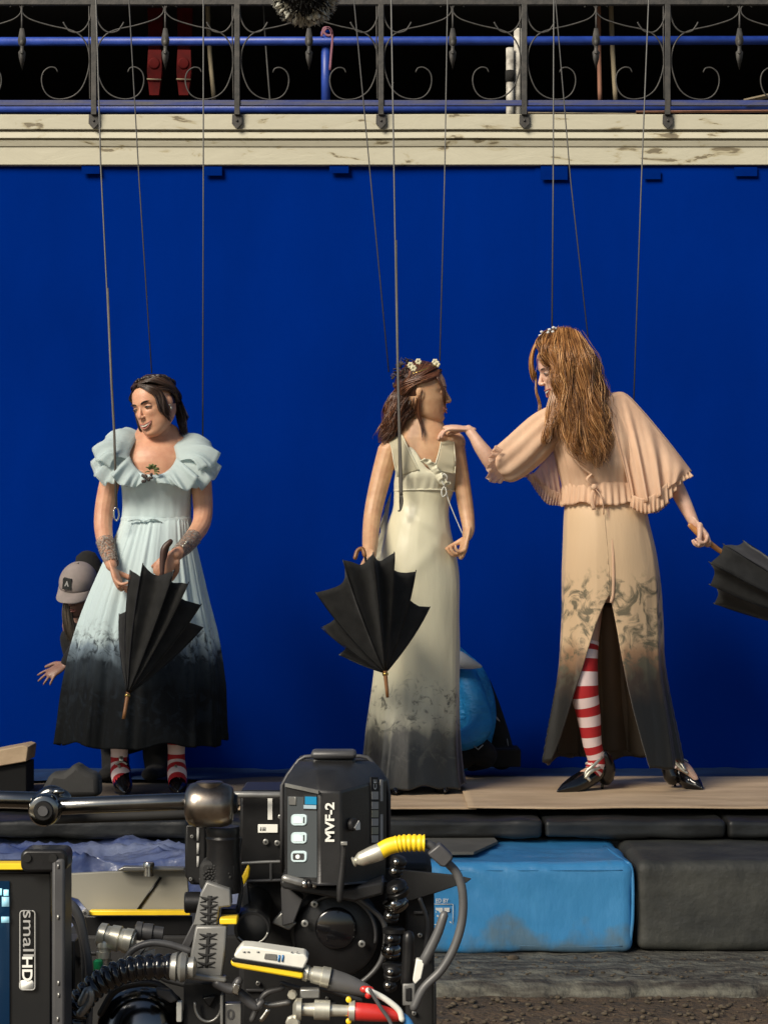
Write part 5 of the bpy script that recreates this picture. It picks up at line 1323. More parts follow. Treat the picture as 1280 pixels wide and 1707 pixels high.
obj('handle_grip', MB().tube(PS([(1150, 876, 8.90), (1165, 890, 8.905), (1186, 908, 8.92), (1212, 928, 8.94)]), [.010, .013, .012, .008], n=12, k=14, rnd_end=True), M['umbwood2'], bpy.data.objects['umbrella.002'])

# =============================== crouching person with the cap behind the blue gown
w4 = thing('person', (X(160, 9.55), 9.55, 0), 'crouching person in a beige cap and dark clothes, half hidden behind the blue gown', 'person')
T4, R4 = headT(P(130, 986, 9.5), -14, 22, 6, .93)
mb = MB(); head(mb, T4, R4, 1.0)
def q4(*a): return PS(a)
mb.tube(q4((134, 1000, 9.55), (140, 1020, 9.6)), [.05, .06], n=14, k=5, rnd_end=True)
mb.tube(q4((150, 1030, 9.62), (170, 1090, 9.66), (190, 1150, 9.7), (205, 1190, 9.7)), [.13, .15, .15, .15], n=18, k=10, flat=.7, up=(0, 1, 0), rnd_end=True)
mb.tube(q4((128, 1040, 9.6), (134, 1070, 9.55), (122, 1092, 9.5), (112, 1106, 9.47)), [.045, .04, .03, .024], n=12, k=14, rnd_end=True)
mb.tube(q4((210, 1040, 9.6), (250, 1100, 9.55), (270, 1160, 9.5)), [.045, .04, .03], n=12, k=12, rnd_end=True)
for x0, x1, x2 in ((190, 172, 190), (225, 285, 262)):
    mb.tube(q4((x0, 1190, 9.7), (x1, 1180, 9.4), (x2, 1240, 9.62), (x2, 1290, 9.62)), [.09, .075, .055, .04], n=14, k=20, rnd_end=True)
    foot(mb, P(x2, 1284, 9.6), P(x2 - 12, 1296, 9.42))
hand(mb, P(110, 1107, 9.47), (-.72, -.25, -.45), (.3, .6, -.6), .86, -1, (.1, .12, .15, .2), .26, (.8, .5, .1), .1)
voxel(mb, 'body', M['skin4'], w4, .0042, 2)
face_parts(w4, T4, R4, 1.0, 0, .1, .7)
jk = MB(); jk.tube(q4((136, 1018, 9.6), (150, 1040, 9.62), (170, 1095, 9.66), (190, 1150, 9.7), (205, 1200, 9.7)), [.07, .145, .165, .165, .165], n=24, k=16, flat=.72, up=(0, 1, 0), rnd_end=True)
jk.tube(q4((128, 1040, 9.6), (136, 1072, 9.55), (124, 1092, 9.5), (114, 1103, 9.475)), [.055, .052, .042, .034], n=14, k=14, rnd_end=True)
jk.tube(q4((210, 1040, 9.6), (250, 1100, 9.55), (270, 1160, 9.5)), [.055, .052, .038], n=14, k=12, rnd_end=True)
voxel(jk, 'jacket', M['blackcloth'], w4, .007, 2)
tr_ = MB()
for x0, x1, x2 in ((190, 172, 190), (225, 285, 262)):
    tr_.tube(q4((x0, 1190, 9.7), (x1, 1180, 9.4), (x2, 1240, 9.62), (x2, 1284, 9.62)), [.1, .087, .066, .055], n=14, k=20, rnd_end=True)
    tr_.tube(q4((x2, 1284, 9.62), (x2 - 12, 1292, 9.4)), [.05, .04], n=12, k=6, flat=.7, rnd_end=True)
voxel(tr_, 'trousers', M['blackcloth'], w4, .008, 2)
cp = MB()
G = []
for ph in np.linspace(.01, math.pi / 2 + .1, 14):
    G.append([T4((.088 * math.sin(ph) * math.cos(a), .012 + .110 * math.sin(ph) * math.sin(a), .040 + .098 * math.cos(ph))) for a in np.linspace(0, 2 * math.pi, 36, endpoint=False)])
capo = obj('cap', cp.grid(np.array(G), closed=True), M['cap'], w4, solid=.003)
G = []
for t in np.linspace(0, 1, 8):
    row = []
    for a in np.linspace(math.radians(200), math.radians(340), 22):
        k = max(0, math.sin((a - math.radians(200)) / math.radians(140) * math.pi)) ** .7
        row.append(T4((.088 * math.cos(a) * (1 + .06 * t), .012 + .110 * math.sin(a) - .068 * t * k, .032 - .022 * t - .014 * t * abs(math.cos(a)))))
    G.append(row)
obj('brim', MB().grid(np.array(G)), M['cap'], capo, solid=.004)
obj('button', MB().ell(T4((0, .012, .140)), (.007, .007, .005), n=8), M['cap'], capo)
def pch(x, z, o_=0): return T4((x - .016, -.0975 - o_ + .35 * (z - .062) , z + .012))
mb2 = MB().prism([pch(x, z) for x, z in ((-.021, .040), (.021, .040), (.021, .086), (-.021, .086))], T4((0, .02, 0)) - T4((0, 0, 0)))
obj('patch', mb2, M['capdark'], capo, smooth=False)
mb2 = MB().prism([pch(x, z, .0015) for x, z in ((-.011, .054), (-.005, .054), (0, .065), (.005, .054), (.011, .054), (.002, .077), (-.002, .077))], T4((0, .001, 0)) - T4((0, 0, 0)))
obj('emblem', mb2, M['printg'], capo, smooth=False)
hb = MB()
hair(hb, [PS([(112, 985, 9.45), (106, 1010, 9.46), (108, 1040, 9.47), (116, 1075, 9.5)]), PS([(122, 990, 9.44), (118, 1020, 9.45), (122, 1050, 9.46), (126, 1080, 9.48)])], 160, .006, .0028, .002, 1, 41, 14)
hair(hb, [PS([(150, 985, 9.45), (152, 1020, 9.46), (150, 1060, 9.47)])], 60, .006, .0028, .002, 1, 42, 14)
obj('hair', hb, [mat('ash_brown_hair', q_, .6) for q_ in ((.05, .04, .03), (.09, .07, .05), (.14, .11, .08))], w4)
hd_ = MB(); hd_.tube(q4((146, 940, 9.6), (152, 975, 9.62), (150, 1010, 9.62)), [.06, .085, .07], n=16, k=8, rnd_end=True)
obj('hood', hd_, M['blackcloth'], w4)

# =============================== crouching person in the blue jacket behind the cream gown
w5 = thing('person', (X(760, 9.6), 9.6, 0), 'crouching person in a bright blue jacket with white hood behind the cream gown', 'person')
T5, R5 = headT(P(716, 1118, 9.5), 170, 60, 0, .95)
mb = MB(); head(mb, T5, R5, 1.0)
mb.tube(q4((720, 1120, 9.52), (745, 1130, 9.58)), [.045, .06], n=12, k=4, rnd_end=True)
mb.tube(q4((752, 1128, 9.62), (760, 1170, 9.64), (766, 1226, 9.66)), [.08, .11, .11], n=16, k=8, flat=.8, up=(0, 1, 0), rnd_end=True)
for x in (735, 770): mb.tube(q4((x, 1240, 9.66), (x + 26, 1246, 9.46), (x + 10, 1266, 9.6)), [.06, .05, .04], n=12, k=14, rnd_end=True)
for pts in (((778, 1132, 9.5), (792, 1170, 9.45), (798, 1208, 9.40)), ((728, 1132, 9.5), (714, 1170, 9.5), (704, 1195, 9.44))): mb.tube(q4(*pts), [.035, .035, .03], n=12, k=12, rnd_end=True)
voxel(mb, 'body', M['skin4'], w5, .006, 2)
jk = MB(); jk.tube(q4((752, 1104, 9.56), (768, 1140, 9.57), (774, 1190, 9.58), (772, 1240, 9.6)), [.085, .125, .142, .125], n=28, k=18, flat=.8, up=(0, 1, 0), rnd_end=True)
jk.tube(q4((778, 1128, 9.5), (792, 1170, 9.45), (799, 1212, 9.40), (776, 1232, 9.36), (740, 1236, 9.36)), [.048, .056, .058, .050, .045], n=16, k=16, rnd_end=True)
jk.tube(q4((730, 1130, 9.5), (712, 1170, 9.5), (700, 1200, 9.42)), [.05, .052, .045], n=16, k=16, rnd_end=True)
voxel(jk, 'jacket', M['bluejacket'], w5, .006, 3)
for i, pts in enumerate(([(770, 1138, 9.44), (785, 1150, 9.43), (800, 1168, 9.42)], [(768, 1160, 9.44), (786, 1178, 9.43), (806, 1192, 9.40)], [(770, 1200, 9.45), (786, 1190, 9.42), (806, 1196, 9.39)], [(772, 1228, 9.44), (790, 1226, 9.4), (806, 1222, 9.37)])):
    obj('crease', MB().tube(PS(pts), [.002, .006, .002], n=6, k=10), M['bluejacket'], w5)
hd_ = MB(); hd_.tube(q4((735, 1096, 9.46), (762, 1100, 9.42), (782, 1106, 9.41), (800, 1111, 9.42)), [.05, .046, .030, .011], n=16, k=14, flat=.9, rnd_end=True)
voxel(hd_, 'hood', M['whitecloth'], w5, .006, 2)
tr_ = MB()
for x in (740, 775): tr_.tube(q4((x, 1244, 9.66), (x + 22, 1250, 9.42), (x + 34, 1262, 9.5), (x + 10, 1268, 9.6)), [.075, .062, .052, .05], n=14, k=16, rnd_end=True)
tt_ = voxel(tr_, 'trousers', M['blackcloth'], w5, .008, 2)
obj('chevron_print', MB().tube(PS([(788, 1242, 9.34), (797, 1250, 9.335), (805, 1242, 9.34)]), .003, n=6), M['printg'], tt_)
# black bag beside
bg = thing('black_bag', P(838, 1276, 9.5), 'black bag slumped on the deck right of the blue jacket', 'bag')
mb = MB(); mb.tube(q4((812, 1138, 9.66), (822, 1180, 9.64), (832, 1230, 9.62), (836, 1262, 9.62)), [.018, .034, .05, .06], n=20, k=18, flat=.8, up=(0, 1, 0), rnd_end=True)
mb.box(X(775, 9.6), X(866, 9.6), 9.5, 9.72, Z(1276, 9.6), Z(1246, 9.6))
voxel(mb, 'bag_body', M['blackcloth'], bg, .006, 3)
obj('buckle', MB().tube(PS([(823, 1191, 9.60), (829, 1199, 9.60), (833, 1203, 9.6)]), [.003, .005, .002], n=5), M['printg'], bg)
obj('zip_pull', MB().tube(PS([(845, 1232, 9.58), (847, 1244, 9.58)]), .002, n=5), M['printg'], bg)

# =============================== wires
def wire(pts, r, m_, label, n=6):
    pw = PS(pts)
    top = pw[0] + (pw[0] - pw[1]) * ((6.4 - pw[0][2]) / max(.01, pw[0][2] - pw[1][2])) * .9
    rt = thing('safety_wire', tuple(pw[-1]), label, 'wire', 'thin wires running up from the women')
    obj('cable', MB().tube(np.vstack([[top], pw]), r, n=n), M[m_], rt)
    return rt
a = wire([(160, 0, 9.0), (168, 275, 9.0), (190, 720, 8.88), (193, 848, 8.84)], .0034, 'wire', 'leftmost wire, running down past the ruffled left shoulder of the blue gown')
obj('sleeve_tube', MB().tube(PS([(179, 480, 8.93), (186, 640, 8.89), (190.5, 722, 8.87), (194, 845, 8.84)]), .0052, n=8), M['sheath'], a)
mb = MB().tube(PS([(190, 850, 8.84), (190, 862, 8.84), (194, 868, 8.84), (198, 861, 8.84), (197, 850, 8.84), (193, 846, 8.84), (190, 850, 8.84)]), .0035, n=8, k=30)
obj('carabiner', mb, M['steel'], a)
wire([(215, 0, 9.05), (232, 300, 9.05), (253, 622, 9.03)], .0026, 'wired', 'dark wire ending at the crown of the dark-haired woman')
wire([(339, 0, 9.1), (339, 300, 9.1), (338, 735, 9.08)], .003, 'wire', 'straight wire ending behind the right shoulder ruffle of the blue gown')
wire([(590, 0, 9.1), (618, 300, 9.1), (648, 620, 9.08)], .0026, 'wired', 'slanting dark wire ending behind the head of the woman in cream')
a = wire([(652, 0, 9.0), (657, 300, 8.95), (662, 600, 8.88), (667, 850, 8.86)], .0034, 'wire', 'wire passing before the hair of the woman in cream down to her waist')
obj('sleeve_tube', MB().tube(PS([(660, 400, 8.93), (664, 640, 8.87), (668, 780, 8.86), (669, 826, 8.86)]), [.0042, .0045, .0060, .0065], n=8, k=20), M['sheath'], a)
obj('hook', MB().tube(PS([(669, 826, 8.86), (670, 838, 8.86), (667, 850, 8.86), (663, 852, 8.86)]), [.0062, .0055, .0045, .003], n=8, k=14), M['sheath'], a)
wire([(746, 0, 9.1), (741, 300, 9.1), (733, 602, 9.06)], .0026, 'wire', 'wire ending at the brow of the woman in cream')
wire([(923, 0, 9.05), (922, 300, 9.05), (920, 548, 9.02)], .003, 'wire', 'vertical wire ending at the flowers in the copper hair')
wire([(926, 0, 9.2), (951, 300, 9.2), (980, 562, 9.12)], .0026, 'wired', 'slanting dark wire ending behind the copper hair')
wire([(1081, 0, 9.1), (1069, 300, 9.1), (1056, 672, 9.08)], .003, 'wire', 'rightmost wire, ending at the shoulder of the peach blouse')
bm_ = thing('rigging_beam', (0, 9.3, 6.0), 'dark rigging beam high above the frame from which the wires hang', 'beam')
obj('beam', MB().box(-3, 3, 9.15, 9.45, 6.0, 6.2), M['black'], bm_, smooth=False)

# ------------------------------------------------------------------ camera rig in the foreground
def text(name, s, c, h, m_, parent, rot=0, wfit=None, right=(1, 0, 0), up=(0, 0, 1), thick=1.0):
    cu = bpy.data.curves.new(name, 'FONT'); cu.body = s; cu.size = 1; cu.offset = .012 * thick
    cu.align_x = 'CENTER'; cu.align_y = 'CENTER'
    to = bpy.data.objects.new(name + '_raw', cu); COL.objects.link(to)
    dg = bpy.context.evaluated_depsgraph_get()
    me = bpy.data.meshes.new_from_object(to.evaluated_get(dg))
    bpy.data.objects.remove(to); bpy.data.curves.remove(cu)
    n = len(me.vertices); co = np.zeros(n * 3); me.vertices.foreach_get('co', co); co = co.reshape(-1, 3)
    lo, hi = co.min(0), co.max(0); co = co - (lo + hi) / 2
    k = h / (hi[1] - lo[1]); kx = (wfit / (hi[0] - lo[0])) if wfit else k
    u, v = co[:, 0] * kx, co[:, 1] * k
    a = math.radians(rot); u2, v2 = u * math.cos(a) - v * math.sin(a), u * math.sin(a) + v * math.cos(a)
    W = np.asarray(c, float) - loc_of(parent) + u2[:, None] * nrm(right) + v2[:, None] * nrm(up)
    me.vertices.foreach_set('co', W.reshape(-1)); me.update(); me.materials.clear(); me.materials.append(m_); me.name = name
    o = bpy.data.objects.new(name, me); COL.objects.link(o); o.parent = parent
    return o

D0 = 2.3
S1 = D0 / F          # metres per photo pixel on the rig plane
def pb(name, x0, y0, x1, y1, d, th, m_, par, bev=.0015, **k):
    return obj(name, pbox(MB(), x0, y0, x1, y1, d, th), M[m_], par, bevel=bev, **k)
def pp(name, pts, d, th, m_, par, bev=.0015, **k):
    return obj(name, ppoly(MB(), pts, d, th), M[m_], par, bevel=bev, **k)
def pt(name, pts, rpx, m_, par, d=None, n=12, k=24, **kw):
    fl = kw.pop('flat', 1.0); up = kw.pop('up', None)
    return obj(name, MB().tube(PS(pts, d), np.atleast_1d(np.array(rpx, float)) * S1, n=n, k=k, flat=fl, up=up, rnd_end=True), M[m_], par, **kw)
def pl(name, prof, px, py, d, m_, par, axis=(0, 1, 0), n=28, **k):
    return obj(name, MB().lathe([(a * S1, r * S1) for a, r in prof], P(px, py, d), axis, n=n), M[m_], par, ang=35, **k)
def screw(px, py, d, par, r=5, m_='steel'):
    o = pl('screw', [(-2, r * .8), (-1.5, r), (4, r)], px, py, d, m_, par, n=14)
    pl('socket', [(-2.3, r * .45), (-1.9, r * .45)], px, py, d, 'blackm', o, n=6)
    return o

cr = thing('film_camera', P(520, 1700, 2.5), 'black film camera rig seen from behind with cables and clamps, close in front', 'film camera')
# body mass
pb('body_housing', 398, 1440, 720, 1900, 2.46, .22, 'blackm', cr, .006)
pb('side_plate', 400, 1318, 478, 1470, 2.44, .10, 'black', cr, .003)
text('numeral', '1', P(450, 1348, 2.438), 38 * S1 * 1.06, M['print'], cr, thick=2)
lb = pb('small_label', 430, 1375, 463, 1389, 2.438, .003, 'print', cr, .0005)
for x in (433, 437, 440): pb('label_print', x, 1379, x + 2.2, 1385, 2.4372, .0006, 'printg', lb, 0)
for x, y, r in ((443, 1404, 5), (462, 1406, 5), (470, 1405, 4), (469, 1330, 4), (467, 1362, 4)):
    screw(x, y, 2.437, cr, r, 'grey')
pt('guard_bar', [(405, 1440), (440, 1438), (474, 1437)], 3.2, 'grey', cr, 2.42)
pt('guard_bar', [(452, 1438), (452, 1468)], 3, 'dgrey', cr, 2.42)
pt('guard_bar', [(405, 1470), (470, 1468)], 3, 'dgrey', cr, 2.42)
pb('lower_housing', 105, 1560, 420, 1900, 2.62, .25, 'blackm', cr, .004)
pb('right_panel', 676, 1484, 724, 1900, 2.40, .2, 'blackm', cr, .003)
pp('panel_edge', [(722, 1640), (727, 1640), (729, 1900), (722, 1900)], 2.38, .02, 'black', cr)

# viewfinder
vf = thing('viewfinder', P(555, 1480, 2.33), 'charcoal electronic viewfinder lettered MVF-2 with three pale buttons', 'viewfinder')
def ring(y, pts): return [P(x, y if len(q_) < 3 else q_[2], d) for q_ in pts for x, d in [(q_[0], q_[1])]]
levels = [
 [(476, 2.31, 1463), (531, 2.275, 1476), (570, 2.275, 1476), (642, 2.36, 1470), (640, 2.47, 1455), (480, 2.47, 1455)],
 [(474, 2.31, 1400), (531, 2.275, 1405), (570, 2.275, 1405), (644, 2.36, 1400), (642, 2.47, 1400), (478, 2.47, 1400)],
 [(474, 2.31, 1307), (531, 2.275, 1319), (568, 2.275, 1320), (644, 2.36, 1300), (642, 2.47, 1300), (478, 2.47, 1300)],
 [(488, 2.34, 1280), (527, 2.30, 1284), (566, 2.31, 1284), (626, 2.38, 1272), (622, 2.45, 1270), (494, 2.45, 1270)],
 [(500, 2.37, 1268), (530, 2.36, 1268), (590, 2.36, 1268), (612, 2.39, 1268), (608, 2.44, 1267), (506, 2.44, 1267)],
]
G = np.array([[P(x, y, d) for x, d, y in L_] for L_ in levels])
mb = MB().grid(G, closed=True)
mb.f.append((0, 1, 2, 3, 4, 5)); mb.m.append(0); k0 = 4 * 6; mb.f.append(tuple(k0 + i for i in range(5, -1, -1))); mb.m.append(0)
obj('shell', mb, M['vf'], vf, bevel=.0022)
# back plate standing round the shell as a rim
rim = [(470, 1455), (470, 1310), (480, 1292), (498, 1268), (508, 1262), (520, 1261), (600, 1261), (612, 1263), (632, 1284), (644, 1302), (648, 1325), (648, 1460)]
obj('rim', MB().tube(PS(rim, 2.40), 3.2 * S1 * 1.1, n=8), M['dgrey'], vf)
pp('back_plate', [(470, 1460), (470, 1310), (498, 1266), (612, 1266), (646, 1308), (646, 1460)], 2.41, .05, 'vf', vf)
pb('top_grip', 518, 1252, 594, 1266, 2.345, .03, 'dgrey', vf, .004)
pb('grip_base', 520, 1264, 592, 1285, 2.352, .03, 'vf', vf, .003)
obj('edge_strip', MB().prism([P(475, 1306, 2.306), P(531, 1318, 2.271), P(531, 1324, 2.271), P(475, 1312, 2.306)], (0, .004, 0)), M['grey'], vf, smooth=False)
lf_r, lf_u = nrm(P(531, 1400, 2.275) - P(475, 1400, 2.31)), np.array((0, 0, 1.))
def onleft(x, y, off=.0008):
    t_ = (x - 475) / 56; d = 2.31 + (2.275 - 2.31) * t_
    return P(x, y, d) + np.array((-.45, -.85, 0)) * off
lfn = np.array((-.53, -.85, 0))
def lrect(x0, y0, x1, y1, off, th):
    return MB().prism([onleft(x0, y0, off), onleft(x1, y0 + (x1 - x0) * .03, off), onleft(x1, y1 + (x1 - x0) * .03, off), onleft(x0, y1, off)], -lfn * th)
obj('button_panel', lrect(480, 1328, 529, 1462, .0010, .002), mat('slate_panel', (.045, .052, .056), .45), vf, smooth=False)
def rrect(cx, cy, hw, hh, r, n=5):
    pts = []
    for (sx, sy, a0) in ((1, -1, -90), (1, 1, 0), (-1, 1, 90), (-1, -1, 180)):
        for i in range(n):
            a = math.radians(a0 + 90 * i / (n - 1)); pts.append((cx + sx * (hw - r) + r * math.cos(a), cy + sy * (hh - r) + r * math.sin(a)))
    return pts
M['btn'] = mat('pale_button', (.40, .50, .53), .4)
M['btnw'] = mat('button_mark', (.66, .70, .70), .5)
for i, cy in enumerate((1367, 1397, 1428)):
    bt = obj('button', MB().prism([onleft(x, y, .0030) for x, y in rrect(500, cy, 13, 9.5, 6)], -lfn * .003), M['btn'], vf, bevel=.0006)
    if i == 2:
        obj('button_centre', MB().prism([onleft(x, y, .0034) for x, y in rrect(500, cy, 9.5, 5.5, 2)], -lfn * .0008), M['dgrey'], bt, smooth=False)
        obj('button_mark', MB().prism([onleft(x, y, .0040) for x, y in rrect(499, cy, 3.4, 3.4, 3)], -lfn * .0008), M['btnw'], bt, smooth=False)
    else:
        obj('button_mark', MB().prism([onleft(x, y, .0036) for x, y in ((492, cy - 5), (502, cy - 5), (506, cy + 1), (506, cy + 5), (492, cy + 5))], -lfn * .0008), M['btnw'], bt, smooth=False)
        obj('button_mark', MB().prism([onleft(x, y, .0036) for x, y in ((508, cy - 5), (510, cy - 5), (510, cy + 5), (508, cy + 5))], -lfn * .0008), M['dgrey'], bt, smooth=False)
obj('window_frame', lrect(507, 1325, 529, 1351, .0014, .002), M['blackm'], vf, smooth=False)
obj('blue_display', lrect(510, 1328, 529, 1341, .0022, .001), mat('teal_display', (.01, .14, .26), .3, emit=(.01, .14, .26), es=.25), vf, smooth=False)
obj('display_tab', lrect(508, 1342, 529, 1348, .0026, .001), mat('pale_tab', (.25, .33, .38), .4), vf, smooth=False)
obj('square_key', lrect(483, 1328, 495, 1342, .0030, .003), M['grey'], vf, bevel=.0006)
text('lettering', 'MVF-2', P(549.5, 1371, 2.2735), 15.5 * S1, M['print'], vf, rot=90, wfit=65 * S1, thick=2.6)
# right face
rf_n = nrm(np.cross(P(644, 1400, 2.36) - P(570, 1400, 2.275), (0, 0, 1)))
if rf_n[1] > 0: rf_n = -rf_n
def onright(x, y, off=.001):
    t_ = (x - 570) / 74; return P(x, y, 2.275 + .085 * t_) + rf_n * off
def rr_(name, x0, y0, x1, y1, off, th, m_, par=None):
    return obj(name, MB().prism([onright(x0, y0, off), onright(x1, y0, off), onright(x1, y1, off), onright(x0, y1, off)], -rf_n * th), m_, par or vf, smooth=False)
rr_('side_label', 617, 1296, 629, 1407, .0010, .001, M['blackm'])
rgt = nrm(P(644, 1400, 2.36) - P(570, 1400, 2.275))
text('mark', 'CE', onright(623, 1308, .0016), 11 * S1, M['print'], vf, rot=90, wfit=17 * S1, right=rgt)
rr_('mark', 618, 1320, 629, 1333, .0014, .0006, M['printg'])
for i in range(5):
    rr_('label_cell', 618, 1337 + i * 14, 629, 1349 + i * 14, .0014, .0006, mat('olive_grey_print', (.22, .22, .17), .6) if i % 2 else M['printg'])
rr_('label_line', 633, 1300, 637, 1336, .0010, .0008, M['printg'])
rr_('label_line', 633, 1358, 637, 1402, .0010, .0008, M['printg'])
pl('side_knob', [(-4, 9), (-2, 11), (3, 11)], 588, 1375, 2.29, 'vf', vf, axis=tuple(-rf_n))
obj('side_mark', MB().prism([onright(x, y, .0062) for x, y in ((583, 1380), (590, 1368), (592, 1372), (592, 1383), (586, 1384))], -rf_n * .001), M['print'], vf, smooth=False)
# foot of the viewfinder with lever and springs
pp('foot', [(466, 1470), (480, 1462), (530, 1480), (574, 1482), (640, 1470), (640, 1492), (590, 1505), (470, 1482)], 2.30, .12, 'vf', vf, .003)
pt('hinge_bar', [(476, 1465), (503, 1472)], 7, 'grey', vf, 2.285, n=12, k=4)
for x in (508, 516, 524): pl('spring_ring', [(-3, 7), (0, 8), (3, 7)], x, 1474, 2.285, 'steel' if x != 516 else 'black', vf, axis=(1, 0, .1), n=14)
pt('lever', [(573, 1408), (571, 1440), (567, 1480), (566, 1500)], [5.5, 5.5, 6, 5], 'vf', vf, 2.262, n=6)
pb('lever_tip', 568, 1404, 579, 1410, 2.255, .006, 'grey', vf, .0006)

# round rear cover
rc = thing('round_cover', P(560, 1640, 2.35), 'round black motor cover with three screws below the viewfinder', 'cover')
pl('disc', [(-6, 66), (-2, 72), (8, 74), (30, 78), (60, 78)], 560, 1560, 2.36, 'black', rc, n=64)
obj('ring', MB().tube([P(560 + 66 * math.cos(a), 1560 - 66 * math.sin(a), 2.352) for a in np.linspace(-.2, 2.3, 30)], 2.6 * S1, n=8, flat=.6), M['dgrey'], rc)
pl('inner_glass', [(-9, 30), (-7, 34), (0, 36)], 560, 1548, 2.355, 'patent', rc, n=40)
for x, y in ((524, 1508), (508, 1540), (603, 1574)): screw(x, y, 2.345, rc, 6, 'grey')
pp('gusset', [(472, 1475), (505, 1500), (490, 1540), (470, 1545), (468, 1480)], 2.34, .03, 'dgrey', rc)
pp('gusset', [(453, 1540), (482, 1552), (495, 1540), (470, 1520)], 2.35, .02, 'grey', rc)
# light fixture like tube left of it
tb_ = thing('black_tube_port', P(420, 1590, 2.35), 'black round port tube with an open dark end, left of the round cover', 'port tube')
t_ = P(420, 1550, 2.30); e_ = P(428, 1500, 2.48)
obj('barrel', MB().lathe([(0, .017), (.0, .0185), (.004, .0195), (.02, .0195), (.021, .018), (.17, .018)], t_, e_ - t_, n=32), M['black'], tb_, ang=30)
obj('bore', MB().lathe([(-.0012, .0155), (.001, .0155)], t_, e_ - t_, n=32), M['blackm'], tb_)
obj('rim_glint', MB().tube([P(420 + 27 * math.cos(a), 1550 - 24 * math.sin(a), 2.297) for a in np.linspace(-2.6, -.2, 20)], 2 * S1, n=6), M['grey'], tb_)
pp('fin', [(402, 1480), (412, 1470), (418, 1545), (402, 1530)], 2.36, .02, 'dgrey', tb_)
pp('yellow_tag', [(399, 1470), (413, 1442), (417, 1447), (415, 1462), (401, 1488)], 2.37, .006, 'yellow', tb_)

# support arm with knuckle
am = thing('support_arm', P(77, 1348, 2.3), 'polished dark metal support arm with round knuckle reaching in from the left', 'support arm')
M['rod'] = mat('polished_gunmetal', (.14, .14, .14), .22, 1, c2=(.22, .22, .21), ns=30)
pt('rod', [(-160, 1328), (60, 1334)], 14, 'rod', am, 2.34, n=24, k=4)
pt('rod', [(90, 1345), (320, 1336)], 14.5, 'rod', am, 2.31, n=24, k=4)
pt('lower_bar', [(80, 1366), (320, 1358)], 9, 'blackm', am, 2.36, n=12, k=4)
pl('knuckle', [(-22, 18), (-20, 24), (-14, 27), (18, 27), (22, 24)], 76, 1350, 2.30, 'chrome', am, n=40)
pl('knuckle_face', [(-25, 15), (-22, 17), (-20, 18)], 76, 1350, 2.30, 'black', am, n=32)
pl('knuckle_hub', [(-29, 8), (-26, 9), (-24, 9)], 76, 1350, 2.30, 'dgrey', am, n=20)
pt('yoke', [(62, 1336), (85, 1322), (108, 1330)], [12, 13, 12], 'chrome', am, 2.33, n=16)
obj('pivot_cap', MB().ell(P(97, 1320, 2.30), np.array((11, 8, 6)) * S1, n=16), M['rod'], am)
star = []
for a in np.linspace(0, 2 * math.pi, 60, endpoint=False):
    r = 42 + 9 * math.cos(5 * a - .6)
    star.append((122 + r * math.cos(a) * 1.0, 1312 - r * math.sin(a) * .78))
st_ = pp('star_knob', [(62, 1330), (78, 1300), (84, 1288), (105, 1290), (116, 1281), (125, 1271), (135, 1280), (148, 1288), (163, 1292), (166, 1330)], 2.37, .035, 'blackm', am, .006)
pt('rod', [(380, 1325), (470, 1326)], 6, 'grey', am, 2.42, n=12, k=4)
# ball clamp
mb = MB().lathe([(a * S1, r * S1) for a, r in [(-42, 20), (-40, 26), (-34, 34), (-20, 38), (0, 37), (18, 37), (30, 34), (36, 30), (38, 22)]], P(351, 1342, 2.28), (1, 0, -.02), n=48)
obj('clamp_barrel', mb, M['bronze'], am, ang=50)
mb = MB().lathe([(a * S1, r * S1) for a, r in [(0, 21), (2, 23), (12, 23)]], P(349, 1303, 2.28), (0, 0, -1), n=32)
obj('clamp_cap', mb, M['bronze'], am, ang=30)
pl('end_nut', [(-6, 14), (0, 18), (10, 18)], 390, 1340, 2.29, 'black', am, axis=(-1, 0, 0))

# upright bracket with notched plate
bk = thing('notched_bracket', P(345, 1640, 2.3), 'grey notched mounting plate standing under the bronze clamp', 'bracket')
pl('stem', [(0, 27), (6, 29), (16, 27), (20, 29), (30, 27), (70, 29), (110, 30)], 372, 1378, 2.30, 'black', bk, axis=(0, 0, -1))
pp('side_box', [(308, 1374), (344, 1374), (344, 1470), (338, 1476), (318, 1476), (308, 1462)], 2.33, .05, 'black', bk, .003)
pp('knurled_knob', rrect(362, 1462, 30, 26, 12), 2.285, .04, 'blackm', bk, .004)
for i in range(40):
    a = rnd.uniform(0, 6.28); r = rnd.uniform(4, 25)
    if i % 2: continue
mb = MB()
for i in range(60):
    a = i * 2.4; r = 2.9 * math.sqrt(i)
    mb.ell(P(362 + r * math.cos(a), 1462 + r * math.sin(a) * .9, 2.284), (.0019, .0016, .0016), n=6)
obj('knurl', mb, M['blackm'], bk)
M['anod'] = mat('worn_grey_anodised', (.20, .20, .19), .45, .3, c2=(.13, .13, .125), ns=20, nd=8, bump=.2, bs=120, bd=.0006)
pp('upper_plate', [(334, 1490), (344, 1470), (384, 1484), (386, 1512), (366, 1514), (362, 1544), (322, 1544)], 2.27, .02, 'anod', bk, .002)
pp('lower_plate', [(326, 1545), (378, 1545), (374, 1600), (370, 1630), (314, 1626), (318, 1590)], 2.262, .02, 'anod', bk, .002)
mb = MB()
def notch(cx, cy, d, w_=15):
    for sg in (1, -1):
        mb.tube([P(cx, cy, d), P(cx + sg * w_ * .55, cy - 2, d), P(cx + sg * w_, cy - 5, d - .0005)], np.array([3.2, 2.4, .6]) * S1, n=5, k=7, flat=.4, up=(0, 1, 0))
        mb.tube([P(cx + sg * w_ * .3, cy + 3, d), P(cx + sg * w_, cy + 5, d - .0003)], np.array([1.8, .5]) * S1, n=4, flat=.4, up=(0, 1, 0))
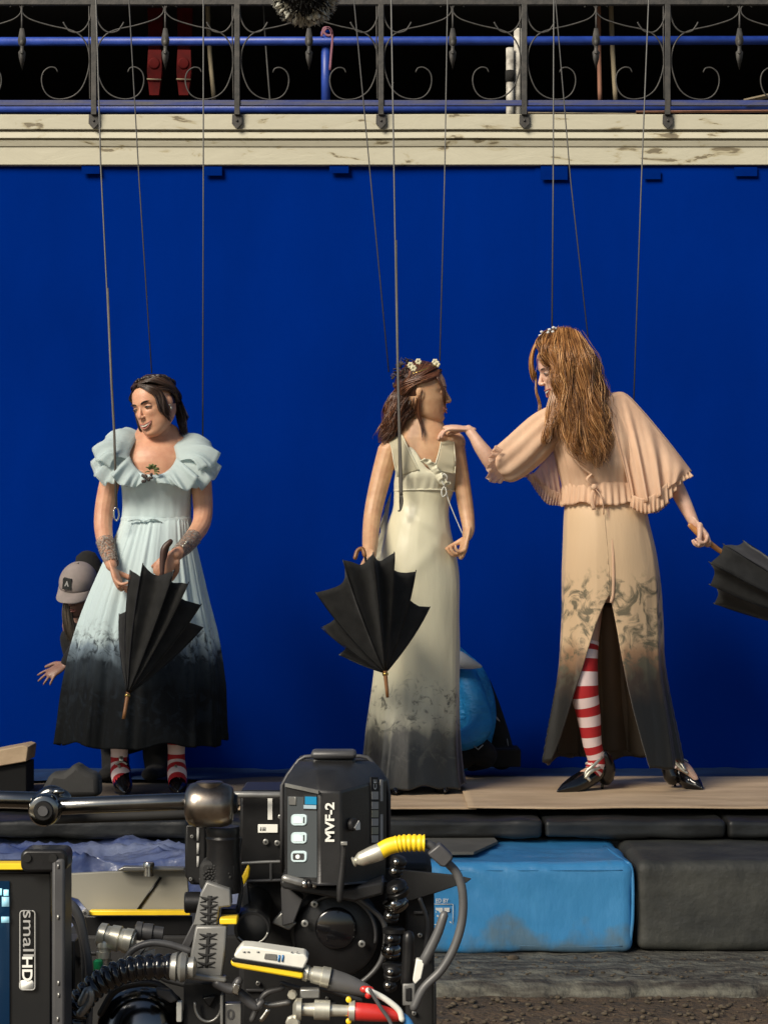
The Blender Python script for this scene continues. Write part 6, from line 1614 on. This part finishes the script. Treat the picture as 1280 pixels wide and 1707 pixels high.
for y in (1500, 1513, 1526, 1538): notch(348, y, 2.2695)
for y in (1562, 1578, 1594, 1609): notch(347 - (y - 1560) * .07, y, 2.2615)
mb.tube([P(350, 1494, 2.2695), P(348, 1542, 2.2695)], np.array([4, 3]) * S1, n=6, k=6, flat=.3, up=(0, 1, 0))
mb.tube([P(348, 1556, 2.2615), P(344, 1614, 2.2615)], np.array([3.5, 3]) * S1, n=6, k=6, flat=.3, up=(0, 1, 0))
obj('notches', mb, M['blackm'], bk)
pb('yellow_stop', 366, 1532, 395, 1542, 2.262, .03, 'yellow', bk, .0012)
pb('olive_spacer', 368, 1516, 394, 1531, 2.30, .03, 'black', bk)
pl('cross_bolt', [(-2, 16), (0, 18), (24, 18)], 310, 1505, 2.33, 'black', bk, axis=(1, 0, 0))
pp('strap', [(300, 1620), (330, 1624), (378, 1632), (376, 1640), (330, 1636), (300, 1632)], 2.255, .02, 'grey', bk, .002)
pp('strut', [(286, 1610), (330, 1522), (340, 1530), (300, 1618)], 2.36, .015, 'dgrey', bk)
pp('strut', [(308, 1585), (330, 1550), (332, 1590), (312, 1598)], 2.37, .01, 'grey', bk)

# grey panel with bolt
gp = thing('grey_flap', P(205, 1560, 2.42), 'flat grey flap with a slanting slit and yellow lower edge, left of the clamp', 'flap')
pp('plate', [(104, 1458), (180, 1454), (312, 1452), (316, 1524), (150, 1524), (130, 1500), (104, 1492)], 2.44, .008, 'panel', gp, .001)
pp('slit', [(266, 1462), (270, 1464), (231, 1519), (226, 1519)], 2.4385, .001, 'black', gp, 0)
pb('yellow_edge', 149, 1519, 317, 1527, 2.425, .012, 'yellow', gp, .0008)
pb('olive_lip', 140, 1528, 320, 1560, 2.44, .006, 'black', gp, .001)
screw(142, 1523, 2.42, gp, 7, 'grey')
pp('clamp_bar', [(194, 1452), (206, 1445), (308, 1447), (308, 1453), (206, 1454)], 2.425, .012, 'grey', gp)
pl('bolt', [(0, 9), (2, 10), (9, 10), (9.1, 8), (24, 9)], 248, 1438, 2.42, 'steel', gp, axis=(0, 0, -1), n=20)

# monitor
mo = thing('onboard_monitor', P(60, 1720, 2.15), 'black monitor at the lower left corner with a yellow stripe and rounded lettered plate', 'monitor')
M['bez'] = mat('monitor_bezel_black', (.006, .007, .008), .3, c2=(.012, .012, .012), ns=8)
pb('bezel', -260, 1440, 84, 1900, 2.16, .03, 'bez', mo, .001)
pb('yellow_stripe', -260, 1440, 83, 1451, 2.152, .02, 'yellow', mo, .001)
pb('stripe_shadow_gap', -260, 1452, 83, 1458, 2.156, .01, 'black', mo, 0)
pb('side_frame', 86, 1432, 108, 1900, 2.14, .05, 'dgrey', mo, .003)
pp('corner_lug', rrect(73, 1436, 39, 19, 12), 2.142, .04, 'black', mo, .003)
for x in (45, 88): pl('lug_hole', [(-.6, 6.5), (.5, 6.5)], x, 1431, 2.140, 'void', mo, n=18)
M['scr'] = mat('monitor_screen', (.003, .012, .022), .15, emit=(.004, .02, .05), es=.6)
pb('screen', -250, 1470, 15, 1880, 2.157, .01, 'scr', mo, 0)
M['scri'] = mat('screen_icons', (.2, .4, .5), .4, emit=(.3, .55, .62), es=.35)
M['scrb'] = mat('screen_icons_bright', (.3, .6, .7), .4, emit=(.35, .75, .8), es=.7)
for x0, y0, x1, y1, m_ in ((-4, 1482, 3, 1493, 'scrb'), (6, 1484, 14, 1494, 'scrb'), (3, 1496, 15, 1512, 'scri'), (2, 1529, 15, 1539, 'scri')):
    pb('screen_icon', x0, y0, x1, y1, 2.1555, .001, m_, mo, 0)
lp = obj('letter_plate', MB().tube([P(x, y, 2.1565) for x, y in rrect(46, 1585, 12.5, 66, 5) + rrect(46, 1585, 12.5, 66, 5)[:1]], 1.1 * S1, n=5), M['printg'], mo)
text('lettering', 'small', P(47.5, 1557, 2.1555), 17 * S1, M['printg'], mo, rot=-90, wfit=72 * S1, thick=.2)
text('lettering', 'HD', P(45.5, 1616, 2.1555), 16 * S1, M['print'], mo, rot=-90, wfit=38 * S1, thick=2)
pp('plate_end', rrect(44, 1643, 12, 8, 5), 2.1562, .001, 'print', mo, 0)
for y in (1445, 1530, 1640, 1660, 1700): pp('frame_wear', rrect(98 - (y % 7) * .3, y, 2, 4, 1.5), 2.1392, .001, 'grey', mo, 0)
# things between monitor and rig
y2 = thing('battery_case', P(110, 1707, 2.3), 'narrow battery case with yellow strip and pale label beside the monitor', 'battery')
pb('case', 99, 1570, 125, 1900, 2.30, .05, 'black', y2)
pb('yellow_strip', 99, 1578, 104, 1900, 2.292, .01, 'yellow', y2, .0005)
pb('pale_label', 104, 1608, 113, 1664, 2.294, .006, 'white', y2, .0005)
pb('pale_label', 104, 1680, 112, 1760, 2.294, .006, 'white', y2, .0005)
pb('clasp', 100, 1661, 120, 1672, 2.288, .01, 'blackm', y2, .001)
c1 = thing('monitor_cable', P(105, 1506, 2.25), 'smooth dark cable curving down from the monitor frame', 'cable')
pt('sleeve', [(100, 1505), (118, 1510), (133, 1532), (142, 1570), (148, 1610), (149, 1660), (147, 1720)], [9, 9, 8, 6.5, 6.5, 6.5, 6.5], 'cablegrey', c1, 2.27, n=14, k=40)
pt('second_core', [(98, 1512), (112, 1524), (128, 1545), (137, 1580), (140, 1640)], 4, 'rubber', c1, 2.285, n=10, k=30)

# elbow connector
el = thing('elbow_plug', P(200, 1600, 2.3), 'silvery right-angled cable plug with a green collar', 'plug')
mb = MB().lathe([(a * S1, r * S1) for a, r in [(0, 14), (3, 20), (14, 21), (15, 18), (22, 18), (23, 21), (38, 22), (40, 19), (46, 19), (47, 21), (60, 22), (62, 17), (64, 17)]], P(163, 1558, 2.31), (.97, -.1, -.2), n=30)
obj('shell', mb, M['silver'], el, ang=30)
mb = MB().lathe([(a * S1, r * S1) for a, r in [(0, 10), (2, 16), (12, 16), (13, 14), (22, 15), (30, 15), (32, 12), (48, 12)]], P(225, 1552, 2.32), (.97, 0, -.12), n=24)
obj('dark_boot', mb, M['dgrey'], el, ang=30)
pl('lower_shell', [(0, 11), (2, 12), (12, 12), (13, 10), (18, 10), (19, 12), (30, 12), (32, 9), (50, 9)], 173, 1568, 2.305, 'silver', el, axis=(0, 0, -1), n=20)
pl('green_collar', [(0, 4), (3, 8), (22, 8), (30, 5)], 163, 1600, 2.295, 'green', el, axis=(.05, 0, -1), n=16)
pl('tail', [(0, 10), (50, 9)], 175, 1605, 2.31, 'black', el, axis=(0, 0, -1), n=16)
pp('pale_tag', [(228, 1565), (252, 1568), (249, 1582), (237, 1590), (259, 1583), (257, 1596), (235, 1594), (228, 1580)], 2.335, .004, 'print', el, .0004)
c2_ = thing('thin_cable', P(300, 1590, 2.25), 'thin grey cable arching over the ribbed hose', 'cable')
pt('core', [(206, 1606), (222, 1584), (250, 1573), (280, 1575), (316, 1586)], [5, 5.5, 6, 6, 6], 'cablegrey', c2_, 2.29, n=12, k=30)
# ribbed hose
rh = thing('ribbed_hose', P(210, 1640, 2.26), 'glossy black ribbed hose bending over the round housing', 'hose')
hp = spl(PS([(118, 1740, 2.24), (126, 1690, 2.24), (150, 1652, 2.24), (190, 1626, 2.24), (235, 1614, 2.24), (290, 1612, 2.24)]), 200)
hr = (17 + 5.0 * np.abs(np.sin(np.linspace(0, 17 * math.pi, 200))) ** .7) * S1
obj('hose', MB().tube(hp, hr, n=22), M['patent'], rh)
mb = MB().lathe([(a * S1, r * S1) for a, r in [(0, 17), (2, 21), (10, 24), (12, 19), (18, 25), (26, 22), (28, 16), (38, 18), (42, 12)]], P(284, 1612, 2.235), (1, 0, -.05), n=26)
obj('hose_end', mb, M['grey'], rh, ang=30)
pt('hose_tie', [(136, 1672), (148, 1650), (150, 1668), (134, 1690)], 7, 'grey', rh, 2.225, n=8, k=12)
# round glossy housing at the bottom
gh = thing('glossy_round_housing', P(235, 1740, 2.3), 'glossy dark round housing at the bottom edge under the ribbed hose', 'housing')
obj('dome', MB().ell(P(237, 1722, 2.33), np.array((78, 60, 82)) * S1, n=48), M['chrome'], gh)
pt('dome_rim', [(168, 1690), (190, 1655), (222, 1642), (262, 1642), (296, 1668)], 6, 'black', gh, 2.30, n=10, k=30)
pp('clip', [(259, 1648), (284, 1652), (296, 1668), (285, 1674), (262, 1660)], 2.28, .012, 'dgrey', gh)
pb('pale_block', 294, 1672, 303, 1705, 2.28, .012, 'white', gh, .001)
# bottom centre ring and plate with 0
rp = thing('ring_bracket', P(347, 1707, 2.27), 'black plate with a grey half ring at the bottom edge', 'bracket')
pb('plate', 306, 1640, 372, 1800, 2.29, .03, 'blackm', rp)
obj('half_ring', MB().tube([P(347 + 22 * math.cos(a), 1676 - 28 * math.sin(a), 2.28) for a in np.linspace(math.pi * .95, 2 * math.pi + .15, 26)], 2.6 * S1, n=8), M['grey'], rp)
pp('gusset', [(336, 1664), (362, 1660), (349, 1682)], 2.283, .006, 'black', rp)
np_ = thing('number_plate', P(392, 1707, 2.26), 'small pale plate with the numeral 0 at the bottom edge', 'plate')
pb('plate', 374, 1674, 402, 1712, 2.275, .012, 'grey', np_, .001)
pb('plate_edge', 367, 1660, 372, 1720, 2.27, .02, 'anod', np_, .001)
text('numeral', '0', P(384, 1692, 2.2735), 17 * S1, M['dgrey'], np_, wfit=12 * S1, thick=.5)
# clamp levers
cl_ = thing('lever_clamp', P(400, 1650, 2.26), 'dark clamp lever with a short handle right of the notched bracket', 'clamp')
pt('arm', [(362, 1640), (388, 1650), (398, 1636)], [9, 9, 7], 'dgrey', cl_, 2.26)
pt('handle', [(398, 1655), (425, 1678), (436, 1672)], [8, 8, 6], 'dgrey', cl_, 2.27)
pt('link', [(430, 1670), (450, 1676), (480, 1672)], 5, 'grey', cl_, 2.29)
pp('hinge', [(390, 1640), (400, 1642), (396, 1660), (386, 1656)], 2.25, .01, 'steel', cl_, .001)
pt('handle', [(405, 1560), (420, 1610)], 3, 'dgrey', cl_, 2.34)
pt('pin', [(436, 1700), (446, 1686)], 5, 'steel', cl_, 2.27)

# white and yellow module
wm = thing('white_yellow_module', P(450, 1620, 2.22), 'white cable module with a yellow underside, tilted, under the round cover', 'module')
pp('white_top', [(389, 1594), (402, 1578), (420, 1579), (508, 1592), (514, 1600), (506, 1617), (395, 1600)], 2.235, .035, 'white', wm, .002)
pp('dark_seam', [(386, 1597), (395, 1599), (507, 1617), (505, 1622), (386, 1604)], 2.231, .035, 'black', wm, .001)
pp('yellow_base', [(384, 1602), (505, 1621), (506, 1632), (500, 1633), (396, 1615), (386, 1611)], 2.233, .036, 'yellow', wm, .002)
pp('module_window', [(442, 1590), (461, 1592), (461, 1602), (440, 1599)], 2.2335, .003, 'grey', wm, .0003)
for x in (464, 470): pp('print_bar', [(x, 1593), (x + 3, 1593), (x + 2, 1604), (x - 1, 1604)], 2.2338, .001, 'bluecable', wm, 0)
for x in (405, 412, 428, 484, 493): pp('print_tick', [(x, 1586), (x + 4, 1587), (x + 3, 1589), (x - 1, 1588)], 2.2338, .001, 'printg', wm, 0)
mb = MB().lathe([(a * S1, r * S1) for a, r in [(0, 9), (1, 13), (8, 14), (9, 11), (14, 11), (15, 14), (30, 15), (31, 17), (44, 17), (45, 14)]], P(505, 1622, 2.245), (.97, 0, -.2), n=24)
obj('metal_plug', mb, M['silver'], wm, ang=30)
pt('grey_boot', [(552, 1634), (580, 1642), (610, 1652)], [18, 16, 11], 'cablegrey', wm, 2.25, n=20, k=10)
# bnc with red boot
bn = thing('red_boot_plug', P(560, 1690, 2.22), 'silver plug with a red rubber boot at the bottom edge', 'plug')
mb = MB().lathe([(a * S1, r * S1) for a, r in [(0, 8), (2, 12), (6, 18), (14, 18), (15, 10), (34, 11), (35, 16), (60, 16), (61, 10), (90, 9), (91, 16), (100, 17), (102, 13)]], P(488, 1683, 2.23), (1, 0, -.03), n=24)
obj('plug_body', mb, M['silver'], bn, ang=30)
pt('red_boot', [(592, 1687), (630, 1690), (664, 1694)], [15, 14, 10], 'red', bn, 2.23, n=20, k=8)
for y in (1668, 1704): pl('yellow_dot', [(0, 3), (1, 4.5), (9, 4.5), (10, 3)], 581, y, 2.226, 'yellow', bn, n=12)
pb('latch', 500, 1650, 533, 1666, 2.24, .015, 'grey', bn)
pl('nut', [(-3, 9), (0, 12), (8, 12)], 488, 1706, 2.225, 'silver', bn, n=8)
pl('nut', [(-3, 6), (0, 8), (8, 8)], 487, 1660, 2.235, 'silver', bn, n=8)
wb = thing('loose_wires', P(650, 1700, 2.22), 'red, white and blue loose wires fanning from the grey boot', 'wires')
pt('white_wire', [(614, 1652), (640, 1665), (664, 1684), (670, 1700)], 5, 'white', wb, 2.225)
pt('clear_wire', [(616, 1650), (634, 1680), (650, 1704), (662, 1740)], 3, 'cablegrey', wb, 2.215)
pt('red_wire', [(606, 1650), (618, 1652), (614, 1660)], 6, 'red', wb, 2.235)
pt('blue_wire', [(662, 1690), (680, 1705), (696, 1740)], 7, 'bluecable', wb, 2.23)
# yellow connector and cable loop
yc = thing('yellow_plug_cable', P(650, 1420, 2.22), 'yellow ribbed plug leaving the viewfinder on a looping grey cable', 'cable')
mb = MB().lathe([(a * S1, r * S1) for a, r in [(0, 7), (2, 9), (5, 6), (9, 9), (14, 12), (34, 14), (46, 14.5), (50, 14)]], P(588, 1438, 2.25), (.93, 0, .36), n=26)
obj('metal_tip', mb, M['silver'], yc, ang=35)
yp = spl(PS([(633, 1420, 2.25), (650, 1411, 2.25), (675, 1406, 2.25), (708, 1406, 2.25)]), 60)
yr = np.array([13.5] * 60)
for i in range(60):
    if i > 28: yr[i] = 12.5 + 1.8 * (math.sin((i - 28) * 1.25) > -.2)
obj('yellow_boot', MB().tube(yp, yr * S1, n=22), M['yellow'], yc)
pt('neck', [(706, 1407), (718, 1410), (730, 1420)], 7, 'rubber', yc, 2.25)
obj('ferrite_block', MB().prism([P(x, y, 2.235) for x, y in ((712, 1424), (733, 1407), (755, 1428), (754, 1434), (742, 1447), (734, 1445))], (0, .02, 0)), M['dgrey'], yc, bevel=.002)
pt('cable', [(745, 1438), (762, 1458), (771, 1490), (770, 1535), (757, 1580), (735, 1618), (706, 1648), (690, 1680)], 7.2, 'cablegrey', yc, 2.25, n=16, k=70)
# black flap
fl_ = thing('black_flap', P(700, 1480, 2.35), 'pointed black flap sticking out to the right over the blue mat', 'flap')
pp('flap', [(640, 1448), (700, 1454), (760, 1460), (786, 1466), (778, 1472), (725, 1490), (686, 1502), (640, 1510)], 2.38, .006, 'blackm', fl_, .001)
# stack of glossy knuckles right
kn = thing('knuckle_stack', P(662, 1640, 2.3), 'stack of shiny black metal knuckles down the right side of the rig', 'knuckles')
for x, y, rx, ry, m_ in ((664, 1438, 14, 11, 'black'), (660, 1453, 12, 9, 'black'), (662, 1484, 19, 16, 'black'), (660, 1508, 21, 13, 'chrome'), (652, 1528, 13, 11, 'black'), (654, 1566, 14, 10, 'black'), (652, 1585, 16, 13, 'chrome'), (654, 1622, 15, 15, 'black'), (650, 1644, 11, 10, 'black')):
    tl = rnd.uniform(-.5, .5); kk = obj('knuckle', MB().lathe([(a_ * ry * S1, b_ * rx * S1) for a_, b_ in ((-1, .45), (-.9, .7), (-.6, .95), (-.2, 1), (-.1, .9), (.1, .9), (.2, 1), (.6, .95), (.9, .7), (1, .45))], P(x, y, 2.31), (tl, -.25, 1), n=24), M[m_], kn, ang=50); obj('screw', MB().lathe([(-.001, .003), (.002, .0035), (.003, .0035)], P(x - 4, y, 2.31 - rx * S1 - .002), (0, 1, 0), n=8), M['steel'], kk)
for y in (1500, 1547, 1606): pl('collar', [(0, 16), (2, 19), (8, 19), (10, 16)], 656, y, 2.315, 'black', kn, axis=(0, 0, -1))
bo = thing('black_rod', P(680, 1650, 2.27), 'upright black rod with rounded end at the right of the rig', 'rod')
pt('rod', [(681, 1562), (680, 1600), (678, 1640)], 10, 'black', bo, 2.27, n=20, k=8)
pb('clear_clip', 671, 1641, 692, 1678, 2.262, .015, 'anod', bo, .0015)
pb('clip_slot', 676, 1648, 686, 1670, 2.2605, .003, 'black', bo, .0008)
an = thing('antenna', P(700, 1640, 2.25), 'slanted grey stub antenna with a pale base before the blue mat', 'antenna')
pt('stub', [(740, 1526), (728, 1560), (706, 1604)], [7, 8, 8.5], 'cablegrey', an, 2.25, n=18, k=8)
pp('pale_base', [(694, 1600), (708, 1602), (702, 1632), (692, 1642), (688, 1636)], 2.245, .012, 'white', an, .001)
# printed white box on the blue crash mat (partly hidden)
text('mat_print', 'ED BY', P(737, 1502, 7.585), .014, M['print'], cm, wfit=.045)
mb = MB()
for a, b_ in (((724, 1508), (755, 1508)), ((755, 1508), (755, 1542)), ((755, 1542), (724, 1542))):
    mb.tube(PS([a, b_], 7.588), .0014, n=4)
obj('mat_print_frame', mb, M['print'], cm)
for x0, x1, y0, y1 in ((726, 738, 1514, 1522), (740, 749, 1514, 1521), (728, 734, 1526, 1529), (744, 752, 1537, 1540)): obj('mat_print', pbox(MB(), x0, y0, x1, y1, 7.586, .0015), M['print'], cm, smooth=False)
hw = [(300, 1590, 4), (120, 1590, 3), (215, 1640, 4), (470, 1590, 4), (640, 1600, 4), (700, 1500, 4), (700, 1560, 4), (690, 1690, 4), (430, 1640, 4), (545, 1665, 3), (320, 1395, 3), (335, 1466, 3), (318, 1466, 3)]
for x, y, q_ in hw: screw(x, y, 2.395 if x > 676 else (2.325 if y < 1480 else 2.455), cr, q_, 'grey')
for pts, rp, m_, d in (([(600, 1500), (640, 1540), (636, 1600), (600, 1640), (560, 1650)], 4.5, 'rubber', 2.33), ([(470, 1640), (500, 1648), (540, 1650), (600, 1668)], 4, 'rubber', 2.30), ([(420, 1700), (440, 1660), (470, 1648)], 5, 'rubber', 2.28), ([(120, 1640), (135, 1600), (160, 1590), (185, 1604)], 4, 'rubber', 2.33), ([(250, 1600), (270, 1630), (300, 1640), (340, 1650)], 5, 'rubber', 2.31), ([(700, 1500), (712, 1540), (706, 1600)], 3.5, 'rubber', 2.36), ([(400, 1400), (396, 1440), (402, 1480), (396, 1520)], 4, 'rubber', 2.33)):
    pt('cable', pts, rp, m_, cr, d)
for x0, y0, x1, y1 in ((322, 1380, 325, 1402), (322, 1406, 325, 1424), (322, 1428, 325, 1446)): pb('side_print', x0 + 6, y0, x1 + 7, y1, 2.3288, .001, 'printg', bk, 0)
for x0, y0, x1, y1, m_ in ((690, 1520, 712, 1524, 'dgrey'), (690, 1600, 716, 1604, 'dgrey'), (110, 1600, 150, 1604, 'dgrey'), (410, 1650, 440, 1654, 'dgrey'), (520, 1672, 560, 1676, 'dgrey')): pb('trim_line', x0, y0, x1, y1, 2.396 if x0 > 676 else 2.455, .004, m_, cr, .0005)
SC.view_layers[0].update()
print('objects', len(bpy.data.objects), 'verts', sum(len(o.data.vertices) for o in bpy.data.objects if o.type == 'MESH'))
